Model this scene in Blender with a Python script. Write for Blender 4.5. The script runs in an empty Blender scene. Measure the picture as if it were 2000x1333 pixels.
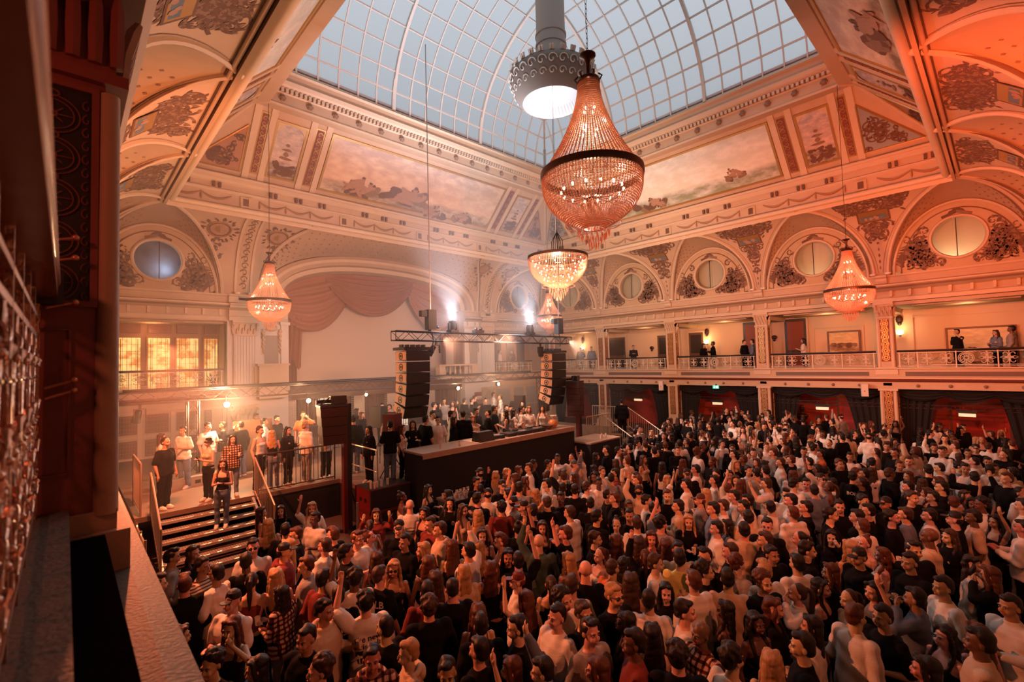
import bpy, math, random
import numpy as np
from mathutils import Vector, Matrix
from math import sin, cos, pi, radians, sqrt, atan2, hypot

sc = bpy.context.scene
col = sc.collection
H = 4.55            # the camera stands 4.55 m above the dance floor; heights below are given from eye level

# ------------------------------------------------------------------ camera
yaw, pit, rol, FPX = radians(43.65), radians(2.46), radians(-1.53), 915.0
fw = Vector((sin(yaw)*cos(pit), cos(yaw)*cos(pit), sin(pit)))
rt = Vector((cos(yaw), -sin(yaw), 0)); up = rt.cross(fw)
rt2 = rt*cos(rol)+up*sin(rol); up2 = -rt*sin(rol)+up*cos(rol)
cam = bpy.data.cameras.new('camera'); camo = bpy.data.objects.new('camera', cam); col.objects.link(camo)
M = Matrix(((rt2.x, up2.x, -fw.x, 0), (rt2.y, up2.y, -fw.y, 0), (rt2.z, up2.z, -fw.z, H), (0, 0, 0, 1)))
camo.matrix_world = M
cam.sensor_width = 36; cam.lens = FPX*36/2000; cam.clip_start = 0.05; cam.clip_end = 300
cam.dof.use_dof = True; cam.dof.focus_distance = 11.0; cam.dof.aperture_fstop = 2.2
sc.camera = camo

# ------------------------------------------------------------------ view, world
vs = sc.view_settings
vs.view_transform = 'Standard'; vs.look = 'None'; vs.gamma = 1; vs.use_curve_mapping = False; vs.exposure = -0.35
cy = sc.cycles
cy.max_bounces = 5; cy.diffuse_bounces = 1; cy.glossy_bounces = 2; cy.transmission_bounces = 4; cy.transparent_max_bounces = 12; cy.volume_bounces = 0
cy.caustics_reflective = False; cy.caustics_refractive = False; cy.sample_clamp_indirect = 4; cy.sample_clamp_direct = 0
cy.use_denoising = True
w = bpy.data.worlds.new('overcast'); sc.world = w; w.use_nodes = True
bg = w.node_tree.nodes['Background']; wn = w.node_tree; tcw = wn.nodes.new('ShaderNodeTexCoord'); sx = wn.nodes.new('ShaderNodeSeparateXYZ'); rw = wn.nodes.new('ShaderNodeValToRGB')   # overcast sky, brighter overhead
wn.links.new(tcw.outputs['Generated'], sx.inputs[0]); wn.links.new(sx.outputs['Z'], rw.inputs[0]); wn.links.new(rw.outputs[0], bg.inputs[0])
rw.color_ramp.elements[0].position = .35; rw.color_ramp.elements[0].color = (.34, .35, .365, 1); rw.color_ramp.elements[1].position = .92; rw.color_ramp.elements[1].color = (.80, .82, .86, 1)
bg.inputs[1].default_value = 1.6

# ------------------------------------------------------------------ lights
def lamp(name, kind, loc, power, color, target=None, **k):
    l = bpy.data.lights.new(name, kind); l.energy = power; l.color = color
    for a, b in k.items(): setattr(l, a, b)
    o = bpy.data.objects.new(name, l); col.objects.link(o); o.location = (loc[0], loc[1], loc[2]+H)
    if target is not None:
        d = Vector((target[0]-loc[0], target[1]-loc[1], target[2]-loc[2]))
        o.rotation_euler = d.to_track_quat('-Z', 'Y').to_euler()
    return o
RED, AMB, PEACH, WHITE = (1, .125, .035), (1, .27, .10), (1, .42, .24), (.86, .88, 1)
# red and amber washes from unseen lamps placed free inside the hall
lamp('red_wash_light', 'SPOT', (9.0, .9, 2.2), 5500, RED, (25, -1, 6.2), spot_size=radians(100), spot_blend=1, shadow_soft_size=.15)
lamp('red_wash_light', 'SPOT', (17, 1.6, 2.0), 1400, RED, (25.9, 1.5, 3.6), spot_size=radians(120), spot_blend=1, shadow_soft_size=.15)
lamp('amber_wash_light', 'SPOT', (12, 4.0, 1.6), 2900, AMB, (25, 7, 3.6), spot_size=radians(120), spot_blend=1, shadow_soft_size=.15)
lamp('peach_wash_light', 'SPOT', (15, 8.0, 1.6), 2900, PEACH, (25, 15, 5.0), spot_size=radians(120), spot_blend=1, shadow_soft_size=.15)
lamp('amber_wash_light', 'SPOT', (3.2, 9, 1.4), 4200, AMB, (5, 22.5, 5.2), spot_size=radians(120), spot_blend=1, shadow_soft_size=.15)
lamp('peach_wash_light', 'SPOT', (11, 9.0, 1.8), 4800, PEACH, (14, 22.5, 6.5), spot_size=radians(120), spot_blend=1, shadow_soft_size=.15)
lamp('white_wash_light', 'SPOT', (14, 10, 3.0), 3400, (1, .64, .46), (21, 19, 8.5), spot_size=radians(120), spot_blend=1, shadow_soft_size=.15)
lamp('amber_wash_light', 'SPOT', (9, 8.0, 2.0), 1900, (1, .42, .21), (1.0, 10.5, 6.2), spot_size=radians(130), spot_blend=1, shadow_soft_size=.15)
lamp('red_wash_light', 'POINT', (-1.2, 2.0, 1.1), 40, (1, .20, .09), shadow_soft_size=.1)
# light thrown on the crowd from the galleries and the stage truss
lamp('crowd_light', 'SPOT', (.9, 9.2, .5), 3000, (1, .22, .085), (6.0, 3.2, -3.4), spot_size=radians(120), spot_blend=.8, shadow_soft_size=.05)
lamp('crowd_light', 'SPOT', (3.8, -.9, 1.9), 1000, (1, .22, .09), (6.5, 8.5, -3.2), spot_size=radians(80), spot_blend=.8, shadow_soft_size=.05)
lamp('crowd_light', 'SPOT', (7.0, -.8, 1.9), 1500, (1, .19, .08), (13, 5.5, -3.2), spot_size=radians(85), spot_blend=.8, shadow_soft_size=.05)
lamp('crowd_light', 'SPOT', (9.2, 13.0, .8), 1700, (1, .42, .24), (13, 6.5, -3.2), spot_size=radians(110), spot_blend=.8, shadow_soft_size=.05)
lamp('crowd_light', 'SPOT', (15.8, 13.0, .8), 2600, (1, .60, .44), (19, 7.5, -3.2), spot_size=radians(90), spot_blend=.8, shadow_soft_size=.05)
lamp('stage_light', 'SPOT', (1.6, 13.0, .6), 2600, (1, .22, .08), (2.6, 15, -3.5), spot_size=radians(125), spot_blend=.9, shadow_soft_size=.08)
lamp('stage_light', 'SPOT', (12.0, 12.6, 1.0), 2100, (1, .52, .32), (12.5, 16, -2.5), spot_size=radians(120), spot_blend=.9, shadow_soft_size=.08)

# ------------------------------------------------------------------ materials
MATS = {}
def mat(name, c, rough=.6, metal=0, bump=0, bscale=8, var=0, vscale=3, emit=None, estr=0, alpha=1, trans=0, spec=None, ior=None):
    if name in MATS: return MATS[name]
    m = bpy.data.materials.new(name); m.use_nodes = True; nt = m.node_tree; N = nt.nodes; L = nt.links
    b = N['Principled BSDF']; b.inputs['Base Color'].default_value = (*c, 1); b.inputs['Roughness'].default_value = rough
    b.inputs['Metallic'].default_value = metal
    if spec is not None: b.inputs['Specular IOR Level'].default_value = spec
    if trans: b.inputs['Transmission Weight'].default_value = trans
    if emit: b.inputs['Emission Color'].default_value = (*emit, 1); b.inputs['Emission Strength'].default_value = estr
    if var or bump:
        tc = N.new('ShaderNodeTexCoord')
        if var:
            n = N.new('ShaderNodeTexNoise'); n.inputs['Scale'].default_value = vscale; n.inputs['Detail'].default_value = 5
            L.new(tc.outputs['Object'], n.inputs['Vector'])
            mx = N.new('ShaderNodeMix'); mx.data_type = 'RGBA'; mx.blend_type = 'MIX'
            mx.inputs[6].default_value = (*[x*(1-var) for x in c], 1); mx.inputs[7].default_value = (*[min(1, x*(1+var)) for x in c], 1)
            L.new(n.outputs['Fac'], mx.inputs[0]); L.new(mx.outputs[2], b.inputs['Base Color'])
        if bump:
            n2 = N.new('ShaderNodeTexNoise'); n2.inputs['Scale'].default_value = bscale; n2.inputs['Detail'].default_value = 4
            L.new(tc.outputs['Object'], n2.inputs['Vector'])
            bp = N.new('ShaderNodeBump'); bp.inputs['Strength'].default_value = bump; bp.inputs['Distance'].default_value = .02
            L.new(n2.outputs['Fac'], bp.inputs['Height']); L.new(bp.outputs[0], b.inputs['Normal'])
    MATS[name] = m
    return m
cream = mat('cream_plaster', (.58, .42, .285), .7, bump=.25, bscale=14, var=.10, vscale=2.5)
cream2 = mat('pale_moulding', (.66, .51, .36), .55, var=.06)
shade = mat('umber_shade_line', (.22, .13, .08), .7)  # dark lines by ribs and mouldings, shade put into the colour
ochre = mat('ochre_ground', (.58, .42, .26), .7, var=.12, vscale=4)
tan = mat('tan_vault', (.52, .37, .24), .75, var=.10, vscale=3)
umber = mat('painted_umber', (.16, .085, .055), .75, var=.25, vscale=9)
sepia = mat('painted_sepia', (.27, .17, .11), .75, var=.2, vscale=8)
gold = mat('gilt', (.55, .33, .12), .38, metal=.6)
oxblood = mat('oxblood_panel', (.22, .06, .04), .6, var=.2, vscale=12)
blue = mat('painted_blue', (.14, .19, .24), .7, var=.3, vscale=6)
flesh = mat('painted_flesh', (.42, .25, .17), .7, var=.2, vscale=9)
black = mat('black_paint', (.012, .011, .011), .55)
blackcloth = mat('black_drape', (.010, .008, .009), .9)
iron = mat('dark_iron', (.05, .045, .045), .4, metal=.7)
steel = mat('galvanised_steel', (.42, .39, .36), .42, metal=.75, bump=.1, bscale=40)
whitewall = mat('white_plaster', (.74, .70, .66), .7, bump=.1)
wood = mat('brown_wood', (.12, .055, .03), .45, var=.3, vscale=6)
darkwood = mat('dark_wood', (.022, .011, .008), .4, var=.3, vscale=5)
redwall = mat('red_lobby_wall', (.42, .055, .035), .6, var=.15)
floorm = mat('worn_floor', (.10, .06, .045), .5, var=.25, vscale=1.5, bump=.1)
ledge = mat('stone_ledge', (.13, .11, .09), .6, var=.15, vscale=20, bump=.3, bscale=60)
bronze = mat('dark_bronze', (.055, .03, .022), .4, metal=.6)

# ------------------------------------------------------------------ mesh helper
class MB:
    def __init__(s): s.v = []; s.f = []; s.m = []; s.n = 0
    def add(s, v, f, m=0):
        k = s.n; s.v.extend(v); s.n += len(v)
        for q in f: s.f.append([i+k for i in q]); s.m.append(m)
    def quad(s, a, b, c, d, m=0): s.add([a, b, c, d], [(0, 1, 2, 3)], m)
    def box(s, x0, x1, y0, y1, z0, z1, m=0):
        s.add([(x0, y0, z0), (x1, y0, z0), (x1, y1, z0), (x0, y1, z0), (x0, y0, z1), (x1, y0, z1), (x1, y1, z1), (x0, y1, z1)],
              [(0, 3, 2, 1), (4, 5, 6, 7), (0, 1, 5, 4), (1, 2, 6, 5), (2, 3, 7, 6), (3, 0, 4, 7)], m)
    def obox(s, c, ax, ay, az, m=0):
        c, ax, ay, az = map(Vector, (c, ax, ay, az)); v = []
        for k in (-1, 1):
            for i, j in ((-1, -1), (1, -1), (1, 1), (-1, 1)): v.append(tuple(c+ax*i+ay*j+az*k))
        s.add(v, [(0, 3, 2, 1), (4, 5, 6, 7), (0, 1, 5, 4), (1, 2, 6, 5), (2, 3, 7, 6), (3, 0, 4, 7)], m)
    def bar(s, a, b, wd, ht=None, m=0):
        a = Vector(a); b = Vector(b); d = b-a; L = d.length
        if L < 1e-6: return
        d /= L; u = Vector((0, 0, 1)) if abs(d.z) < .95 else Vector((1, 0, 0))
        x = d.cross(u).normalized(); y = x.cross(d)
        s.obox((a+b)/2, x*wd/2, y*(ht or wd)/2, d*L/2, m)
    def tube(s, P, r, n=6, m=0, cap=True, closed=False):
        P = [Vector(p) for p in P]; k = len(P); R = r if hasattr(r, '__len__') else [r]*k
        V = []; prev = None
        for i, p in enumerate(P):
            a = P[(i-1) % k] if (i > 0 or closed) else p; b = P[(i+1) % k] if (i < k-1 or closed) else p
            t = (b-a)
            t = t.normalized() if t.length > 1e-9 else Vector((0, 0, 1))
            if prev is None:
                q = Vector((0, 0, 1)) if abs(t.z) < .9 else Vector((1, 0, 0)); x = t.cross(q).normalized()
            else:
                x = prev-t*prev.dot(t); x = x.normalized() if x.length > 1e-6 else t.orthogonal().normalized()
            prev = x; y = t.cross(x)
            for j in range(n):
                an = 2*pi*j/n; V.append(tuple(p+(x*cos(an)+y*sin(an))*R[i]))
        F = []
        for i in range(k if closed else k-1):
            a = i*n; b = ((i+1) % k)*n
            for j in range(n): F.append((a+j, a+(j+1) % n, b+(j+1) % n, b+j))
        if cap and not closed: F.append(tuple(range(n-1, -1, -1))); F.append(tuple(range((k-1)*n, k*n)))
        s.add(V, F, m)
    def lathe(s, prof, n=16, c=(0, 0, 0), m=0, a0=0, a1=2*pi):
        V = []; full = abs(a1-a0-2*pi) < 1e-6; k = n if full else n+1
        for r, z in prof:
            for j in range(k):
                a = a0+(a1-a0)*j/n; V.append((c[0]+r*cos(a), c[1]+r*sin(a), c[2]+z))
        F = []
        for i in range(len(prof)-1):
            for j in range(n):
                j2 = (j+1) % k; F.append((i*k+j, i*k+j2, (i+1)*k+j2, (i+1)*k+j))
        s.add(V, F, m)
    def grid(s, fn, nu, nv, m=0):
        V = [tuple(fn(i/nu, j/nv)) for j in range(nv+1) for i in range(nu+1)]; w_ = nu+1
        s.add(V, [(j*w_+i, j*w_+i+1, (j+1)*w_+i+1, (j+1)*w_+i) for j in range(nv) for i in range(nu)], m)
    def ball(s, c, r, n=8, k=5, m=0):
        rx, ry, rz = r if hasattr(r, '__len__') else (r, r, r); V = [(c[0], c[1], c[2]-rz)]
        for i in range(1, k):
            t = -pi/2+pi*i/k
            for j in range(n):
                a = 2*pi*j/n; V.append((c[0]+rx*cos(t)*cos(a), c[1]+ry*cos(t)*sin(a), c[2]+rz*sin(t)))
        V.append((c[0], c[1], c[2]+rz)); F = []
        for j in range(n): F.append((0, 1+(j+1) % n, 1+j)); F.append((len(V)-1, len(V)-1-n+j, len(V)-1-n+(j+1) % n))
        for i in range(k-2):
            for j in range(n): F.append((1+i*n+j, 1+i*n+(j+1) % n, 1+(i+1)*n+(j+1) % n, 1+(i+1)*n+j))
        s.add(V, F, m)
    def mesh(s, name, mats, smooth=False):
        me = bpy.data.meshes.new(name); me.from_pydata(s.v, [], s.f)
        for x in (mats if isinstance(mats, (list, tuple)) else [mats]): me.materials.append(x)
        if len(me.materials) > 1: me.polygons.foreach_set('material_index', s.m)
        if smooth:
            me.polygons.foreach_set('use_smooth', [True]*len(me.polygons))
            me.set_sharp_from_angle(angle=radians(38))
        me.update(); return me
    def build(s, name, mats, parent=None, smooth=False, loc=(0, 0, 0), rz=0, abs_=True, **tags):
        o = bpy.data.objects.new(name, s.mesh(name, mats, smooth)); col.objects.link(o)
        if parent is None: o.location = (loc[0], loc[1], loc[2]+H)
        else: o.parent = parent; o.location = loc
        if rz: o.rotation_euler = (0, 0, rz)
        for a, b in tags.items(): o[a] = b
        return o
def structure(mb, name, mats, smooth=False, **k): return mb.build(name, mats, smooth=smooth, kind='structure', **k)
def thing(name, label, cat, loc=(0, 0, 0), rz=0, group=None):
    o = bpy.data.objects.new(name, None); col.objects.link(o); o.location = (loc[0], loc[1], loc[2]+H); o.rotation_euler = (0, 0, rz)
    o['label'] = label; o['category'] = cat
    if group: o['group'] = group
    o.empty_display_size = .1
    return o
def one(mb, name, mats, label, cat, group=None, **k):
    o = mb.build(name, mats, **k); o['label'] = label; o['category'] = cat
    if group: o['group'] = group
    return o
def copy_tree(o, parent=None):
    c = o.copy(); col.objects.link(c); c.parent = parent
    for ch in list(o.children): copy_tree(ch, c)
    return c
class FR:   # wall frame: u along the wall, n out into the hall, z up
    def __init__(s, O, U, N): s.O = O; s.U = U; s.N = N
    def __call__(s, u, n, z): return (s.O[0]+u*s.U[0]+n*s.N[0], s.O[1]+u*s.U[1]+n*s.N[1], z)
RW = FR((25.9, 0), (0, 1), (-1, 0)); LW = FR((.2, 0), (0, 1), (1, 0)); NW = FR((0, -1.45), (1, 0), (0, 1)); BW = FR((0, 23.65), (1, 0), (0, -1))
def extrude(mb, F, prof, u0, u1, m=0, seg=1):
    for i in range(len(prof)-1):
        (n0, z0), (n1, z1) = prof[i], prof[i+1]
        mm = m[i] if hasattr(m, '__len__') else m
        mb.quad(F(u0, n0, z0), F(u1, n0, z0), F(u1, n1, z1), F(u0, n1, z1), mm)
def fbox(mb, F, u0, u1, n0, n1, z0, z1, m=0):
    P = [F(u, n, z) for z in (z0, z1) for u, n in ((u0, n0), (u1, n0), (u1, n1), (u0, n1))]
    mb.add(P, [(0, 3, 2, 1), (4, 5, 6, 7), (0, 1, 5, 4), (1, 2, 6, 5), (2, 3, 7, 6), (3, 0, 4, 7)], m)

# ------------------------------------------------------------------ painted scrollwork, as flat 2D shapes
def stroke(P, wf):
    out = []; n = len(P); L = []; R = []
    for i in range(n):
        a = P[max(0, i-1)]; b = P[min(n-1, i+1)]; dx, dy = b[0]-a[0], b[1]-a[1]; d = hypot(dx, dy) or 1
        w_ = wf(i/(n-1))/2; L.append((P[i][0]-dy/d*w_, P[i][1]+dx/d*w_)); R.append((P[i][0]+dy/d*w_, P[i][1]-dx/d*w_))
    for i in range(n-1): out.append([L[i], L[i+1], R[i+1], R[i]])
    return out
def spiral(cx, cy, r, a0, turns, sgn, wd, n=16):
    P = []
    for i in range(n+1):
        t = i/n; rr = r*(1-t)**.8+r*.12; a = a0+sgn*2*pi*turns*t; P.append((cx+rr*cos(a), cy+rr*sin(a)))
    return stroke(P, lambda t: wd*(1.1-t*.8))
def leaf(x, y, a, L, wd):
    c, s_ = cos(a), sin(a); P = [(0, 0), (.35, .5), (.7, .38), (1, 0), (.6, -.35), (.3, -.45)]
    return [[(x+L*p[0]*c-wd*p[1]*s_, y+L*p[0]*s_+wd*p[1]*c) for p in P]]
def foliage(rnd, inside, w_, h_, n, s0=.3, wd=.05, sym=True, y0=0):
    out = []; k = 0; t = 0
    while k < n and t < n*30:
        t += 1; x = rnd.uniform(.02, w_); y = rnd.uniform(y0, h_); r = s0*rnd.uniform(.45, 1)
        if not all(inside(x+dx*r, y+dy*r) for dx, dy in ((1, 0), (-1, 0), (0, 1), (0, -1))): continue
        k += 1; g = spiral(x, y, r, rnd.uniform(0, 6.28), rnd.uniform(.9, 1.5), rnd.choice((-1, 1)), wd*rnd.uniform(.7, 1.3))
        for _ in range(4): g += leaf(x+rnd.uniform(-1, 1)*r, y+rnd.uniform(-1, 1)*r, rnd.uniform(0, 6.28), r*rnd.uniform(.5, .9), r*.35)
        for q in g:
            out.append(q)
            if sym: out.append([(-a, b) for a, b in reversed(q)])
    return out
def paint(mb, polys, f, m):
    for q in polys: mb.add([f(a, b) for a, b in q], [tuple(range(len(q)))], m)
# ================================================================== room shell
ZS, HC, DC = 3.3, 3.05, 2.5                      # spring height, rise and depth of the cove
def covef(F, ph, u, e=0): # point of the cove at angle ph; e pushes it into the hall
    n = DC*(1-cos(ph)); z = ZS+HC*sin(ph)
    return F(u, n+e*cos(ph)*.8, z-e*sin(ph)*.8)
mb = MB(); mb.box(-3.5, 29.4, -5, 26.5, -4.75, -4.55); structure(mb, 'floor', floorm)

def lunette_bay(F, c, a, hw, name, seed, win=True, phm=pi/2, art=True):
    """penetration vault, lunette wall, ribs and window of one bay"""
    vault = MB(); NP = 14
    for sg in (-1, 1):
        def g(s, t, sg=sg):
            ph = t*phm; u0, z0 = a*.93*cos(ph), ZS+.02+hw*sin(ph); n1 = DC*(1-cos(ph)); z1 = ZS+HC*sin(ph); u1 = a*cos(ph)
            return F(c+sg*(u0*(1-s)+u1*s), n1*s, z0*(1-s)+z1*s+.10*sin(pi*s)*sin(ph))
        vault.grid(g, 5, NP, 0)
        # pattern of small painted flowers on the vault
        rr = random.Random(seed)
        for i in range(5):
            for j in range(5, 12):
                s_, t_ = .18+.16*i, j/14+.03*(i % 2)
                p = Vector(g(s_, t_)); q = Vector(g(s_+.02, t_)); r_ = Vector(g(s_, t_+.012))
                du = (q-p).normalized()*.045; dv = (r_-p).normalized()*.045; nn = du.cross(dv).normalized()*.012
                if nn.z > 0: nn = -nn
                vault.quad(*[tuple(p+nn+k) for k in (-du, -dv, du, dv)], 1)
        # rib along the groin
        P = [Vector(covef(F, phm*i/18, c+sg*a*cos(phm*i/18), .02)) for i in range(19)]
        vault.tube(P, .075, 6, 2); vault.tube([p+Vector((0, 0, -.03)) for p in [Vector(covef(F, phm*i/18, c+sg*(a-.13)*cos(phm*i/18)+sg*.0, .0)) for i in range(19)]], .035, 5, 3)
        # arch band on the wall
        vault.tube([F(c+sg*(a*.93-.05)*cos(pi/2*i/14), .05, ZS+(hw-.05)*sin(pi/2*i/14)) for i in range(15)], .06, 6, 2)
        vault.tube([F(c+sg*(a*.93-.30)*cos(pi/2*i/14), .02, ZS+(hw-.32)*sin(pi/2*i/14)) for i in range(15)], .022, 5, 3)
    structure(vault, 'ceiling_vault', [tan, sepia, cream2, shade], True)
    lw = MB(); R = .80; zc = 4.53; n_ = 40
    V = []
    for i in range(n_):
        an = 2*pi*i/n_; dx, dz = cos(an), sin(an)
        t = 5.0
        # distance to the arch edge or the base
        for _ in range(1):
            lo, hi = 0, 5
            for _ in range(22):
                mid = (lo+hi)/2; x = abs(dx)*mid; z = zc+dz*mid-ZS
                ok = z > -.02 and (x/(a*.93))**2+(max(z, 0)/hw)**2 < 1
                if ok: lo = mid
                else: hi = mid
            t = lo
        V.append((dx, dz, t))
    P = [F(c+dx*R, 0, zc+dz*R) for dx, dz, t in V]+[F(c+dx*t, 0, zc+dz*t) for dx, dz, t in V]
    lw.add(P, [(i, (i+1) % n_, n_+(i+1) % n_, n_+i) for i in range(n_)], 0)
    P = [F(c+dx*R, 0, zc+dz*R) for dx, dz, t in V]+[F(c+dx*R, -.25, zc+dz*R) for dx, dz, t in V]
    lw.add(P, [(i, n_+i, n_+(i+1) % n_, (i+1) % n_) for i in range(n_)], 0)
    lw.tube([F(c+cos(2*pi*i/36)*(R+.04), .03, zc+sin(2*pi*i/36)*(R+.04)) for i in range(36)], .065, 6, 1, closed=True)
    if art:
        rr = random.Random(seed)
        def ins(x, y): return hypot(x, y-(zc-ZS)) > R+.13 and (x/(a*.93-.38))**2+(y/(hw-.42))**2 < 1 and y > .06 and (y < 1.75 or hypot(x, y-(zc-ZS)) < R+.42)
        pol = foliage(rr, ins, 2, 2.5, 42, .30, .085)
        for sg in (-1, 1):   # the big winged scroll on each side of the window
            Pn = [(sg*(1.75-.25*t+.12*sin(t*6)), .25+1.05*t) for t in [i/10 for i in range(11)]]
            pol += stroke(Pn, lambda t: .10+.22*sin(pi*t)); pol += spiral(sg*1.60, 1.38, .17, 0, 1.2, sg, .07)
            for k in range(7): pol += leaf(sg*(1.70-.05*k), .3+.14*k, pi/2-sg*(1.1+.1*k), .42, .13)
        pol += leaf(-.3, 2.15, .5, .5, .2)+leaf(.3, 2.15, pi-.5, .5, .2)+stroke([(-.45, 2.08), (0, 2.25), (.45, 2.08)], lambda t: .12)
        k = 0
        for q in pol:
            k += 1; lw.add([F(c+x, .012+.0005*(k % 7), ZS+y) for x, y in q], [tuple(range(len(q)))], 2 if k % 3 else 3)
    structure(lw, 'wall_lunette', [ochre, cream2, umber, sepia], True)
    if win:
        g = MB(); g.add([F(c+cos(2*pi*i/32)*R, -.16, zc+sin(2*pi*i/32)*R) for i in range(32)], [tuple(range(32))], 0)
        g.bar(F(c+.05, -.15, zc-R), F(c+.05, -.15, zc+R), .03, m=1)
        structure(g, 'window_%d' % (seed+1), [GLASS, iron])

def glassmat():
    m = bpy.data.materials.new('clear_glass'); m.use_nodes = True; nt = m.node_tree; nt.nodes.clear()
    o = nt.nodes.new('ShaderNodeOutputMaterial'); t = nt.nodes.new('ShaderNodeBsdfTransparent'); g = nt.nodes.new('ShaderNodeBsdfGlossy')
    t.inputs[0].default_value = (.85, .86, .84, 1); g.inputs[1].default_value = .06
    fr = nt.nodes.new('ShaderNodeFresnel'); fr.inputs[0].default_value = 1.5; mx = nt.nodes.new('ShaderNodeMixShader')
    nt.links.new(fr.outputs[0], mx.inputs[0]); nt.links.new(t.outputs[0], mx.inputs[1]); nt.links.new(g.outputs[0], mx.inputs[2]); nt.links.new(mx.outputs[0], o.inputs[0])
    return m
GLASS = glassmat()

def spandrel(F, uL, uR, name, seed, art='grot', band=None):
    """cove surface between two groins; uL(ph), uR(ph) give its edges"""
    sp = MB()
    sp.grid(lambda s, t: covef(F, t*pi/2, uL(t*pi/2)*(1-s)+uR(t*pi/2)*s), 6, 16, 0)
    u0 = (uL(0)+uR(0))/2
    sp_m = lambda x, y, e=.015: covef(F, y, u0+x, e)
    rr = random.Random(seed)
    half = lambda y: (uR(y)-uL(y))/2
    if art == 'grot':
        ins = lambda x, y: abs(x) < half(min(max(y, 0), 1.5))*.80-.10 and .25 < y < 1.36 and not (abs(x) < .62 and .80 < y < 1.10)
        out = []; t = 0; k = 0
        while k < 36 and t < 6000:
            t += 1; y = rr.uniform(.3, 1.36); x = rr.uniform(0, 2.1); r = rr.uniform(.12, .36)
            if not (ins(x-r, y) and ins(x+r, y)): continue
            k += 1; g = spiral(0, 0, r, rr.uniform(0, 6), rr.uniform(.9, 1.5), rr.choice((-1, 1)), .085)
            for _ in range(4): g += leaf(rr.uniform(-1, 1)*r, rr.uniform(-1, 1)*r, rr.uniform(0, 6), r*.8, r*.3)
            for q in g:
                for sg in (-1, 1): out.append([(sg*(x+a), y+b/2.9) for a, b in (q if sg > 0 else reversed(q))])
        for yy in [.12+.09*i for i in range(4)]: out += [[(-.03-.03*(yy), yy), (0, yy-.03), (.03+.03*yy, yy), (0, yy+.035)]]
        for k, q in enumerate(out): sp.add([sp_m(a, b, .012+.0006*(k % 7)) for a, b in q], [tuple(range(len(q)))], 1 if k % 3 else 2)
        # framed picture
        for (hx, y0, y1, e, mi) in ((.56, .84, 1.07, .022, 1), (.50, .86, 1.05, .03, 3), (.44, .88, 1.03, .036, 4)):
            sp.add([sp_m(a, b, e) for a, b in ((-hx, y0), (hx, y0), (hx, y1), (-hx, y1))], [(0, 1, 2, 3)], mi)
        for k in range(9):
            x = rr.uniform(-.3, .3); y = rr.uniform(.90, .96); r = rr.uniform(.05, .1)
            sp.add([sp_m(x+r*cos(j), y+r*.45*sin(j), .040+.001*k) for j in (0, 1, 2, 3, 4, 5)], [tuple(range(6))], 5)
        for sg in (-1, 1):   # thin painted border
            Pb = [(sg*(half(i/12*1.42+.05)-.16), i/12*1.42+.05) for i in range(13)]
            for i in range(12):
                a, b = Pb[i], Pb[i+1]; sp.quad(sp_m(a[0]-.012, a[1]), sp_m(a[0]+.012, a[1]), sp_m(b[0]+.012, b[1]), sp_m(b[0]-.012, b[1]), 2)
    structure(sp, 'ceiling_spandrel', [cream, umber, sepia, gold, blue, flesh], True)

def a_of(c, a, sg): return lambda ph: c+sg*a*cos(ph)
# right wall bays (centres in Y), left wall, near wall (centres in X)
RB = [1.05, 6.07, 11.08, 16.10, 21.12]; A = 2.27
for i, c in enumerate(RB): lunette_bay(RW, c, A, 2.72, 'right', 10+i)
for i in range(4): spandrel(RW, a_of(RB[i], A, 1), a_of(RB[i+1], A, -1), 'right', 30+i)
for i, c in enumerate(RB): lunette_bay(LW, c, A, 2.72, 'left', 50+i, win=False, art=(i < 1))
for i in range(4): spandrel(LW, a_of(RB[i], A, 1), a_of(RB[i+1], A, -1), 'left', 60+i)
NBAY = [2.70, 7.77, 12.93, 18.09, 23.3]
for i, c in enumerate(NBAY): lunette_bay(NW, c, A, 2.72, 'near', 70+i, win=False, art=False)
for i in range(4): spandrel(NW, a_of(NBAY[i], A, 1), a_of(NBAY[i+1], A, -1), 'near', 80+i)
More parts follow.
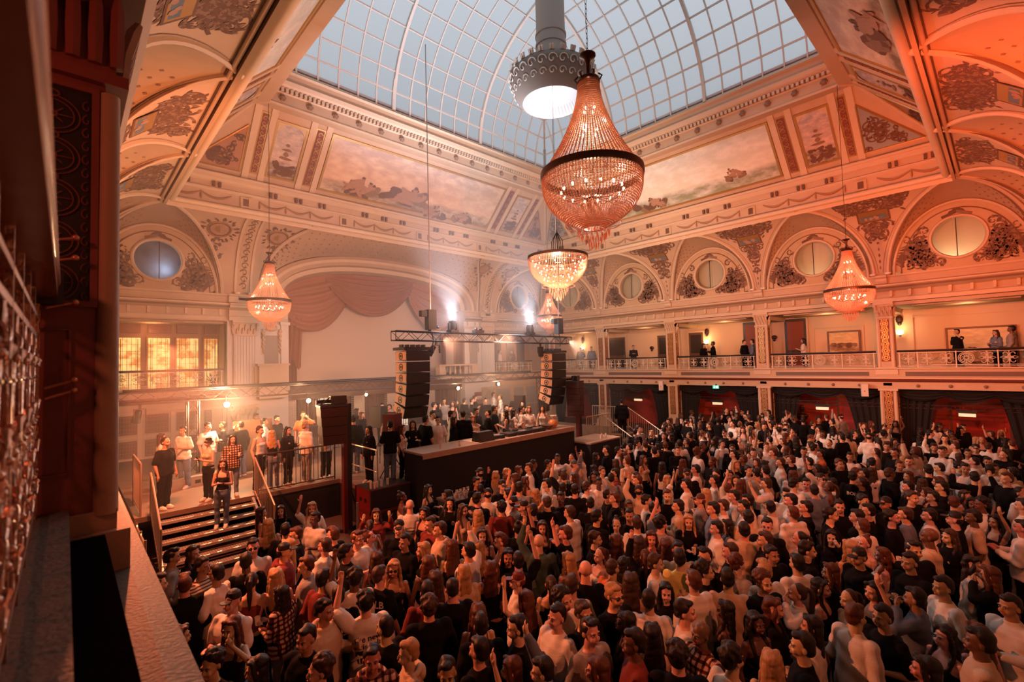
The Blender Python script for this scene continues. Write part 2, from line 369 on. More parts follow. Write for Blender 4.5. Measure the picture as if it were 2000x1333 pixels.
# back wall: two end bays and the wide stage bay
for i, c in enumerate((2.70, 23.35)): lunette_bay(BW, c, A, 2.72, 'back', 20+i)
SA, SC = 6.45, 13.03
def stw(z): # half width of the stage vault at height z
    t = min(1, max(0, (z-ZS)/3.7)); return SA*(1-t**3)**(1/3)
sgroin = lambda sg: (lambda ph: SC+sg*stw(ZS+HC*sin(ph)))
def medallion_spandrel(uL, uR, ub, seed):
    sp = MB(); sp.grid(lambda s, t: covef(BW, t*pi/2, uL(t*pi/2)*(1-s)+uR(t*pi/2)*s), 10, 16, 0)
    f = lambda x, y, e=.02: covef(BW, y, ub+x, e)
    # raised rib band with running scroll
    for i in range(16):
        a0, a1 = .04+i/16*1.50, .04+(i+1)/16*1.50
        for x0, x1, e, mi in ((-.36, -.26, .10, 1), (.26, .36, .10, 1), (-.26, .26, .05, 4)):
            sp.quad(f(x0, a0, e), f(x1, a0, e), f(x1, a1, e), f(x0, a1, e), mi)
        for sg in (-1, 1):
            sp.quad(f(sg*.36, a0, 0), f(sg*.36, a1, 0), f(sg*.36, a1, .1), f(sg*.36, a0, .1), 1)
    for i in range(13):
        y = .14+i*.105
        for q in spiral(0, 0, .13, 0 if i % 2 else pi, 1.2, 1 if i % 2 else -1, .045)+leaf(-.12, .06, .4, .2, .08)+leaf(.12, -.06, pi+.4, .2, .08):
            sp.add([f(a, y+b/2.9, .065) for a, b in q], [tuple(range(len(q)))], 2)
    rr = random.Random(seed)
    for sg in (-1, 1):
        cx = sg*1.15; cy_ = 1.02
        for r, e, mi in ((.42, .03, 2), (.34, .045, 5), (.2, .055, 3)):
            sp.add([f(cx+r*cos(k*pi/9), cy_+r*sin(k*pi/9)/2.9, e) for k in range(18)], [tuple(range(18))], mi)
        sp.tube([f(cx+.44*cos(k*pi/9), cy_+.44*sin(k*pi/9)/2.9, .04) for k in range(18)], .03, 5, 3, closed=True)
        for k in range(40):
            a = rr.uniform(0, 6.28); d = rr.uniform(.46, .62)
            for q in leaf(cx+d*cos(a), 0, a, .2, .09): sp.add([f(x, cy_+(y+d*sin(a))/2.9, .02+.001*k) for x, y in q], [tuple(range(len(q)))], 2)
        for k in range(26):
            x = cx+rr.uniform(-.12, .12)-sg*.1*(k/26); y = .86-k*.014
            for q in leaf(0, 0, rr.uniform(0, 6.28), .2, .08): sp.add([f(x+a, y+b/2.9, .02+.001*k) for a, b in q], [tuple(range(len(q)))], 2)
    structure(sp, 'ceiling_spandrel', [cream, cream2, umber, gold, ochre, flesh], True)
medallion_spandrel(a_of(2.70, A, 1), sgroin(-1), 5.78, 1)
medallion_spandrel(sgroin(1), a_of(23.35, A, -1), 20.28, 2)
# corners of the cove: thin strips between the end bays
def corner(FA, ca, sa, FB, cb, sb):
    sp = MB()
    for F, c, sg, uc in ((FA, ca, sa[0], sa[1]), (FB, cb, sb[0], sb[1])):
        sp.grid(lambda s, t: covef(F, t*pi/2, (c+sg*A*cos(t*pi/2))*(1-s)+(uc-sg*DC*(1-cos(t*pi/2)))*s), 3, 14, 0)
    structure(sp, 'ceiling_corner', [cream], True)
corner(RW, 21.12, (1, 23.65), BW, 23.35, (1, 25.9)); corner(LW, 21.12, (1, 23.65), BW, 2.70, (-1, .2))
corner(RW, 1.05, (-1, -1.45), NW, 23.3, (1, 25.9)); corner(LW, 1.05, (-1, -1.45), NW, 2.7, (-1, .2))

# stage vault (penetration), its mouldings and the proscenium splay
sv = MB()
def pa(t, a, h, p=3.0):  # superellipse arch, t in 0..1 from left foot to right foot
    x = cos(pi*(1-t)); y = max(0, 1-abs(x)**p)**(1/p) if p else 0
    return x*a, y*h
NT = 40
def g(s, t):
    x0, y0 = pa(t, 6.35, 2.55, 2.5); x1, y1 = pa(t, SA, 3.7, 3.0)
    z1 = min(ZS+y1, 6.36); ph = math.asin(min(1, (z1-ZS)/HC)); n1 = DC*(1-cos(ph))
    return BW(SC+x0*(1-s)+x1*s, n1*s, (ZS+y0)*(1-s)+z1*s)
sv.grid(g, 6, NT, 0)
for i in range(3, NT-2):
    for j in range(1, 6):
        p = Vector(g(j/6.2, i/NT)); 
        if p.z < 4.6: continue
        q = .05; sv.add([tuple(p+Vector((dx*q, -.012, -.015+dz*q))) for dx, dz in ((-1, 0), (0, -1), (1, 0), (0, 1))], [(0, 1, 2, 3)], 3)
for sg in (-1, 1):
    P = []
    for i in range(19):
        ph = pi/2*i/18; P.append(covef(BW, ph, SC+sg*stw(ZS+HC*sin(ph)), .02))
    sv.tube(P, .075, 6, 1); sv.tube([(p[0]-sg*-.14, p[1], p[2]-.02) for p in P], .03, 5, 2)
prof = [((6.35, 2.55), 0), ((6.15, 2.38), .06), ((6.0, 2.25), 0), ((5.75, 2.1), -.1), ((5.7, 2.05), -.35), ((5.45, 1.85), -.45), ((5.30, 1.70), -.95)]
for k in range(len(prof)-1):
    (a0, h0), n0 = prof[k]; (a1, h1), n1 = prof[k+1]
    def g2(s, t):
        x0, y0 = pa(t, a0, h0, 2.4); x1, y1 = pa(t, a1, h1, 2.4)
        return BW(SC+x0*(1-s)+x1*s, n0*(1-s)+n1*s, ZS+y0*(1-s)+y1*s)
    sv.grid(g2, 1, NT, 0 if k in (0, 2, 3, 5) else 1)
structure(sv, 'ceiling_stage_vault', [tan, cream2, shade, sepia], True)

# ---- cornice rectangle at the foot of the ceiling
CR = (2.70, 23.38, 1.05, 21.13)       # X0,X1,Y0,Y1 of the cornice line
def ring(mb, prof, m, base=CR):
    """prof: (inset, z) polyline swept round the rectangle; m: material per segment"""
    for i in range(len(prof)-1):
        (e0, z0), (e1, z1) = prof[i], prof[i+1]; mm = m[i] if hasattr(m, '__len__') else m
        X0, X1, Y0, Y1 = base
        A_ = [(X0+e0, Y0+e0, z0), (X1-e0, Y0+e0, z0), (X1-e0, Y1-e0, z0), (X0+e0, Y1-e0, z0)]
        B_ = [(X0+e1, Y0+e1, z1), (X1-e1, Y0+e1, z1), (X1-e1, Y1-e1, z1), (X0+e1, Y1-e1, z1)]
        for k in range(4): mb.quad(A_[k], A_[(k+1) % 4], B_[(k+1) % 4], B_[k], mm)
co = MB()
ring(co, [(-.30, 6.30), (-.16, 6.36), (-.14, 6.20), (-.06, 6.16), (-.04, 6.34), (.06, 6.36), (.06, 6.44), (-.02, 6.50), (-.02, 7.04), (.05, 7.08), (.05, 7.14), (.0, 7.17), (.0, 7.38), (.10, 7.42), (.18, 7.50), (.18, 7.58), (.24, 7.62), (.24, 7.70), (.02, 7.74)],
     [3, 3, 1, 1, 3, 1, 1, 0, 1, 1, 2, 0, 1, 1, 1, 1, 1, 0])  # umber segments: shadow of the cornice grooves, put into the colour
for e_, z_, r_, m_ in ((.10, 6.40, .11, 1), (-.22, 6.30, .05, 0), (.20, 7.66, .07, 1)):
    X0, X1, Y0, Y1 = CR
    Pc = [(X0+e_, Y0+e_, z_), (X1-e_, Y0+e_, z_), (X1-e_, Y1-e_, z_), (X0+e_, Y1-e_, z_)]
    for k_ in range(4): co.tube([Pc[k_], Pc[(k_+1) % 4]], r_, 10, m_)
def side(k, s, e, z):  # point on side k of the cornice rectangle, s metres along from its start, inset e
    X0, X1, Y0, Y1 = CR
    return [(X0+s, Y0+e, z), (X1-e, Y0+s, z), (X0+s, Y1-e, z), (X0+e, Y0+s, z)][k]
SL = [CR[1]-CR[0], CR[3]-CR[2]]*2
sdir = [(1, 0), (0, 1), (1, 0), (0, 1)]
ndir = [(0, 1), (-1, 0), (0, -1), (1, 0)]
for k in range(4):
    n = int(SL[k]/1.02); st = SL[k]/n
    for i in range(n):
        # garland swag
        s0 = i*st; P = [side(k, s0+st*t, .0, 6.92-.20*sin(pi*t)) for t in [j/8 for j in range(9)]]
        if i % 4 == 2:
            c = side(k, s0+st/2, .01, 6.77); d = sdir[k]; nn = ndir[k]
            co.obox(c, (d[0]*.20, d[1]*.20, 0), (nn[0]*.03, nn[1]*.03, 0), (0, 0, .22), 4); co.obox(c, (d[0]*.10, d[1]*.10, 0), (nn[0]*.045, nn[1]*.045, 0), (0, 0, .14), 3)
            continue
        co.tube(P, [.022+.03*sin(pi*j/8) for j in range(9)], 5, 5)
        co.tube([side(k, s0, .0, 6.95), side(k, s0, .01, 6.70), side(k, s0, 0, 6.62)], [.02, .035, .01], 5, 5)
        # paired modillions
        for dx in (-.10, .10):
            c = side(k, s0+st/2+dx, .06, 7.28); d = sdir[k]; nn = ndir[k]
            co.obox(c, (d[0]*.045, d[1]*.045, 0), (nn[0]*.07, nn[1]*.07, 0), (0, 0, .09), 3)
structure(co, 'ceiling_cornice', [cream, cream2, shade, umber, ochre, mat('shaded_garland_ochre', (.36, .21, .11), .7)], True)  # garlands get a darker ochre, their relief shading put into the colour

# ---- inclined attic with painted panels
E0, Z0_, E1, Z1_ = .05, 7.74, 2.28, 9.95
at = MB()
def sl(k, s, t, lift=0):   # point on the sloping attic: s along the side from its middle, t 0..1 up the slope
    e = E0+(E1-E0)*t; z = Z0_+(Z1_-Z0_)*t; L = hypot(E1-E0, Z1_-Z0_); ne, nz = (Z1_-Z0_)/L, -(E1-E0)/L
    p = side(k, SL[k]/2+s, e+ne*lift, z+nz*lift); return p
ring(at, [(.02, 7.74), (E0, Z0_), (E1, Z1_), (2.30, 9.90), (2.70, 9.90), (2.72, 9.98), (2.66, 10.06), (2.66, 10.42), (2.72, 10.46), (2.72, 10.62), (2.85, 10.72), (2.90, 10.86), (2.80, 11.0), (2.80, 11.20)],
     [0, 0, 1, 0, 1, 1, 0, 1, 3, 1, 1, 0, 0])
for k in range(4):
    # rosettes and dentils on the upper cornice
    L2 = SL[k]-2*2.66; n = int(L2/.98)
    for i in range(n):
        c = side(k, 2.66+(i+.5)*L2/n, 2.71, 10.24); at.ball(c, (.10, .10, .10), 8, 4, 3)
        for j in range(6):
            d = sdir[k]; at.ball((c[0]+d[0]*.09*cos(j*pi/3), c[1]+d[1]*.09*cos(j*pi/3), c[2]+.09*sin(j*pi/3)), .05, 5, 3, 3)
    n = int(L2/.17)
    for i in range(n):
        c = side(k, 2.72+(i+.5)*L2/n, 2.76, 10.54); d = sdir[k]; nn = ndir[k]
        at.obox(c, (d[0]*.05, d[1]*.05, 0), (nn[0]*.05, nn[1]*.05, 0), (0, 0, .07), 1)
structure(at, 'ceiling_attic', [cream, cream2, shade, sepia], True)
# hip mouldings at the four corners
hp = MB()
for cx_, cy2, sx, sy in ((CR[0], CR[2], 1, 1), (CR[1], CR[2], -1, 1), (CR[1], CR[3], -1, -1), (CR[0], CR[3], 1, -1)):
    for off in (-.0,):
        hp.tube([(cx_+sx*(E0+(E1-E0)*t), cy2+sy*(E0+(E1-E0)*t), Z0_+(Z1_-Z0_)*t) for t in (0, .5, 1)], .07, 6, 0)
    hp.tube([(cx_+sx*2.3, cy2+sy*2.3, 9.9), (cx_+sx*2.7, cy2+sy*2.7, 9.9)], .05, 6, 0)
structure(hp, 'ceiling_hip_moulding', [cream2], True)

def painting_mat(name, top, mid, low, sc_=2.2, k=1.0, yaxis='Y'):
    m = bpy.data.materials.new(name); m.use_nodes = True; nt = m.node_tree; N = nt.nodes; L = nt.links; b = N['Principled BSDF']
    b.inputs['Roughness'].default_value = .6
    tc = N.new('ShaderNodeTexCoord'); sp = N.new('ShaderNodeSeparateXYZ'); L.new(tc.outputs['Generated'], sp.inputs[0])
    r = N.new('ShaderNodeValToRGB'); e = r.color_ramp.elements; e[0].position = 0; e[0].color = (*low, 1); e[1].position = 1; e[1].color = (*top, 1)
    x = e.new(.34); x.color = (*mid, 1); x = e.new(.22); x.color = (*[c*.8 for c in low], 1)
    L.new(sp.outputs['Z'], r.inputs[0])
    n = N.new('ShaderNodeTexNoise'); n.inputs['Scale'].default_value = sc_; n.inputs['Detail'].default_value = 8; n.inputs['Roughness'].default_value = .62
    mp = N.new('ShaderNodeMapping'); mp.inputs['Scale'].default_value = (.6, .6, 1.6); L.new(tc.outputs['Object'], mp.inputs[0]); L.new(mp.outputs[0], n.inputs[0])
    r2 = N.new('ShaderNodeValToRGB'); r2.color_ramp.elements[0].position = .42; r2.color_ramp.elements[1].position = .68
    L.new(n.outputs['Fac'], r2.inputs[0])
    mx = N.new('ShaderNodeMix'); mx.data_type = 'RGBA'; mx.inputs[7].default_value = (*[min(1, c*1.5+.08) for c in mid], 1)
    ml = N.new('ShaderNodeMath'); ml.operation = 'MULTIPLY'; ml.inputs[1].default_value = .6*k; L.new(r2.outputs[0], ml.inputs[0])
    L.new(ml.outputs[0], mx.inputs[0]); L.new(r.outputs[0], mx.inputs[6]); L.new(mx.outputs[2], b.inputs['Base Color'])
    return m
sky1 = painting_mat('painted_sunset_sky', (.50, .40, .36), (.72, .50, .36), (.30, .22, .15))
sky2 = painting_mat('painted_day_sky', (.60, .66, .66), (.78, .76, .64), (.34, .37, .24))
sky3 = painting_mat('painted_dusk_sky', (.38, .38, .42), (.58, .46, .40), (.22, .17, .12), 5)
def panel(k, s0, s1, t0, t1, fill, lift=.03, fr=.09, label=None, fig=0, seed=0, arched=False):
    """a framed picture lying on the sloping attic"""
    p = MB()
    def q(a0, a1, b0, b1, l0, l1, m):
        p.quad(sl(k, a0, b0, l0), sl(k, a1, b0, l0), sl(k, a1, b1, l0), sl(k, a0, b1, l0), m)
    Ls = hypot(E1-E0, Z1_-Z0_); ft = fr/Ls
    for (a0, a1, b0, b1) in ((s0-fr, s1+fr, t0-ft, t0), (s0-fr, s1+fr, t1, t1+ft), (s0-fr, s0, t0, t1), (s1, s1+fr, t0, t1)):
        c = [(a0, b0), (a1, b0), (a1, b1), (a0, b1)]
        V = [sl(k, a, b, 0) for a, b in c]+[sl(k, a, b, .07) for a, b in c]
        p.add(V, [(4, 5, 6, 7), (0, 1, 5, 4), (1, 2, 6, 5), (2, 3, 7, 6), (3, 0, 4, 7)], 0)
    par = p
    rr = random.Random(seed)
    pic = MB(); n = 12; pic.grid(lambda s, t: sl(k, s0+(s1-s0)*s, t0+(t1-t0)*t, lift), n, 4, 0)
    nf = 0
    def blob(cx, ct, rx, rt_, m, ang=0):
        nonlocal nf
        nf += 1; P = []
        for j in range(12):
            a = 2*pi*j/12; x = rx*cos(a)*(1+.15*sin(3*a+nf)); y = rt_*sin(a)*(1+.15*cos(2*a+nf)); x, y = x*cos(ang)-y*sin(ang), x*sin(ang)+y*cos(ang)
            P.append(sl(k, cx+x, ct+y/Ls, lift+.006+.0007*nf))
        pic.add(P, [tuple(range(12))], m)
    for (fx, ft_, sz) in (fig or []):     # clusters of clouds and reclining figures
        for j in range(10): blob(fx+rr.uniform(-.9, .9)*sz, ft_+rr.uniform(-.10, .10)*sz/2, rr.uniform(.2, .5)*sz, rr.uniform(.12, .28)*sz, 1 if rr.random() < .6 else 2, rr.uniform(-1, 1))
        for j in range(4):
            x = fx+rr.uniform(-.5, .5)*sz; y = ft_+rr.uniform(.0, .12); an = rr.uniform(-.9, .9)
            blob(x, y, .34*sz, .15*sz, 3, an); blob(x+.3*sz, y+.06*sz, .10*sz, .11*sz, 3); blob(x-.3*sz, y-.07*sz, .30*sz, .08*sz, 3, -an); blob(x+.3*sz, y+.10*sz, .09*sz, .06*sz, 1)
    if fig == 0 and arched:               # an urn of leaves
        c = (s0+s1)/2
        for j in range(26): blob(c+rr.uniform(-.36, .36), t0+.05+rr.random()**2*.16, rr.uniform(.07, .16), rr.uniform(.05, .10), 1, rr.uniform(-1, 1))
        for a, b, cx2, ry in ((.0, .30, .26, .06), (.0, .38, .10, .09), (0, .46, .20, .05), (0, .55, .08, .06)): blob(c+a, t0+b*(t1-t0)+.06, cx2, ry, 2)
        # arch spandrels of the frame
        hw_ = (s1-s0)/2; P0 = [sl(k, c+hw_*cos(pi*j/16), t1-(.42)*(hw_/Ls)*2.0*(1-sin(pi*j/16)), lift+.03) for j in range(17)]
        P1 = [sl(k, c+hw_*cos(pi*j/16), t1, lift+.03) for j in range(17)]
        pic.add(P0+P1, [(j, j+1, 18+j, 17+j) for j in range(16)], 4)
    o = par.build('trim_frame', [gold], kind='structure')
    pic.build('picture_panel', [fill, umber, sepia, flesh, cream2], parent=o, smooth=False)
    o['label'] = label or 'painted panel in gilt frame on the sloping attic'
    return o
def strip(k, s0, s1, seed):
    p = MB(); rr = random.Random(seed)
    def q(a0, a1, b0, b1, l, m): p.quad(sl(k, a0, b0, l), sl(k, a1, b0, l), sl(k, a1, b1, l), sl(k, a0, b1, l), m)
    # flat stiles either side, dark inlay with scroll
    for a0, a1 in ((s0-.30, s0-.06), (s1+.06, s1+.30)):
        V = [sl(k, a, b, 0) for a, b in ((a0, 0), (a1, 0), (a1, 1), (a0, 1))]+[sl(k, a, b, .06) for a, b in ((a0, 0), (a1, 0), (a1, 1), (a0, 1))]
        p.add(V, [(4, 5, 6, 7), (0, 1, 5, 4), (1, 2, 6, 5), (2, 3, 7, 6), (3, 0, 4, 7)], 0)
    q(s0-.05, s1+.05, .10, .93, .03, 1); q(s0, s1, .12, .91, .045, 2)
    c = (s0+s1)/2
    for i in range(12):
        t = .15+i*.064
        for g_ in spiral(0, 0, .09, 0, 1.1, 1 if i % 2 else -1, .03): p.add([sl(k, c+a, t+b/3.1, .055) for a, b in g_], [tuple(range(len(g_)))], 1)
    p.build('trim_pilaster_strip', [cream2, gold, oxblood], kind='structure')
def tri(k, sg, hw_, seed):
    """triangular corner panel with dark scroll"""
    p = MB(); rr = random.Random(seed)
    tip = lambda t: SL[k]/2-(E0+(E1-E0)*t)-.28-.25*t
    s0 = hw_
    P = [(s0, .10), (tip(.10), .10), (s0, .10+min(.80, (tip(.10)-s0)/2.23*.80))]
    fP = lambda a, b, l: sl(k, sg*a, b, l)
    p.add([fP(a, b, .03) for a, b in P], [(0, 1, 2)], 0)
    T = P[2][1]-.10; W_ = P[1][0]-s0
    for a, b in ((P[0], P[1]), (P[1], P[2]), (P[2], P[0])): p.tube([fP(a[0], a[1], .04), fP(b[0], b[1], .04)], .035, 5, 1)
    n = 0; t = 0
    while n < 30 and t < 900:
        t += 1; a = rr.random(); b = rr.random()*(1-a)
        x = s0+a*W_; y = .10+b*T; r = rr.uniform(.06, .2)
        if (1-a-b)*W_ < r*1.3 or a*W_ < r or b*T*3.1 < r: continue
        n += 1
        for q in spiral(0, 0, r, rr.uniform(0, 6), 1.2, rr.choice((-1, 1)), .06)+leaf(0, 0, rr.uniform(0, 6), r*1.3, r*.6)+leaf(0, 0, rr.uniform(0, 6), r*1.3, r*.6):
            p.add([fP(x+c, y+d/3.1, .035+.0006*n) for c, d in q], [tuple(range(len(q)))], 2)
    p.build('trim_corner_panel', [mat('grey_blue_field', (.30, .34, .36), .7) if k == 1 else mat('russet_field', (.42, .22, .14), .7), gold, umber], kind='structure')
for k in range(4):
    half = SL[k]/2; big = 4.9 if k in (0, 2) else 4.6
    nm = {0: 'near', 1: 'right', 2: 'stage side', 3: 'left'}[k]
    figs = [(-3.2, .22, 1.0), (-.6, .30, 1.25), (1.2, .12, .7), (3.0, .16, .6)] if k == 2 else ([(-2.8, .30, .5), (1.5, .2, .7), (3.3, .3, .9)] if k == 1 else [(-3, .3, 1), (2.5, .4, 1.2)])
    panel(k, -big, big, .12, .90, sky1 if k in (0, 2) else sky2, fig=figs, seed=k, label='long painted sky scene with small figures above the %s cornice' % nm)
    for sg in (-1, 1):
        s_a = big+.42
        strip(k, min(sg*s_a, sg*(s_a+.28)), max(sg*s_a, sg*(s_a+.28)), 5+k)
        a, b = s_a+.28+.42, s_a+.28+.42+1.05
        panel(k, min(sg*a, sg*b), max(sg*a, sg*b), .14, .86, sky3, arched=True, seed=40+k+sg, label='small arched painting of a fountain above the %s cornice' % nm)
        c = b+.38
        if k in (0, 2): strip(k, min(sg*c, sg*(c+.22)), max(sg*c, sg*(c+.22)), 15+k); tri(k, sg, c+.60, 9+k)
        else: strip(k, min(sg*c, sg*(c+.20)), max(sg*c, sg*(c+.20)), 15+k); tri(k, sg, c+.50, 9+k)

# ---- skylight: cloister vault of glass
SX0, SX1, SY0, SY1 = CR[0]+2.80, CR[1]-2.80, CR[2]+2.80, CR[3]-2.80
ZB = 11.2
def vprof(t):  # 0..1 -> inset fraction, height
    a = t*pi/2; return 1-cos(a)**1.0, sin(a)
RISE = 5.6
hx, hy = (SX1-SX0)/2, (SY1-SY0)/2; mx_, my_ = (SX0+SX1)/2, (SY0+SY1)/2
def vp(side_, s, t):
    """point on one face of the vault: s -1..1 along, t 0..1 up"""
    i, z = vprof(t); i = i*.999; z = ZB+.15+RISE*z
    if side_ == 0: return (mx_+s*hx*(1-i), my_+hy*(1-i), z)
    if side_ == 1: return (mx_+hx*(1-i), my_+s*hy*(1-i), z)
    if side_ == 2: return (mx_+s*hx*(1-i), my_-hy*(1-i), z)
    return (mx_-hx*(1-i), my_+s*hy*(1-i), z)
gm = bpy.data.materials.new('frosted_roof_glass'); gm.use_nodes = True; nt = gm.node_tree; nt.nodes.clear()
o_ = nt.nodes.new('ShaderNodeOutputMaterial'); tr = nt.nodes.new('ShaderNodeBsdfTransparent'); tr.inputs[0].default_value = (.92, .95, 1, 1)
tl = nt.nodes.new('ShaderNodeBsdfTranslucent'); tl.inputs[0].default_value = (.55, .58, .62, 1); mxs = nt.nodes.new('ShaderNodeMixShader'); mxs.inputs[0].default_value = .35
nt.links.new(tr.outputs[0], mxs.inputs[1]); nt.links.new(tl.outputs[0], mxs.inputs[2]); nt.links.new(mxs.outputs[0], o_.inputs[0])
barm = mat('white_glazing_bar', (.62, .55, .48), .5)
TC = .86
for sd in range(4):
    half, run = (hx, hy) if sd in (0, 2) else (hy, hx)
    gl = MB(); NT_ = 12
    # straight bars keep their place along the side and die into the hips
    pos = []; st = 2*half/18
    for i in range(19): pos.append(-half+st*i)
    g_ = MB(); g_.grid(lambda s, t: vp(sd, s*2-1, t*TC), 12, 14, 0)
    o = g_.build('window_%d' % (sd+1), [gm], smooth=True, kind='structure')
    b = MB()
    def pt(x, t):
        i, _ = vprof(t); lim = half*(1-i); s = max(-1, min(1, x/max(lim, 1e-6))); return vp(sd, s, t), abs(x) <= lim+1e-6
    for i, x in enumerate(pos):
        P = []
        for j in range(29):
            t = TC*j/28; p, ok = pt(x, t)
            if not ok: break
            P.append(p)
        if len(P) > 1:
            thick = i % 6 == 0
            for a, c in zip(P[:-1], P[1:]): b.bar(a, c, .12 if thick else .05, .16 if thick else .07)
    for j in range(0, 10):
        t = TC*j/9.0
        i_, _ = vprof(t); lim = half*(1-i_)
        b.bar(vp(sd, -1, t), vp(sd, 1, t), .05, .07)
    for s in (-1, 1):
        P = [vp(sd, s, TC*j/20) for j in range(21)]
        for a, c in zip(P[:-1], P[1:]): b.bar(a, c, .10, .12)
    b.build('glazing_bars', [barm], parent=o)
# kerb under the glass and the roof above
rf = MB()
ring(rf, [(2.80, 11.20), (2.95, 11.22), (2.78, 11.38), (2.60, 11.5)], 0)
i_, z_ = vprof(TC); e = .01
ax, ay = hx*(1-i_), hy*(1-i_)
rf.box(mx_-ax, mx_+ax, my_-ay, my_+ay, ZB+.15+RISE*z_-.03, ZB+.15+RISE*z_+.05, 0)
structure(rf, 'ceiling_skylight_kerb', [cream2])
# roof slab outside the skylight so no daylight leaks in
rs = MB(); 
for x0, x1, y0, y1 in ((-3.6, SX0-.05, -5, 26.6), (SX1+.05, 29.6, -5, 26.6), (SX0-.05, SX1+.05, -5, SY0-.05), (SX0-.05, SX1+.05, SY1+.05, 26.6)): rs.box(x0, x1, y0, y1, 11.5, 11.6)
structure(rs, 'roof', [whitewall])
# ================================================================== right gallery
PIERS = [-1.45, 3.56, 8.575, 13.59, 18.6, 23.45]
def fret(mb, F, u, n, z0, z1, hw_, m, side_='u', rot=None):
    """pierced fretwork: a column of rings and crosses lying on a pier face"""
    k = max(1, int((z1-z0)/(2*hw_*.92))); st = (z1-z0)/k
    def P(a, z, e): return F(u+a, n+e, z) if side_ == 'u' else F(u, n+a, z)
    def ringq(cx, cz, r, wd, e=.012):
        for j in range(10):
            a0, a1 = 2*pi*j/10, 2*pi*(j+1)/10
            pts = [(cx+r*cos(a0), cz+r*sin(a0)), (cx+r*cos(a1), cz+r*sin(a1)), (cx+(r-wd)*cos(a1), cz+(r-wd)*sin(a1)), (cx+(r-wd)*cos(a0), cz+(r-wd)*sin(a0))]
            mb.quad(*[P(a, b, e) for a, b in pts], m)
    for i in range(k):
        c = z0+st*(i+.5); ringq(0, c, hw_*.92, hw_*.16); ringq(0, c, hw_*.45, hw_*.14, .014)
        for j in range(8):
            a = pi*j/4
            pts = [(hw_*.12*cos(a+1.57), c+hw_*.12*sin(a+1.57)), (hw_*.8*cos(a+.08), c+hw_*.8*sin(a+.08)), (hw_*.8*cos(a-.08), c+hw_*.8*sin(a-.08)), (hw_*.12*cos(a-1.57), c+hw_*.12*sin(a-1.57))]
            mb.quad(*[P(x, y, .013) for x, y in pts], m)
        for sx in (-1, 1):
            for q in leaf(sx*hw_*.55, 0, pi/2, hw_*.5, hw_*.35): mb.add([P(x, c+st*.5-hw_*.25+y, .011) for x, y in q], [tuple(range(len(q)))], m)
def acanthus(mb, F, u, n0, n1, hw_, z0, z1, m):
    """a carved capital with two rows of leaves and corner scrolls"""
    fbox(mb, F, u-hw_, u+hw_, n0, n1, z0+.02, z1-.10, m); fbox(mb, F, u-hw_-.07, u+hw_+.07, n0-.05, n1+.10, z1-.10, z1, m)
    fbox(mb, F, u-hw_-.03, u+hw_+.03, n0-.03, n1+.05, z0-.04, z0+.03, m)
    for row, (zz, L) in enumerate(((z0+.03, .26), (z0+.20, .28))):
        k = 4
        for i in range(k):
            c = u-hw_+(i+.5+(.5 if row else 0))*2*hw_/k
            if c > u+hw_+.05: continue
            P = [F(c, n1+.01+.09*t*t, zz+L*t) for t in (0, .3, .6, .85, 1)]; mb.tube(P, [.045, .06, .05, .045, .03], 5, m)
        for sg in (-1, 1):
            P = [F(u+sg*(hw_+.01+.07*t*t), (n0+n1)/2, zz+L*t) for t in (0, .3, .6, .85, 1)]; mb.tube(P, [.045, .06, .05, .045, .03], 5, m)
    for sg in (-1, 1): mb.ball(F(u+sg*(hw_+.03), n1+.06, z1-.16), (.075, .075, .075), 8, 5, m)
piermats = [cream2, oxblood, gold, cream]
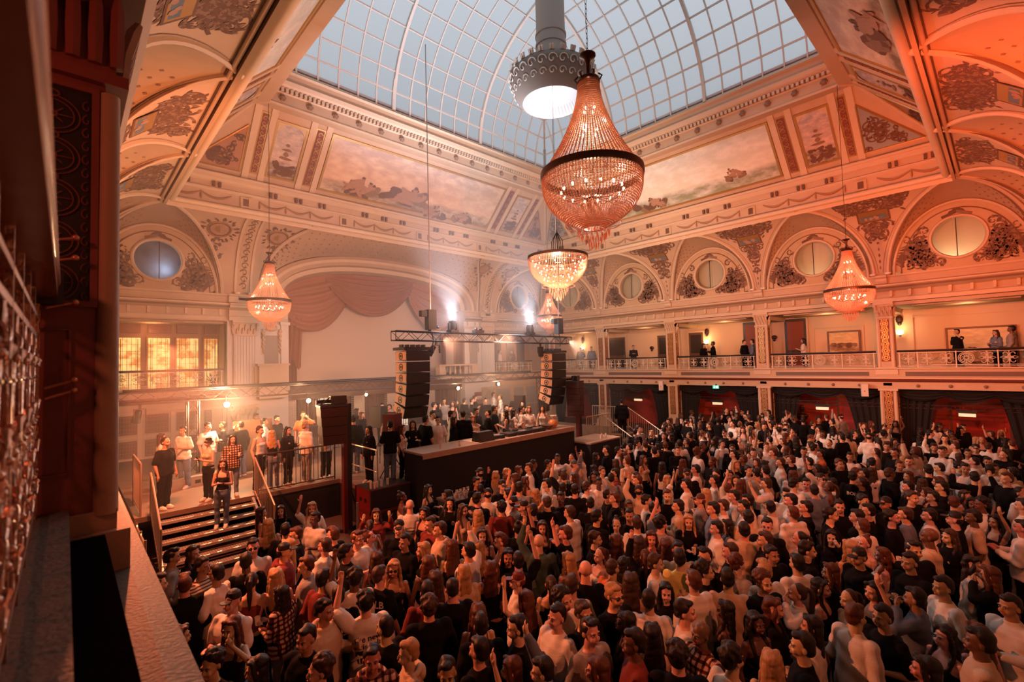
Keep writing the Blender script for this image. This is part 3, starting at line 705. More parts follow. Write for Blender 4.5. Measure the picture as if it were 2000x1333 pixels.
def pier(F, u, hw_=.30, dep=.62, upper=True, lower=True, name='pier'):
    p = MB(); n1 = 0.0
    def shaft(z0, z1, pan=True, foot=0):
        fbox(p, F, u-hw_+.03, u+hw_-.03, -dep, n1-.02, z0, z1, 3)
        for a in (-1, 1):
            for nn in (n1-.06, -dep+.06): p.tube([F(u+a*(hw_-.06), nn, z) for z in (z0, z0+.2, (z0+z1)/2, z1)], [.075, .072, .07, .062], 10, 0)
        b0, b1 = z0+.25, z1-.08
        p.quad(F(u-hw_*.55, n1-.012, b0), F(u+hw_*.55, n1-.012, b0), F(u+hw_*.55, n1-.012, b1), F(u-hw_*.55, n1-.012, b1), 1)
        fret(p, F, u, n1-.012, b0+.02, b1-.02, hw_*.52, 2)
        for a in (-1, 1):
            uu = u+a*(hw_-.025); c = -dep/2
            p.quad(F(uu, c-.17, b0), F(uu, c+.17, b0), F(uu, c+.17, b1), F(uu, c-.17, b1), 1)
            # side lattice
            k = int((b1-b0)/.3)
            for i in range(k):
                z = b0+(i+.5)*(b1-b0)/k
                for j in range(12):
                    a0, a1 = 2*pi*j/12, 2*pi*(j+1)/12; o = a*.012
                    p.quad(F(uu+o, c+.145*cos(a0), z+.145*sin(a0)), F(uu+o, c+.145*cos(a1), z+.145*sin(a1)), F(uu+o, c+.12*cos(a1), z+.12*sin(a1)), F(uu+o, c+.12*cos(a0), z+.12*sin(a0)), 2)
                    if j % 3 == 0: p.quad(F(uu+o, c+.02*cos(a0+1.5), z+.02*sin(a0+1.5)), F(uu+o, c+.12*cos(a0+.05), z+.12*sin(a0+.05)), F(uu+o, c+.12*cos(a0-.05), z+.12*sin(a0-.05)), F(uu+o, c+.02*cos(a0-1.5), z+.02*sin(a0-1.5)), 2)
    if upper:
        shaft(-.70, 1.46); acanthus(p, F, u, -dep+.05, n1-.03, hw_-.02, 1.48, 2.14, 0)
        fbox(p, F, u-hw_-.05, u+hw_+.05, -dep-.05, n1+.05, -.80, -.70, 0)
        fbox(p, F, u-hw_-.09, u+hw_+.09, -dep-.05, n1+.09, -1.02, -.80, 0)
    if lower:
        shaft(-3.62, -1.66)
        for z0, z1, e in ((-1.72, -1.64, .04), (-3.72, -3.60, .03), (-3.90, -3.72, .0), (-4.02, -3.90, .06), (-4.22, -4.02, .10), (-4.40, -4.22, .14), (-4.55, -4.40, .20)):
            fbox(p, F, u-hw_-e, u+hw_+e, -dep-e, n1+e, z0, z1, 0)
        fbox(p, F, u-hw_*.5, u+hw_*.5, n1, n1+.02, -1.5, -1.38, 3)
    # bracket carrying the vault ribs
    return p
def gallery_fascia(F, u0, u1, seed, dep=3.1):
    e = MB()
    # entablature over the gallery
    extrude(e, F, [(-.62, 2.14), (-.02, 2.14), (.02, 2.14), (.02, 2.30), (-.05, 2.34), (-.05, 2.60), (.06, 2.64), (.20, 2.70), (.22, 2.78), (.28, 2.82), (.28, 2.88), (.08, 2.92), (.02, 2.95), (.02, 3.20), (.07, 3.24), (.07, 3.30), (.0, 3.31), (-.02, 3.31)], u0, u1,
            [0, 1, 1, 1, 0, 1, 1, 2, 1, 1, 1, 0, 0, 1, 1, 1, 1])
    n = int((u1-u0)/.62)
    for i in range(n):
        u = u0+(i+.5)*(u1-u0)/n; fbox(e, F, u-.05, u+.05, -.05, .05, 2.36, 2.62, 1); fbox(e, F, u-.04, u+.04, .05, .08, 2.36, 2.46, 1)
    # gallery front
    extrude(e, F, [(-.62, -1.64), (.0, -1.64), (.02, -1.64), (.02, -1.36), (.0, -1.34), (.10, -1.27), (.14, -1.20), (.14, -1.14), (.05, -1.10), (.05, -.80), (.11, -.77), (.11, -.72), (-.25, -.72), (-.25, -1.0)], u0, u1,
            [0, 0, 0, 0, 3, 3, 1, 1, 0, 1, 1, 1, 1])
    structure(e, 'trim_gallery', [cream, cream2, shade, oxblood], False)
    g = MB()
    for a, b in zip(PIERS[:-1], PIERS[1:]):
        if F is RW: fbox(g, F, a+.62, b-.62, .05, .056, -1.08, -.90, 0)
    if F is RW: structure(g, 'trim_grille', [mat('bronze_grille', (.16, .11, .09), .6, var=.4, vscale=60)])
    r = MB()
    if F is RW:
        for a, b in zip(PIERS[:-1], PIERS[1:]):
            for i in range(4):
                u = a+1.0+i*(b-a-2.0)/3; c = F(u, .03, -1.49); r.ball(c, (.07, .07, .07), 8, 4, 0)
        structure(r, 'trim_rosette', [sepia], True)
gallery_fascia(RW, -1.45, 23.65, 1)
for i, u in enumerate(PIERS):
    structure(pier(RW, u), 'column', piermats, False)
# white corbels where the ribs land, with the scroll bracket beneath
def corbel(F, u, lab):
    c = MB()
    P = [(.0, 2.92), (.10, 2.96), (.16, 3.05), (.16, 3.16), (.24, 3.22), (.24, 3.30), (0, 3.34)]
    for sg in (-1, 1): 
        c.add([F(u+sg*.2, n, z) for n, z in P], [tuple(range(len(P)))], 0)
    for i in range(len(P)-1): c.quad(F(u-.2, *P[i]), F(u+.2, *P[i]), F(u+.2, *P[i+1]), F(u-.2, *P[i+1]), 0)
    for sg in (-1, 1):
        c.lathe([(.0, 3.30), (.10, 3.32), (.13, 3.40), (.0, 3.40)], 8, (*F(u+sg*.26, .18, 0)[:2], 0), 1)
    structure(c, 'trim_corbel', [cream2, mat('bright_plaster', (.86, .80, .70), .5)], True)
for u in (3.56, 8.575, 13.59, 18.6, 23.4): corbel(RW, u, '')
corbel(BW, 5.78, ''); corbel(BW, 20.28, '')

# gallery floor, ceiling and back wall (right)
gl = MB(); gl.box(25.9, 29.3, -1.5, 23.7, -1.62, -.95); structure(gl, 'floor_gallery', wood)
gl = MB(); gl.box(25.95, 29.3, -1.5, 23.7, 1.98, 2.12)
for y in PIERS: gl.box(25.95, 29.2, y-.28, y+.28, 1.78, 1.99)
for a, b in zip(PIERS[:-1], PIERS[1:]): gl.box(26.5, 28.6, a+.9, b-.9, 1.93, 1.98)
structure(gl, 'ceiling_gallery', cream)
gl = MB(); gl.box(29.0, 29.3, -1.5, 26.6, -4.55, 2.1, 0); gl.box(28.96, 29.0, -1.5, 23.65, -.17, -.13, 1); gl.box(28.97, 29.0, -1.5, 23.65, -.95, -.80, 1)
structure(gl, 'wall_right', [mat('peach_gallery_wall', (.70, .52, .36), .7, bump=.1), tan])
gl = MB(); gl.box(28.93, 28.99, -1.5, 23.65, -4.55, -1.62, 0); structure(gl, 'wall_lobby', redwall)
# outer shell
sh = MB(); sh.box(-3.6, 29.6, 26.5, 26.8, -4.75, 11.6); structure(sh, 'wall_back_outer', whitewall)
sh = MB(); sh.box(-3.8, -3.5, -5, 26.6, -4.75, 11.6); structure(sh, 'wall_left_outer', redwall)
sh = MB(); sh.box(-3.6, 29.6, -5.2, -5, -4.75, 11.6); structure(sh, 'wall_near_outer', redwall)
sh = MB(); sh.box(.2, 25.9, -1.75, -1.45, -4.55, 3.3); structure(sh, 'wall_near', cream)
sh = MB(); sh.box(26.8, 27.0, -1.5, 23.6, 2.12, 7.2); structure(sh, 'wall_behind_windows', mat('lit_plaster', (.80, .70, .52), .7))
sh = MB(); sh.box(29.3, 29.6, -5, 26.6, -4.75, 11.6); structure(sh, 'wall_right_outer', whitewall)
# glow behind the oculus windows of the two nearest bays
for i, c in enumerate(RB):
    lamp('attic_room_light', 'POINT', (26.45, c+.3, 3.1), (150, 60, 12, 6, 30)[i], (1, .74, .46), shadow_soft_size=.08)

# doors and panels of the gallery wall
def gdoor(y0, y1, z1, z0=-.95, m=None, nm='door_1', x=28.97):
    d = MB(); d.box(x-.05, x, y0, y1, z0, z1, 0); d.box(x-.06, x-.05, y0+.12, y1-.12, z0+1.15, z1-.15, 1); d.box(x-.06, x-.05, y0+.12, y1-.12, z0+.2, z0+1.0, 1)
    for a, b, c, e in ((y0-.09, y0, z0, z1+.09), (y1, y1+.09, z0, z1+.09), (y0, y1, z1, z1+.09)): d.box(x-.07, x, a, b, c, e, 2)
    d.box(x-.12, x-.06, y0+.10, y0+.14, z0+1.0, z0+1.18, 3)
    structure(d, nm, m or [wood, darkwood, cream2, gold])
gdoor(14.75, 16.1, 1.45, nm='door_1'); gdoor(12.95, 13.9, 1.5, nm='door_2'); gdoor(18.6, 20.2, 1.5, nm='door_3'); gdoor(9.2, 10.55, 1.9, m=[darkwood, oxblood, cream2, gold], nm='door_4'); gdoor(7.3, 8.35, 1.9, m=[darkwood, oxblood, cream2, gold], nm='door_5')
for i, (a, b) in enumerate(((4.8, 7.0), (-.85, 2.95))):
    d = MB(); x = 28.97; z0, z1 = (-.4, 1.30) if i == 0 else (-.5, 1.55)
    for q in ((a, b, z1, z1+.05), (a, a+.05, z0, z1), (b-.05, b, z0, z1)): d.box(x-.03, x, q[0], q[1], q[2], q[3])
    structure(d, 'trim_%d' % (i+1), cream2)
def picture(y0, y1, z0, z1, label, seed, m):
    t = thing('framed_painting', label, 'painting', (28.95, (y0+y1)/2, z0))
    f = MB(); h_ = z1-z0; w_ = (y1-y0)/2
    for q in ((-w_, w_, 0, .08), (-w_, w_, h_-.08, h_), (-w_, -w_+.08, .08, h_-.08), (w_-.08, w_, .08, h_-.08)): f.box(-.06, .02, q[0], q[1], q[2], q[3])
    f.build('frame', [wood], parent=t)
    c = MB(); c.box(-.03, .015, -w_+.08, w_-.08, .08, h_-.08, 0); rr = random.Random(seed)
    for k in range(34):
        y = rr.uniform(-w_+.2, w_-.2); z = h_*rr.uniform(.30, .42); r = rr.uniform(.03, .10)
        c.add([(-.032-.0004*k, y+r*1.6*cos(j), z+r*sin(j)) for j in (0, 1, 2, 3, 4, 5)], [tuple(range(6))], 1+(k % 2))
    c.build('canvas', [m, umber, sepia], parent=t)
picture(4.94, 6.36, -.06, 1.11, 'smaller brown framed harbour painting on the upper gallery wall', 3, painting_mat('amber_canvas', (.60, .42, .22), (.66, .46, .24), (.30, .17, .08), 4))
picture(-.40, 1.80, -.62, .98, 'larger pale framed landscape painting behind two standing people on the gallery', 5, painting_mat('pale_canvas', (.66, .52, .34), (.70, .56, .36), (.42, .28, .14), 4))
# wall sconces and bronze masks
sconce_m = mat('sconce_glow', (1, .8, .5), .5, emit=(1, .62, .26), estr=9)
for i, (y, lab) in enumerate(((3.39, 'glowing brass wall sconce beside the larger gallery painting'), (12.72, 'glowing brass wall sconce behind the long haired gallery woman'), (22.4, 'glowing brass wall sconce behind the two far gallery men'))):
    t = thing('wall_sconce', lab, 'sconce', (28.94, y, .75), group='gallery wall sconces')
    a = MB(); a.lathe([(.02, .0), (.13, .06), (.15, .22), (.14, .22), (.11, .08), (.02, .03)], 12, (-.12, 0, 0)); a.build('shade', [sconce_m], parent=t, smooth=True)
    a = MB(); a.box(-.14, .02, -.04, .04, -.06, .02); a.ball((-.02, 0, .75), (.05, .14, .22), 8, 6); a.ball((-.04, 0, .55), (.05, .08, .10), 8, 6); a.build('bracket', [bronze], parent=t, smooth=True)
    lamp('sconce_light', 'POINT', (28.5, y, 1.15), 26, (1, .55, .25), shadow_soft_size=.06)
for y, z, lab in ((8.9, .95, 'dark carved wall mask near the leaning woman on the gallery'), (16.55, .65, 'dark carved wall mask behind the lone man on the gallery')):
    m_ = MB(); m_.ball((0, 0, 0), (.07, .16, .12), 10, 6); m_.ball((-.03, 0, -.14), (.05, .08, .10), 8, 5)
    one(m_, 'wall_mask', [bronze], lab, 'wall mask', loc=(28.95, y, z), smooth=True)
for y in (6.0, 11.0, 16.1, 21.0, 1.0): lamp('gallery_ceiling_light', 'POINT', (27.4, y, 1.6), 40, (1, .46, .22), shadow_soft_size=.2)
for y in (1.0, 6.2, 11.2, 16.2): lamp('lobby_light', 'POINT', (27.9, y, -2.2), 9, (1, .22, .10), shadow_soft_size=.12)
lamp('lobby_lamp_light', 'POINT', (28.3, 4.3, -2.4), 40, (1, .6, .25), shadow_soft_size=.05)

# ironwork balustrades
railwhite = mat('cream_ironwork', (.72, .64, .52), .5)
def balustrade(F, u0, u1, label, z0=-.72, z1=-.02, n=-.10, group=None, thick=1.35):
    c0 = F((u0+u1)/2, n, z0); t = thing('balustrade', label, 'balustrade', c0, group=group)
    def L(u, nn, z): p = F(u, nn, z); return (p[0]-c0[0], p[1]-c0[1], z-c0[2])
    h = MB(); P = [L(u0, n, z1), L(u1, n, z1)]; h.tube([P[0], P[1]], .035*thick, 8); h.build('handrail', [darkwood], parent=t, smooth=True)
    r = MB(); w_ = u1-u0; k = max(2, round(w_/.62)); us = [u0+.08+(w_-.16)*i/k for i in range(k+1)]
    pst = [us[0], us[-1]]+[us[i] for i in range(1, k) if i % 2 == 0]
    for u in pst: r.bar(L(u, n, z0), L(u, n, z1), .028*thick)
    for z in (z0+.04, z0+.10, z1-.07): r.bar(L(u0, n, z), L(u1, n, z), .014*thick)
    r.build('frame_bars', [railwhite], parent=t)
    s = MB(); zc = (z0+z1)/2+.02; hh = (z1-z0)/2-.12; rad = .010*thick
    mid = (u0+u1)/2
    for j in range(24): pass
    for R_ in (hh, hh*.78, hh*.28): s.tube([L(mid+R_*cos(2*pi*j/24), n, zc+R_*sin(2*pi*j/24)) for j in range(24)], rad, 4, closed=True)
    for j in range(12):
        a = 2*pi*j/12; s.bar(L(mid+hh*.28*cos(a), n, zc+hh*.28*sin(a)), L(mid+hh*.9*cos(a), n, zc+hh*.9*sin(a)), rad*1.4)
    cs = [(us[i]+us[i+1])/2 for i in range(k)]
    for c in cs:
        if abs(c-mid) < hh: continue
        for sx in (-1, 1):
            for sz in (-1, 1):
                Q = []
                for j in range(15):
                    tt = j/14; a = tt*4.6; rr_ = .04+.10*(1-tt); Q.append(L(c+sx*(.12-rr_*sin(a)*.9), n, zc+sz*(hh*.52-rr_*cos(a))))
                s.tube(Q, rad, 4)
            s.tube([L(c+sx*.0, n, zc), L(c+sx*.15, n, zc+.05), L(c+sx*.24, n, zc), L(c+sx*.15, n, zc-.05), L(c, n, zc)], rad, 4)
        s.bar(L(c, n, z0+.1), L(c, n, z1-.07), rad*1.6); s.ball(L(c, n, zc), .03, 6, 4)
    s.build('scroll_panels', [railwhite], parent=t)
    return t
for (a, b), lab in zip(list(zip(PIERS[:-1], PIERS[1:]))[::-1], ('white iron balustrade in the farthest bay of the right gallery', 'white iron balustrade in front of the lone man in dark on the gallery', 'white iron balustrade in front of the talking couple on the gallery', 'white iron balustrade below the smaller gallery painting', 'white iron balustrade below the larger gallery painting')):
    balustrade(RW, a+.36, b-.36, lab, group='right gallery balustrades')

# black drapes of the lower arcade
def drape(F, ua, ub, n, z0, z1, wt, wb, sg, label, group='black side drapes'):
    """side drape hanging from ua side; width wt at the top, wb at the bottom"""
    m = MB(); 
    def g(s, t):
        w_ = wt+(wb-wt)*(1-t)**.7; return F(ua+sg*s*w_, n+.05*sin(s*30+t*1.5)*(.6+.4*t), z0+(z1-z0)*t)
    m.grid(g, 60, 10, 0); m.grid(lambda s, t: tuple(Vector(g(s, t))+Vector((F.N[0]*-.02, F.N[1]*-.02, 0))), 60, 10, 0)
    c0 = F(ua, n, z0); m.v = [(x-c0[0], y-c0[1], z-c0[2]) for x, y, z in m.v]
    return one(m, 'drape', [blackcloth], label, 'drape', group, loc=c0, smooth=True)
BN = ('farthest', 'fourth nearest', 'third nearest', 'second nearest', 'nearest')
for i, (a, b) in enumerate(list(zip(PIERS[:-1], PIERS[1:]))[::-1]):
    drape(RW, a+.32, b, -.52, -4.54, -1.75, 1.45, .85, 1, 'black drape on the near side of the %s lower arcade bay' % BN[i])
    drape(RW, b-.32, b, -.5, -4.54, -1.75, 1.30, .75, -1, 'black drape on the stage side of the %s lower arcade bay' % BN[i])
    v = MB()
    def g(s, t, a=a, b=b):
        k = 3; d = .28+.22*abs(sin(pi*k*s)); return RW(a+.33+(b-a-.66)*s, -.28+.04*sin(t*22+sin(pi*k*s)*2), -1.66-t*d)
    v.grid(g, 60, 12, 0); c0 = RW((a+b)/2, -.42, -2.2); v.v = [(x-c0[0], y-c0[1], z-c0[2]) for x, y, z in v.v]
    one(v, 'valance', [blackcloth], 'black swagged valance across the top of the %s lower arcade bay' % BN[i], 'valance', 'black valances', loc=c0, smooth=True)
    # thin lattice truss bar carrying the drape with an emergency lamp box
    tb = MB(); z = -2.32
    for zz in (z, z-.16): tb.tube([(0, -2.24, zz), (0, 2.24, zz)], .015, 5)
    for j in range(16): tb.bar((0, -2+j*.25, z), (0, -2+(j+.5)*.25, z-.16), .01); tb.bar((0, -2+(j+.5)*.25, z-.16), (0, -2+(j+1)*.25, z), .01)
    one(tb, 'curtain_truss', [iron], 'thin black lattice bar under the valance of the %s lower arcade bay' % BN[i], 'truss', 'curtain lattice bars', loc=(26.4, (a+b)/2, 0))
    if i > 0:
        t = thing('lamp_box', 'small hanging lamp box in the opening of the %s lower arcade bay' % BN[i], 'lamp', (26.4, (a+b)/2+.1, -2.66), group='lamp boxes under the gallery')
        q = MB(); q.box(-.08, .08, -.30, .30, .06, .16); q.bar((0, -.2, .14), (0, -.2, .34), .02); q.bar((0, .2, .14), (0, .2, .34), .02); q.build('housing', [black], parent=t)
        q = MB(); q.box(-.07, .07, -.25, .25, -.07, .06); q.build('diffuser', [mat('lamp_diffuser', (.9, .7, .5), .5, emit=(1, .62, .36), estr=1.1)], parent=t)
# lobby doors and panelling seen through the drapes
gdoor(4.6, 6.0, -2.35, z0=-4.55, m=[mat('red_lobby_door', (.42, .02, .02), .5), mat('red_lobby_door2', (.30, .015, .015), .5), wood, gold], nm='door_6', x=28.9)
gdoor(.0, 1.75, -2.45, z0=-4.55, m=[mat('red_lobby_door', (.42, .02, .02), .5), mat('red_lobby_door2', (.30, .015, .015), .5), wood, gold], nm='door_7', x=28.9)
q = MB(); q.box(28.80, 28.9, 4.15, 4.5, -4.55, -2.5, 0); structure(q, 'door_8', [mat('lit_doorway', (.8, .55, .22), .6, emit=(1, .55, .18), estr=.9)])
q = MB(); q.box(28.7, 28.92, 2.2, 4.1, -4.55, -3.6); q.box(28.7, 28.92, 9.6, 16.2, -4.55, -3.65); structure(q, 'wall_dado', wood)
# bust on a pedestal
t = thing('bust', 'dark sculpted bust on a pedestal in the second nearest arcade bay', 'bust', (27.6, 7.35, -4.55))
q = MB(); q.lathe([(.26, 0), (.26, .08), (.20, .12), (.18, .9), (.24, .95), (.24, 1.0), (0, 1.0)], 12); q.build('pedestal', [darkwood], parent=t, smooth=True)
q = MB(); q.lathe([(.10, 1.0), (.08, 1.08), (.20, 1.16), (.28, 1.32), (.26, 1.40), (.10, 1.46), (.07, 1.52), (.08, 1.58), (.115, 1.66), (.12, 1.76), (.09, 1.86), (0, 1.89)], 12); q.build('head_and_shoulders', [bronze], parent=t, smooth=True)
# box speakers on the gallery front
for y, lab in ((14.15, 'small white box speaker on the far gallery front'), (4.35, 'small white box speaker on the near gallery front')):
    t = thing('wall_speaker', lab, 'speaker', (25.66, y, -1.95), group='white gallery speakers')
    q = MB(); q.box(-.13, .13, -.12, .12, -.02, .52); q.build('cabinet', [mat('white_speaker', (.75, .70, .64), .5)], parent=t, rz=.3)
    q = MB(); q.bar((.1, 0, .3), (.26, 0, .36), .05); q.box(-.135, -.13, -.05, .05, .20, .23); q.build('bracket', [iron], parent=t)
t = thing('exit_sign', 'green running figure exit sign on the gallery front', 'sign', (25.80, 10.98, -1.80))
q = MB(); q.box(-.02, .02, -.16, .16, -.0, .17, 0); q.box(0, .15, -.02, .02, .17, .25, 1); q.build('housing', [mat('exit_green', (.05, .5, .35), .5, emit=(.10, .75, .50), estr=1.3), iron], parent=t)
q = MB(); q.box(-.026, -.021, -.13, -.02, .03, .14, 0); q.ball((-.024, .05, .13), (.004, .018, .018), 6, 4); q.bar((-.024, .05, .11), (-.024, .07, .06), .02); q.bar((-.024, .07, .06), (-.024, .03, .02), .014); q.bar((-.024, .07, .06), (-.024, .10, .03), .014); q.bar((-.024, .02, .09), (-.024, .09, .085), .012)
q.build('figure', [mat('exit_white', (.9, 1, .95), .5, emit=(.8, 1, .9), estr=1.5)], parent=t)

# ================================================================== near left gallery: pier, ledge, ironwork beside the camera
nmat = [mat('shadowed_cream', (.40, .26, .19), .6, bump=.2, bscale=25), mat('shaded_inlay', (.012, .006, .006), .5), mat('shaded_red_fret', (.16, .045, .035), .5), mat('red_lit_panel', (.20, .05, .04), .55, var=.15)]  # near pier: shadow and red light put into these darker colours
p = MB(); u, hw_, dep = 3.56, .36, .74
fbox(p, LW, u-hw_, u+hw_, -dep, -.06, -.72, 1.50, 3)
p.tube([LW(u-hw_+.01, -.045, z) for z in (-.72, -.4, .4, 1.46)], [.052, .050, .047, .044], 16, 0); p.tube([LW(u+hw_-.01, -.045, z) for z in (-.72, -.4, .4, 1.46)], [.052, .050, .047, .044], 16, 0)
Fn = lambda x, z, e=0: (x, 3.2-.004-e, z)      # the face turned to the camera
xc, xw = -.06, .145
p.quad(Fn(xc-xw, .36), Fn(xc+xw, .36), Fn(xc+xw, 1.44), Fn(xc-xw, 1.44), 1)
for r_ in ((xc-xw-.03, xc-xw, .33, 1.47), (xc+xw, xc+xw+.03, .33, 1.47), (xc-xw, xc+xw, .33, .36), (xc-xw, xc+xw, 1.44, 1.47)): p.box(r_[0], r_[1], 3.18, 3.2, r_[2], r_[3], 3)
for r_ in ((xc-.11, xc-.10, -.5, .22), (xc+.07, xc+.08, -.5, .22), (xc-.10, xc+.07, -.5, -.49), (xc-.10, xc+.07, .21, .22)): p.box(r_[0], r_[1], 3.185, 3.2, r_[2], r_[3], 2)
for i in range(5):
    zc = .45+.21*i
    for R_, t_ in ((.102, .004), (.080, .0035), (.015, .007)): p.tube([Fn(xc+R_*cos(2*pi*j/28), zc+R_*.92*sin(2*pi*j/28), .006) for j in range(28)], t_, 5, 2, closed=True)
    for j in range(8):
        a_ = pi*j/4; p.tube([Fn(xc+.015*cos(a_), zc+.015*sin(a_), .006), Fn(xc+.045*cos(a_), zc+.045*sin(a_)*.92, .008), Fn(xc+(.079 if j % 2 == 0 else .055)*cos(a_), zc+(.073 if j % 2 == 0 else .05)*sin(a_), .006)], [.003, .004, .002], 5, 2)
    p.tube([Fn(xc+.024*cos(2*pi*j/12), zc+.105+.017*sin(2*pi*j/12), .007) for j in range(12)], .005, 5, 2, closed=True)
    for sg in (-1, 1):
        for k_ in range(3):
            z2 = zc-.07+.07*k_; p.tube([Fn(xc+sg*(.128-.022*sin(t_*.5)*(1-t_/12)), z2+.03*cos(t_*.5)*(1-t_/12), .006) for t_ in range(12)], .004, 4, 2)
rr = random.Random(12)
fbox(p, LW, u-hw_-.05, u+hw_+.05, -dep-.05, .03, 1.50, 1.56, 3); fbox(p, LW, u-hw_-.02, u+hw_+.02, -dep, -.02, 1.56, 2.06, 3); fbox(p, LW, u-hw_-.12, u+hw_+.10, -dep-.05, .10, 2.04, 2.14, 3)
for i in range(9):
    x = -.50+i*.085; p.tube([(x, 3.19-.02-.07*t_*t_, 1.60+.36*t_) for t_ in (0, .4, .8, 1)], [.03, .035, .03, .012], 6, 3)
p.tube([(-.22+.14*cos(t_*.45)*(1-t_/24), 3.10, 1.92+.11*sin(t_*.45)*(1-t_/24)) for t_ in range(20)], .022, 6, 3); p.tube([(.02+.12*cos(t_*.45)*(1-t_/24), 3.10, 1.94+.10*sin(t_*.45)*(1-t_/24)) for t_ in range(20)], .022, 6, 3)
for i in range(5):
    y_ = 3.26+i*.14; p.tube([(.19+.02+.07*t_*t_, y_, 1.60+.34*t_) for t_ in (0, .4, .8, 1)], [.03, .035, .035, .02], 6, 0)
for z0, z1, e in ((-.80, -.70, .02), (-1.02, -.80, .07)): fbox(p, LW, u-hw_-e, u+hw_+e, -dep-e, e-.02, z0, z1, 0)
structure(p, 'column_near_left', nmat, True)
structure(pier(LW, u, upper=False), 'column_near_left_lower', piermats)
for u in (8.575, 13.59, 18.6, 23.4): structure(pier(LW, u), 'column', piermats)
corbel(LW, 3.56, ''); corbel(LW, 8.575, '')
e = MB()
extrude(e, LW, [(-.62, 2.14), (.02, 2.14), (.02, 2.30), (-.05, 2.34), (-.05, 2.60), (.06, 2.64), (.20, 2.70), (.28, 2.82), (.28, 2.88), (.02, 2.95), (.02, 3.20), (.07, 3.30), (-.02, 3.31)], -1.45, 23.65, 0)
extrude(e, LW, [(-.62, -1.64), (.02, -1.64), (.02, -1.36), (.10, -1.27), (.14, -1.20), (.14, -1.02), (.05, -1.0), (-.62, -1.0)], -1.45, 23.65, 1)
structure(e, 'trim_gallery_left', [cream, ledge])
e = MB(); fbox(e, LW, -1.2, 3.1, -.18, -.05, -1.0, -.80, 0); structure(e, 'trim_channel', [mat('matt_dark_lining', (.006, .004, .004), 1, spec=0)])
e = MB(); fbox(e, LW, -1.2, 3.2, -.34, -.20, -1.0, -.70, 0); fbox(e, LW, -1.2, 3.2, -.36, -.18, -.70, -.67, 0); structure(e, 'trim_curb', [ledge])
e = MB(); fbox(e, LW, -1.4, 23.5, -3.4, -.2, -1.62, -1.0, 0); structure(e, 'floor_gallery_left', wood)
# the balustrade right beside the lens
t = thing('balustrade', 'gilded iron scroll balustrade close to the camera', 'balustrade', (-.10, 1.6, -.67))
q = MB(); q.tube([(.05, -2.6, 1.10), (.05, 1.52, 1.10)], .030, 12); q.tube([(-.07, -2.6, 1.12), (-.07, 1.52, 1.12)], .038, 12); q.box(-.10, .07, -2.6, 1.52, 1.03, 1.07)
q.build('handrail', [mat('polished_wood', (.34, .13, .07), .22, var=.3, vscale=6)], parent=t, smooth=True)
q = MB(); q.box(-.11, .09, 1.50, 1.58, 1.0, 1.16); q.build('rail_end', [iron], parent=t)
gilt2 = mat('rubbed_gilt_iron', (.52, .31, .22), .32, metal=.75, bump=.5, bscale=30)
q = MB()
for z in (.06, .84, .93): q.bar((0, -2.6, z), (0, 1.55, z), .014, .02)
for k in range(12):
    y = -2.55+k*.37; q.bar((0, y, 0), (0, y, 1.03), .016); q.bar((0, y+.045, 0), (0, y+.045, .93), .010)
q.bar((0, 1.55, 0), (0, 1.55, 1.03), .022)
q.build('frame_bars', [gilt2], parent=t)
q = MB(); rr = random.Random(4)
for k in range(11):
    y = -2.34+k*.37
    for sx in (-1, 1):
        q.tube([(0.0, y+sx*.13*sin(pi*j/16), .08+.76*j/16) for j in range(17)], .007, 6)
        for zc in (.22, .46, .70):
            Q = [(.006*sin(j), y+sx*(.10-(.015+.05*(1-j/14))*sin(j*.38)), zc+(.02+.06*(1-j/14))*cos(j*.38)) for j in range(15)]; q.tube(Q, [.008-.0003*j for j in range(15)], 6); q.ball(Q[-1], .012, 8, 5)
        for zc in (.15, .33, .51, .69): q.tube([(0, y+sx*.02, zc), (.012, y+sx*.06, zc+.04), (.016, y+sx*.09, zc+.01)], [.007, .011, .003], 6)
    q.tube([(0, y+.06*cos(2*pi*j/16), .46+.09*sin(2*pi*j/16)) for j in range(16)], .007, 6, closed=True)
q.build('scroll_panels', [gilt2], parent=t, smooth=True)
for z in (1.30, 1.20, .98, .60, .55):
    q = MB(); q.tube([(.03, 1.50, z), (.12, 1.52, z+.03)], .006, 6); q.ball((.13, 1.525, z+.035), .016, 10, 6)
    q.build('knob', [mat('copper_knob', (.55, .22, .14), .35, metal=.5)], parent=t, smooth=True)
# ================================================================== back wall
def wb(mb, x0, x1, z0, z1, n0=-.3, n1=0, m=0): fbox(mb, BW, x0, x1, n0, n1, z0, z1, m)
W = MB()
for x0, x1 in ((5.17, 7.72), (18.34, 20.9)): wb(W, x0, x1, -4.55, 3.3, -.5, 0, 1)
for x0, x1 in ((.2, 5.17), (20.9, 25.9)):
    wb(W, x0, x1, 2.10, 3.3, -.5, 0, 0); wb(W, x0, x1, -1.62, -.80, -.5, 0, 0)
wb(W, 7.72, 18.34, -1.15, -.62, -2.1, -1.75, 2)
structure(W, 'wall_back', [cream, whitewall, wood])
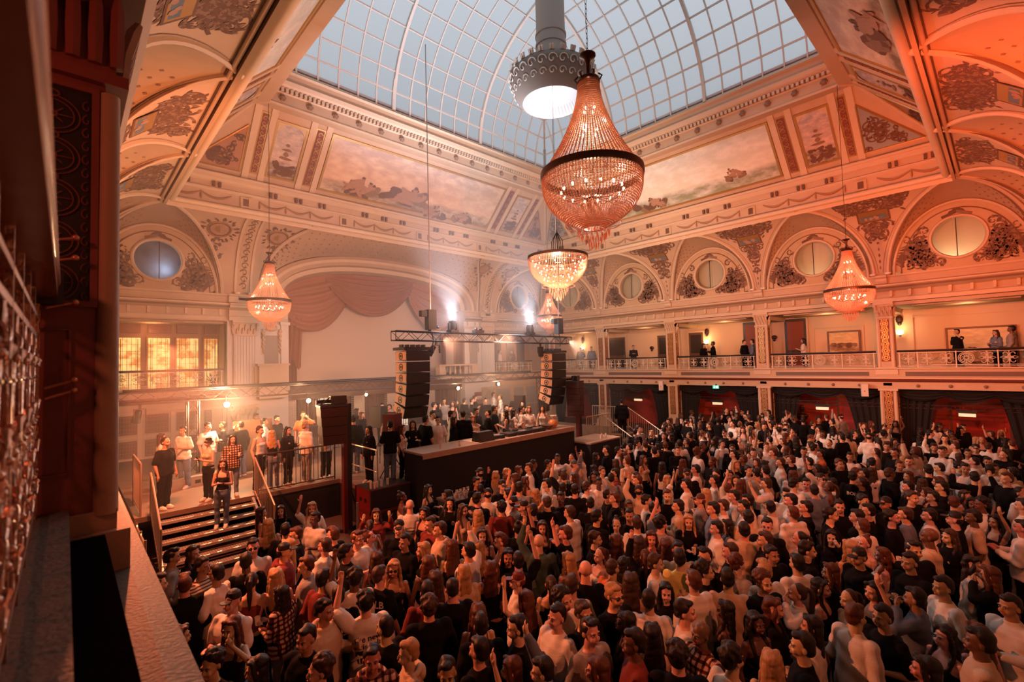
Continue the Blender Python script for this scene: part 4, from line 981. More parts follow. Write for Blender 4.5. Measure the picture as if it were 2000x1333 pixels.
# wall above the stage opening is the arch; fill the wall ring between z 3.3 and the outer arch feet
E_ = MB()
prof_e = [(-.30, 2.14), (.02, 2.14), (.02, 2.30), (-.05, 2.34), (-.05, 2.60), (.06, 2.64), (.20, 2.70), (.22, 2.78), (.28, 2.82), (.28, 2.88), (.08, 2.92), (.02, 2.95), (.02, 3.20), (.07, 3.24), (.07, 3.31), (-.02, 3.31)]
for x0, x1 in ((.2, 7.72), (18.34, 25.9)):
    extrude(E_, BW, prof_e, x0, x1, [0, 1, 1, 0, 1, 1, 2, 1, 1, 1, 0, 0, 1, 1, 1])
    n = int((x1-x0)/.62)
    for i in range(n):
        u = x0+(i+.5)*(x1-x0)/n; fbox(E_, BW, u-.05, u+.05, -.05, .05, 2.36, 2.62, 1)
for x0, x1 in ((5.2, 6.5), (19.6, 20.9)): extrude(E_, BW, [(n+.14, z) for n, z in prof_e], x0, x1, 1); [fbox(E_, BW, x0+a, x0+a+.01, 0, .2, 2.14, 2.9, 1) for a in (0, 1.29)]
for x0, x1 in ((.2, 5.17), (20.9, 25.9)):
    extrude(E_, BW, [(-.2, -1.64), (.02, -1.64), (.02, -1.36), (.10, -1.27), (.14, -1.20), (.14, -1.12), (.05, -1.08), (.05, -.80), (.11, -.77), (.11, -.72), (-.25, -.72)], x0, x1, [0, 0, 0, 3, 3, 1, 0, 0, 1, 1])
structure(E_, 'trim_back_entablature', [cream, cream2, shade, oxblood])
def fluted(x0, x1, z0, z1, name='column_pilaster'):
    p = MB(); fbox(p, BW, x0, x1, 0, .10, z0, z1, 0); n = int((x1-x0)/.11)
    for i in range(n):
        c = x0+(i+.5)*(x1-x0)/n; p.tube([BW(c, .105, z0+.1), BW(c, .105, z1-.05)], .028, 6, 0)
    acanthus(p, BW, (x0+x1)/2, 0, .14, (x1-x0)/2, z1, z1+.64, 1)
    structure(p, name, [whitewall, cream2], True)
fluted(5.40, 6.32, -.9, 1.5); fluted(19.75, 20.65, -.9, 1.5)
fluted(5.40, 6.32, -4.4, -2.3); fluted(19.75, 20.65, -4.4, -2.3)
for c in (7.55, 18.5):
    p = MB(); fbox(p, BW, c-.17, c+.17, .0, .08, -.9, 2.0, 0); fbox(p, BW, c-.22, c+.22, 0, .16, 2.0, 2.14, 0); fbox(p, BW, c-.2, c+.2, 0, .12, -1.1, -.9, 0)
    structure(p, 'column_pilaster', [whitewall])
# niches with hanging garlands, a small balcony under each
for sx, c, lab in ((0, 6.98, 'left'), (1, 19.1, 'right')):
    p = MB(); fbox(p, BW, c-.30, c+.30, .005, .03, -.1, 1.5, 0); 
    for sg in (-1, 1):
        for k in range(16): p.ball(BW(c+sg*.36+.03*sin(k*2.1), .08, 1.75-k*.07), (.07*(1.3-k/16), .06, .06), 6, 4, 1)
    p.ball(BW(c, .10, 1.85), (.24, .12, .16), 8, 5, 1)
    structure(p, 'trim_niche', [mat('grey_niche', (.36, .33, .29), .7), cream2], True)
def baluster_balcony(c, w_, label):
    t = thing('balcony', label, 'balcony', BW(c, 0, -.86))
    q = MB(); q.box(-w_, w_, -.42, 0, -.12, 0); q.box(-w_-.05, w_+.05, -.47, 0, .66, .76); q.box(-w_, -w_+.42, -.42, 0, 0, .66); q.box(w_-.42, w_, -.42, 0, 0, .66)
    q.build('parapet', [cream2], parent=t)
    n = 6
    for i in range(n):
        b = MB(); x = -w_+.5+(2*w_-1.0)*i/(n-1); b.lathe([(.06, 0), (.06, .06), (.03, .10), (.07, .24), (.075, .32), (.035, .5), (.03, .56), (.06, .6), (.06, .66)], 10, (x, -.26, 0)); b.build('baluster', [cream2], parent=t, smooth=True)
baluster_balcony(17.6, 1.45, 'stone baluster balcony on the back wall near the hanging right speakers')
q = MB(); q.box(-.62, .62, -.45, 0, -.9, .58); q.box(-.70, .70, -.5, 0, .58, .68); one(q, 'stone_box', [cream2], 'plain stone pedestal box under the left niche', 'pedestal', loc=BW(6.95, 0, -.5))
q = MB(); q.box(-.1, .1, -.2, 0, -.4, .45); one(q, 'stone_post', [cream2], 'short narrow stone post beside the fluted pilaster', 'post', loc=BW(6.30, .0, -.4))
q = MB(); wb(q, 16.9, 18.3, -.6, 1.55, .0, .02, 0); wb(q, 17.5, 18.25, -.6, 1.4, .02, .05, 1); wb(q, 17.62, 18.12, -.4, 1.2, .05, .06, 2); structure(q, 'door_9', [mat('grey_niche', (.36, .33, .29), .7), wood, darkwood])

# left end bay: leaded windows of the upper room
q = MB(); q.box(.2, 5.17, 25.3, 25.4, -1.1, 2.1, 0)
structure(q, 'wall_window_room', [mat('tan_joinery', (.40, .22, .12), .6, bump=.1)])
q = MB(); q.box(.2, 25.9, 23.95, 26.5, -1.62, -.95); structure(q, 'floor_back_gallery', wood)
q = MB(); q.box(.2, 5.17, 23.95, 26.5, 2.0, 2.1); q.box(20.9, 25.9, 23.95, 26.5, 2.0, 2.1); structure(q, 'ceiling_back_gallery', cream)
for x in (.19, 5.17, 20.8, 25.9):
    q = MB(); q.box(x, x+.08, 23.9, 26.5, -.95, 2.1); structure(q, 'wall_return', cream)
def leaded():
    m = bpy.data.materials.new('leaded_glass'); m.use_nodes = True; nt = m.node_tree; N = nt.nodes; L = nt.links; b = N['Principled BSDF']; b.inputs['Roughness'].default_value = .3
    tc = N.new('ShaderNodeTexCoord'); n = N.new('ShaderNodeTexNoise'); n.inputs['Scale'].default_value = 3; L.new(tc.outputs['Object'], n.inputs[0])
    r = N.new('ShaderNodeValToRGB'); r.color_ramp.elements[0].color = (.55, .20, .03, 1); r.color_ramp.elements[0].position = .38; r.color_ramp.elements[1].color = (1, .66, .22, 1); r.color_ramp.elements[1].position = .58
    L.new(n.outputs['Fac'], r.inputs[0]); L.new(r.outputs[0], b.inputs['Base Color']); L.new(r.outputs[0], b.inputs['Emission Color']); b.inputs['Emission Strength'].default_value = 1.15
    return m
lg = leaded(); lead = mat('lead_bar', (.20, .09, .03), .6); amb2 = mat('dim_transom', (.20, .06, .02), .4, var=.4, vscale=9)
for i, (a, b) in enumerate(((.56, 1.30), (1.55, 2.29), (2.55, 3.30), (3.56, 4.35), (4.59, 5.10))):
    f = MB(); f.box(a-.06, b+.06, 25.22, 25.30, -.95, 1.46, 0); o = structure(f, 'window_%d' % (20+i), [mat('tan_joinery', (.40, .22, .12), .6, bump=.1)])
    g = MB(); g.box(a, b, 25.19, 25.225, -.85, 1.40); g.build('pane', [lg], parent=o)
    g = MB()
    for j in range(1, 5): x = a+(b-a)*j/5; g.bar((x, 25.18, -.85), (x, 25.18, 1.4), .012)
    for j in range(1, 8): z = -.85+2.25*j/8; g.bar((a, 25.18, z), (b, 25.18, z), .012)
    for x in (a+.09, b-.09): g.bar((x, 25.175, -.8), (x, 25.175, 1.35), .02)
    g.build('leading', [lead], parent=o)
    g = MB(); g.box(a, b, 25.2, 25.28, 1.62, 2.0); g.build('transom_pane', [amb2], parent=o)
lamp('window_room_light', 'POINT', (2.6, 24.5, 1.7), 26, (1, .4, .15), shadow_soft_size=.15)
balustrade(BW, .45, 5.05, 'white iron balustrade below the leaded windows on the back wall', n=-.1, group='back wall balustrades')
balustrade(BW, 21.05, 24.6, 'white iron balustrade in front of the waistcoat man on the back wall', n=-.1, group='back wall balustrades')
q = MB(); q.box(1.2, 4.2, 24.45, 24.5, 3.4, 6.0, 0); structure(q, 'backing_behind_round_window', [mat('skylight_reflection_blue', (.22, .27, .36), .6, var=.9, vscale=1.3)])  # added backing: the skylight's reflection in the round window, painted as cloudy blue
lamp('reflection_fill_light', 'POINT', (3.0, 24.1, 4.3), 14, (.75, .85, 1), shadow_soft_size=.1)  # added unseen lamp that brightens the painted reflection
q = MB(); q.box(21.8, 24.8, 24.45, 24.5, 3.4, 6.0, 0); structure(q, 'backing_behind_round_window', [mat('grey_room_wall', (.35, .30, .26), .6)])
# small potted plant on the left balcony
t = thing('potted_plant', 'small dark leafy plant by the last leaded window', 'plant', BW(4.75, -.62, -.95))
q = MB(); q.lathe([(.0, 0), (.12, 0), (.16, .28), (.14, .28)], 10); q.build('pot', [wood], parent=t, smooth=True)
q = MB(); rr = random.Random(2)
for k in range(40):
    a = rr.uniform(0, 6.28); L_ = rr.uniform(.25, .6); e = rr.uniform(.5, 1.4); d = Vector((cos(a)*cos(e), sin(a)*cos(e), sin(e))); s_ = Vector((-sin(a), cos(a), 0))*.035
    b0 = Vector((0, 0, .27)); q.add([tuple(b0), tuple(b0+d*L_*.6+s_), tuple(b0+d*L_), tuple(b0+d*L_*.6-s_)], [(0, 1, 2, 3)])
q.build('leaves', [mat('dark_leaf', (.05, .07, .02), .6)], parent=t)
# right end bay of the back wall: dark doorways
q = MB(); q.box(20.9, 25.9, 25.3, 25.4, -1.1, 2.1, 0)
for a in (21.1, 22.2, 23.5, 24.6): q.box(a, a+.75, 25.24, 25.3, -.95, 1.6, 1)
structure(q, 'wall_right_bay', [mat('tan_joinery', (.40, .22, .12), .6, bump=.1), darkwood])

# lower back wall, left: glazed and grilled doors
q = MB(); wb(q, .2, 5.17, -4.55, -1.62, -.3, -.08, 0)
for x in (.2, 1.3, 2.13, 3.2, 4.2, 5.05): wb(q, x-.05, x+.10, -4.55, -1.62, -.1, -.03, 1)
for z in (-2.62, -3.5, -1.66): wb(q, .2, 5.17, z-.05, z+.05, -.1, -.035, 1)
structure(q, 'wall_lower_left', [cream, cream2])
scr = mat('door_grille', (.16, .07, .04), .55, var=.4, vscale=30)
k = 0
for (a, b) in ((1.42, 2.07), (2.32, 3.08), (3.34, 4.07), (4.33, 4.60)):
    for z0, z1 in ((-2.50, -1.76), (-3.40, -2.75), (-4.4, -3.6)):
        g = MB(); fbox(g, BW, a, b, -.09, -.07, z0, z1, 0)
        n = 4
        for i in range(n+1): z = z0+.06+(z1-z0-.12)*i/n; g.bar(BW(a+.05, -.06, z), BW(b-.05, -.06, z), .012, m=1)
        for i in range(7):
            x = a+.06+(b-a-.12)*i/6; g.bar(BW(x, -.06, z0+.05), BW(x, -.06, z1-.05), .010, m=1)
        structure(g, 'window_%d' % (30+k), [scr, mat('grille_bar', (.45, .2, .11), .6)]); k += 1
# lower back wall, right
q = MB(); wb(q, 20.9, 25.9, -4.55, -1.62, -.3, -.08, 0)
for a, b in ((21.15, 22.3), (22.7, 23.6), (23.9, 24.9)): wb(q, a, b, -3.0, -1.85, -.08, -.05, 1); wb(q, a, b, -4.5, -3.1, -.08, -.05, 1)
structure(q, 'wall_lower_right', [cream, mat('grey_niche', (.36, .33, .29), .7)])
q = MB(); wb(q, 18.9, 20.7, -2.42, -2.35, 0, .1, 0); wb(q, 19.0, 20.55, -4.5, -2.45, .0, .06, 1); wb(q, 19.1, 20.0, -2.9, -2.7, .06, .08, 2); wb(q, 19.1, 19.9, -2.2, -1.95, .0, .03, 3)
structure(q, 'door_10', [cream2, mat('tan_joinery', (.40, .22, .12), .6, bump=.1), darkwood, mat('red_sign', (.30, .05, .03), .6)])

# stage recess: screen, drapes, tiled columns
q = MB(); q.box(5.2, 20.9, 26.2, 26.4, -4.55, 6.6, 0); structure(q, 'wall_stage_recess', [wood])
q = MB()
for x in (7.6, 18.36): q.box(x, x+.1, 23.7, 26.3, -4.55, 3.3, 0)
q.box(7.0, 19.2, 24.6, 26.3, 5.2, 5.3, 0)
structure(q, 'wall_stage_side', [cream])
q = MB(); q.box(7.7, 18.4, 25.2, 25.26, -.75, 5.2, 0)
structure(q, 'wall_projection_screen', [mat('blank_screen', (.66, .52, .42), .8)])
drape_m = mat('rose_drape', (.38, .17, .105), .8, bump=.15, bscale=30)
def swag(xa, za, xb, zb, drop, label, n0, folds=7, hi=None):
    """one festoon between two hang points; cloth gathers into curved folds"""
    m = MB()
    def g(s, t):
        x = xa+(xb-xa)*s; top = za+(zb-za)*s
        if hi: top = max(top, hi(x))
        low = za+(zb-za)*s-drop*sin(pi*s)**.8
        z = top+(low-top)*t
        return BW(x, n0+.10*sin(pi*s)+.08*sin(t*folds*2*pi+s*1.3)*sin(pi*s)**.5+.10*t*sin(pi*s), z)
    m.grid(g, 36, 60, 0); c0 = BW((xa+xb)/2, n0, za); m.v = [(x-c0[0], y-c0[1], z-c0[2]) for x, y, z in m.v]
    return one(m, 'swag_drape', [drape_m], label, 'drape', 'rose swags over the stage', loc=c0, smooth=True)
def archz(x):
    t = min(1, abs(x-SC)/5.32); return ZS+1.72*(1-t**2.4)**(1/2.4)
swag(7.80, 2.6, 11.3, 2.9+.9, 1.35, 'rose pink swag drape at the left end of the stage arch', -1.02, 6, hi=lambda x: min(archz(x), 99))
swag(15.0, 3.8, 18.27, 2.6, 1.35, 'rose pink swag drape at the right end of the stage arch', -1.02, 6, hi=lambda x: archz(x))
swag(9.9, 4.55, 15.2, 4.55, 1.85, 'large rose pink middle swag drape under the stage arch', -.90, 8, hi=lambda x: archz(x))
for xa, sg, lab in ((7.8, 1, 'left'), (18.25, -1, 'right')):
    m = MB()
    def g(s, t): return (sg*s*(1.0-.15*t), .07*sin(s*26+t*2), -t*(2.45+.25*sin(s*9)))
    m.grid(g, 40, 14, 0)
    one(m, 'tail_drape', [drape_m], 'hanging rose pink tail drape at the %s edge of the stage screen' % lab, 'drape', loc=BW(xa, -.98, 2.55), smooth=True)
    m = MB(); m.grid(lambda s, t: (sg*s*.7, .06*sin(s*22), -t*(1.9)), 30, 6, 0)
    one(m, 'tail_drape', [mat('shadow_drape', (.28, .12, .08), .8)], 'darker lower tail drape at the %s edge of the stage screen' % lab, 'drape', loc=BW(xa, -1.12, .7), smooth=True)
# below the screen: brown curtain, tiled columns, bright windows
tile = bpy.data.materials.new('white_glazed_brick'); tile.use_nodes = True; nt = tile.node_tree; b = nt.nodes['Principled BSDF']; br = nt.nodes.new('ShaderNodeTexBrick'); br.inputs['Scale'].default_value = 5
br.inputs['Color1'].default_value = (.72, .62, .50, 1); br.inputs['Color2'].default_value = (.66, .56, .45, 1); br.inputs['Mortar'].default_value = (.25, .13, .08, 1); br.inputs['Mortar Size'].default_value = .03
tc = nt.nodes.new('ShaderNodeTexCoord'); mp = nt.nodes.new('ShaderNodeMapping'); mp.inputs['Rotation'].default_value = (pi/2, 0, 0); nt.links.new(tc.outputs['Object'], mp.inputs[0]); nt.links.new(mp.outputs[0], br.inputs[0]); nt.links.new(br.outputs[0], b.inputs['Base Color']); b.inputs['Roughness'].default_value = .35
for x0, x1 in ((7.72, 8.2), (11.15, 11.75), (13.1, 13.6), (15.8, 16.3)):
    q = MB(); q.box(x0, x1, 24.0, 24.5, -4.55, -1.1); structure(q, 'column_tiled', [tile])
for i, (x0, x1) in enumerate(((9.5, 10.6), (14.2, 15.0))):
    q = MB(); q.box(x0, x1, 25.0, 25.05, -3.9, -1.2, 0)
    for j in range(6): x = x0+(x1-x0)*j/5; q.bar((x, 24.98, -3.9), (x, 24.98, -1.2), .03, m=1)
    for j in range(9): z = -3.9+2.7*j/8; q.bar((x0, 24.98, z), (x1, 24.98, z), .02, m=1)
    structure(q, 'window_%d' % (50+i), [mat('lit_panes', (.9, .8, .65), .4, emit=(1, .80, .58), estr=.8), wood])
for x0, x1, lab in ((8.25, 9.4, 'brown curtain beside the left tiled column under the screen'), (10.7, 11.1, 'narrow brown curtain between the lit window and tiled column'), (11.8, 13.0, 'wide brown curtain behind the small stage lamp stand'), (16.4, 18.2, 'brown curtain at the right end under the screen')):
    m = MB(); m.grid(lambda s, t: ((x1-x0)*s, .05*sin(s*(x1-x0)*40), -t*3.4), 40, 4, 0)
    one(m, 'curtain', [mat('brown_curtain', (.16, .07, .045), .8)], lab, 'curtain', 'brown curtains under the screen', loc=(x0, 24.3, -1.15), smooth=True)

# ================================================================== stage decks
dk = MB(); DZ = -3.45
dk.box(1.2, 6.1, 14.2, 23.4, DZ-.12, DZ, 0); dk.box(6.1, 18.4, 12.15, 23.4, DZ-.12, DZ, 0)
dk.box(18.4, 20.0, 12.9, 23.4, DZ-.12, DZ, 0)
dk.box(3.78, 6.1, 14.22, 14.26, -4.55, DZ-.12, 1); dk.box(6.12, 6.16, 12.15, 14.2, -4.55, DZ-.12, 1); dk.box(13.6, 18.4, 12.15, 12.2, -4.55, DZ-.12, 1)
structure(dk, 'floor_stage_deck', [mat('stage_deck', (.17, .11, .08), .5, var=.2, vscale=3), blackcloth])
# DJ counter
t = thing('dj_counter', 'long black fronted counter carrying the DJ equipment', 'counter', (7.15, 11.15, -4.55))
q = MB(); q.box(0, 6.6, .04, 1.0, 0, 2.0); q.build('front', [blackcloth], parent=t)
q = MB(); q.box(-.03, 6.64, 0, 1.05, 2.0, 2.06); q.box(-.0, 6.61, .01, .06, 1.9, 2.0); q.build('top', [mat('counter_top', (.40, .26, .18), .4, var=.15, vscale=4)], parent=t)
q = MB(); q.box(2.0, 3.0, .1, .9, 2.061, 2.07); q.build('top_sheet', [mat('pale_sheet', (.62, .46, .33), .5)], parent=t)
t = thing('side_counter', 'lower black counter to the right of the DJ counter', 'counter', (13.95, 10.6, -4.55))
q = MB(); q.box(0, 1.9, 0, 1.2, 0, 1.42); q.build('front', [blackcloth], parent=t)
q = MB(); q.box(-.02, 1.92, -.02, 1.22, 1.42, 1.47); q.build('top', [mat('counter_top', (.40, .26, .18), .4)], parent=t)
# low bar with glasses in front of the counter
t = thing('bar_counter', 'low dark bar crowded with glasses in front of the black counter', 'bar', (7.05, 9.75, -4.55))
q = MB(); q.box(0, 2.2, 0, .6, 0, 1.0); q.build('front', [blackcloth], parent=t); q = MB(); q.box(-.03, 2.23, -.03, .63, 1.0, 1.05); q.build('top', [wood], parent=t)
cupm = mat('plastic_cup', (.80, .68, .55), .25, spec=.5)
glassm = mat('beer_glass', (.62, .52, .45), .12, spec=.7)
def cup(loc, label, group, mt=None, h=.14):
    q = MB(); q.lathe([(0, 0), (.028, 0), (.038, h), (.034, h), (.025, .01)], 12)
    return one(q, 'plastic_cup', [mt or cupm], label, 'cup', group, loc=loc, smooth=True)
rr = random.Random(8); sets_ = []
gproto = None
for i in range(46):
    x, y = 7.12+(i % 16)*.135+rr.uniform(-.02, .02), 9.84+(i//16)*.17+rr.uniform(-.02, .02)
    if gproto is None: gproto = cup((x, y, -3.5), 'clear drinking glass on the low dark bar before the counter', 'glasses on the low bar', glassm, .13)
    else:
        c = gproto.copy(); col.objects.link(c); c.location = (x, y, -3.5+H)
# flight cases with cups
t = thing('flight_case', 'upper red ended flight case with plastic cups on top', 'flight case', (5.85, 11.7, -3.93))
casem = mat('case_black', (.02, .012, .012), .5); redm = mat('red_case_end', (.20, .012, .012), .5)
def case(t, w_, d, h):
    q = MB(); q.box(0, w_, 0, d, 0, h); q.build('body', [casem], parent=t)
    q = MB(); q.box(-.012, 0, .03, d-.03, .03, h-.03); q.build('end_panel', [redm], parent=t)
    q = MB()
    for z in (.0, h-.03):
        q.box(-.015, w_+.015, -.015, .015, z, z+.03); q.box(-.015, .015, 0, d, z, z+.03)
    for y in (0, d-.02): q.box(-.015, .012, y-.01, y+.025, 0, h)
    q.build('edging', [mat('case_edging', (.20, .05, .04), .4, metal=.4)], parent=t)
    for y in (d*.3, d*.62):
        q = MB(); q.box(-.02, -.008, y-.06, y+.06, h*.5-.05, h*.5+.05); q.build('latch', [black], parent=t)
case(t, 1.2, .85, .62)
t = thing('flight_case', 'lower red ended flight case beneath the one with cups', 'flight case', (5.85, 11.7, -4.55)); case(t, 1.2, .85, .61)
for i, (x, y) in enumerate(((5.95, 11.85), (6.03, 11.80), (6.0, 11.96), (6.12, 11.84), (6.26, 11.86), (6.48, 11.92), (6.98, 12.30))):
    cup((x, y, -3.31), ['tall plastic cup first in the row on the red flight case', 'plastic cup second in the row on the red flight case', 'plastic cup behind the front row on the red flight case', 'plastic cup third in the row on the red flight case', 'plastic cup fourth in the row on the red flight case', 'clear wide plastic cup standing apart on the red flight case', 'lone plastic cup at the far right end of the flight case'][i], 'cups on the flight case', h=.17)
for i, (x, y, z, lab) in enumerate(((7.9, 11.4, -2.49, 'short plastic cup near the left end of the DJ counter'), (8.55, 11.35, -2.49, 'tall plastic cup on the DJ counter before the waistcoat man'), (9.55, 11.7, -2.49, 'plastic cup on the DJ counter beside the pale sheet'), (15.0, 10.9, -3.08, 'plastic cup at the left on the low side counter'), (15.2, 11.0, -3.08, 'plastic cup in the middle on the low side counter'), (15.4, 10.95, -3.08, 'plastic cup at the right on the low side counter'))):
    cup((x, y, z), lab, 'cups on the counters', h=.15)
# DJ equipment
t = thing('dj_mixer', 'black DJ mixer in the middle of the deck row', 'mixer', (10.55, 11.35, -2.49))
q = MB(); q.box(0, .38, 0, .42, 0, .10); q.build('body', [black], parent=t)
q = MB()
for i in range(4):
    for j in range(5): q.lathe([(.012, .10), (.010, .125), (0, .125)], 6, (.05+.09*i, .12+.06*j, 0))
q.build('knobs', [steel], parent=t)
for x, lab in ((9.75, 'black media player deck left of the DJ mixer'), (11.0, 'black media player deck right of the DJ mixer'), (11.7, 'black media player deck at the right end of the row')):
    t = thing('media_player', lab, 'media player', (x, 11.32, -2.49), group='DJ players')
    q = MB(); q.box(0, .62, 0, .46, 0, .11); q.box(.12, .5, .30, .44, .11, .15); q.build('body', [black], parent=t)
    q = MB(); q.lathe([(.14, .11), (.14, .13), (.12, .135), (0, .135)], 20, (.31, .16, 0)); q.build('jog_wheel', [mat('brushed', (.5, .42, .36), .3, metal=.8)], parent=t, smooth=True)
t = thing('stage_monitor', 'black wedge speaker lying on the DJ counter', 'speaker', (9.25, 11.25, -2.49))
q = MB(); q.add([(0, 0, 0), (.62, 0, 0), (.62, .40, 0), (0, .40, 0), (0, .10, .30), (.62, .10, .30), (.62, .32, .30), (0, .32, .30)], [(0, 3, 2, 1), (4, 5, 6, 7), (0, 1, 5, 4), (1, 2, 6, 5), (2, 3, 7, 6), (3, 0, 4, 7)]); q.build('cabinet', [black], parent=t)
q = MB(); q.quad((.04, .0, .03), (.58, .0, .03), (.58, .09, .28), (.04, .09, .28)); q.build('grille', [iron], parent=t)
t = thing('fruit_bowl', 'brown bowl at the right end of the DJ counter', 'bowl', (12.6, 11.5, -2.49)); q = MB(); q.lathe([(0, 0), (.12, 0), (.22, .12), (.24, .16), (.2, .13), (0, .05)], 16); q.build('bowl', [wood], parent=t, smooth=True)
t = thing('flower_vase', 'round orange vase of small flowers on the DJ counter', 'vase', (13.05, 11.6, -2.49)); q = MB(); q.lathe([(0, 0), (.10, 0), (.17, .10), (.17, .2), (.11, .30), (.09, .31)], 16); q.build('vase', [mat('orange_glaze', (.60, .20, .06), .3)], parent=t, smooth=True)
q = MB()
for k in range(14): a = k*2.4; r = .03+.10*(k/14); q.bar((0, 0, .25), (r*cos(a), r*sin(a), .42), .006); q.ball((r*cos(a), r*sin(a), .43), .03, 6, 4)
q.build('flowers', [mat('pale_petal', (.75, .55, .35), .6)], parent=t)

# stairs (left)
def stairs(name, label, x0, x1, ytop, ztop, n, run, rise, sg=-1):
    t = thing(name, label, 'stairs', ((x0+x1)/2, ytop, -4.55)); hw_ = (x1-x0)/2
    for i in range(n):
        z = ztop+4.55-rise*(i+1); y = sg*run*(i+.5)
        q = MB(); q.box(-hw_, hw_, y-run*.46, y+run*.40, z-.05, z, 0); q.box(-hw_, hw_, y+sg*run*.46-.012, y+sg*run*.46+.012, z-.055, z+.004, 1)
        for k in range(40): x = -hw_+.03+(2*hw_-.06)*k/39; q.box(x-.008, x+.008, y-run*.4, y+run*.34, z, z+.004, 1)
        q.build('tread', [steel, mat('steel_edge', (.66, .56, .46), .35, metal=.6)], parent=t)
    for s in (-1, 1):
        q = MB(); q.bar((s*hw_, 0, ztop+4.45), (s*hw_, sg*run*n, .05), .06, .16); q.build('stringer', [steel], parent=t)
    return t, hw_
t, hw_ = stairs('steel_stairs', 'wide open steel stairs up to the left stage deck', 1.55, 3.70, 14.2, DZ, 6, .29, .157)
def guard(name, label, P, zlo, zhi, slant=None, mtl=None, bars=.12, parentcat='railing', group=None, toe=True):
    """barred guard rail along the points P (x, y, z of foot)"""
    c = P[0]; t = thing(name, label, parentcat, c, group=group); L = [Vector((p[0]-c[0], p[1]-c[1], p[2]-c[2])) for p in P]
    f = MB(); r = .022; up_ = Vector((0, 0, 1))
    for a, b in zip(L[:-1], L[1:]):
        f.tube([a+up_*zhi, b+up_*zhi], r, 8); f.tube([a+up_*zlo, b+up_*zlo], r*.8, 8)
        for p in (a, b): f.tube([p, p+up_*zhi], r, 8)
    f.build('frame', [mtl or steel], parent=t, smooth=True)
    f = MB()
    for a, b in zip(L[:-1], L[1:]):
        n = max(2, int((b-a).length/bars))
        for i in range(1, n): p = a+(b-a)*i/n; f.bar(p+up_*zlo, p+up_*zhi, .014)
    f.build('bars', [mtl or steel], parent=t)
    return t
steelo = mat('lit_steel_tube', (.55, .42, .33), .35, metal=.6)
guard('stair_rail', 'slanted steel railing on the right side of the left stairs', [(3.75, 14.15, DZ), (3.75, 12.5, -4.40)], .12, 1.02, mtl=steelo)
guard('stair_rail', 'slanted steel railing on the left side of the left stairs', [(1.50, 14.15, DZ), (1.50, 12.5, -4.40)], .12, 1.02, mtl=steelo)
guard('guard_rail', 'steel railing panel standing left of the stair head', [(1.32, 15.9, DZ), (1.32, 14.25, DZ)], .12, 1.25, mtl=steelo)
# scaffold under the left edge of the deck
q = MB()
for y in (12.6, 13.4, 14.2, 15.4, 17.0): q.tube([(0, y-12.6, 0), (0, y-12.6, 1.0)], .024, 8)
for a, b in ((0, .8), (.8, 1.6), (1.6, 2.8), (2.8, 4.4)): q.tube([(0, a, .1), (0, b, .95)], .02, 6); q.tube([(0, a, .9), (0, b, .9)], .02, 6); q.tube([(0, a, .15), (0, b, .15)], .02, 6)
one(q, 'scaffold_frame', [steelo], 'steel tube scaffold under the left edge of the stage deck', 'scaffold', loc=(1.25, 12.6, -4.55), smooth=True)
darkrail = mat('dark_rail', (.06, .03, .025), .4, metal=.5)
guard('guard_rail', 'dark barred railing along the front of the left deck', [(3.85, 14.3, DZ), (6.0, 14.3, DZ)], .08, 1.05, mtl=darkrail)
guard('guard_rail', 'dark barred railing across the back of the left deck', [(4.3, 19.2, DZ), (9.2, 19.2, DZ)], .08, 1.05, mtl=darkrail)
guard('guard_rail', 'open two bar railing between speaker mast and DJ counter', [(6.35, 12.25, DZ), (6.35, 14.0, DZ)], .45, 1.05, mtl=steelo, bars=5)
# right stairs and rails
t, hw_ = stairs('steel_stairs', 'steel stairs down from the right end of the stage', 17.7, 19.9, 12.9, DZ, 6, .29, .157)
guard('stair_rail', 'steel handrail on the stage side of the right stairs', [(17.6, 12.85, DZ), (17.6, 11.1, -4.45)], .12, 1.02, mtl=steelo)
guard('stair_rail', 'steel handrail on the wall side of the right stairs', [(20.0, 12.85, DZ), (20.0, 11.1, -4.45)], .12, 1.02, mtl=steelo)
guard('guard_rail', 'steel barred railing at the right front corner of the stage', [(15.9, 12.25, DZ), (17.6, 12.25, DZ)], .08, 1.02, mtl=steelo)
guard('guard_rail', 'steel barred railing behind the right stairs', [(20.0, 12.9, DZ), (20.0, 15.0, DZ)], .08, 1.02, mtl=steelo)
t = thing('stage_box', 'grey equipment box with two slots on the left deck', 'box', (2.2, 16.6, DZ)); q = MB(); q.box(0, 1.7, 0, .5, 0, .30); q.build('body', [steel], parent=t)
for x in (.6, 1.0):
    q = MB(); q.box(x, x+.14, -.006, .004, .10, .20); q.build('slot', [black], parent=t)
q = MB(); q.box(-.6, .6, -.02, .02, 0, 1.7, 0); q.box(-.55, .55, -.03, -.02, .1, 1.6, 0); one(q, 'dark_screen_panel', [wood], 'dark brown upright panel behind the drinkers at the stair head', 'panel', loc=(4.6, 17.6, DZ))
t = thing('crowd_post', 'thin steel post in the open floor before the stage', 'post', (5.35, 11.4, -4.55)); q = MB(); q.tube([(0, 0, 0), (0, 0, 1.1)], .03, 8); q.build('post', [steel], parent=t, smooth=True); q = MB(); q.lathe([(.14, 0), (.14, .02), (0, .03)], 12); q.build('base', [iron], parent=t)

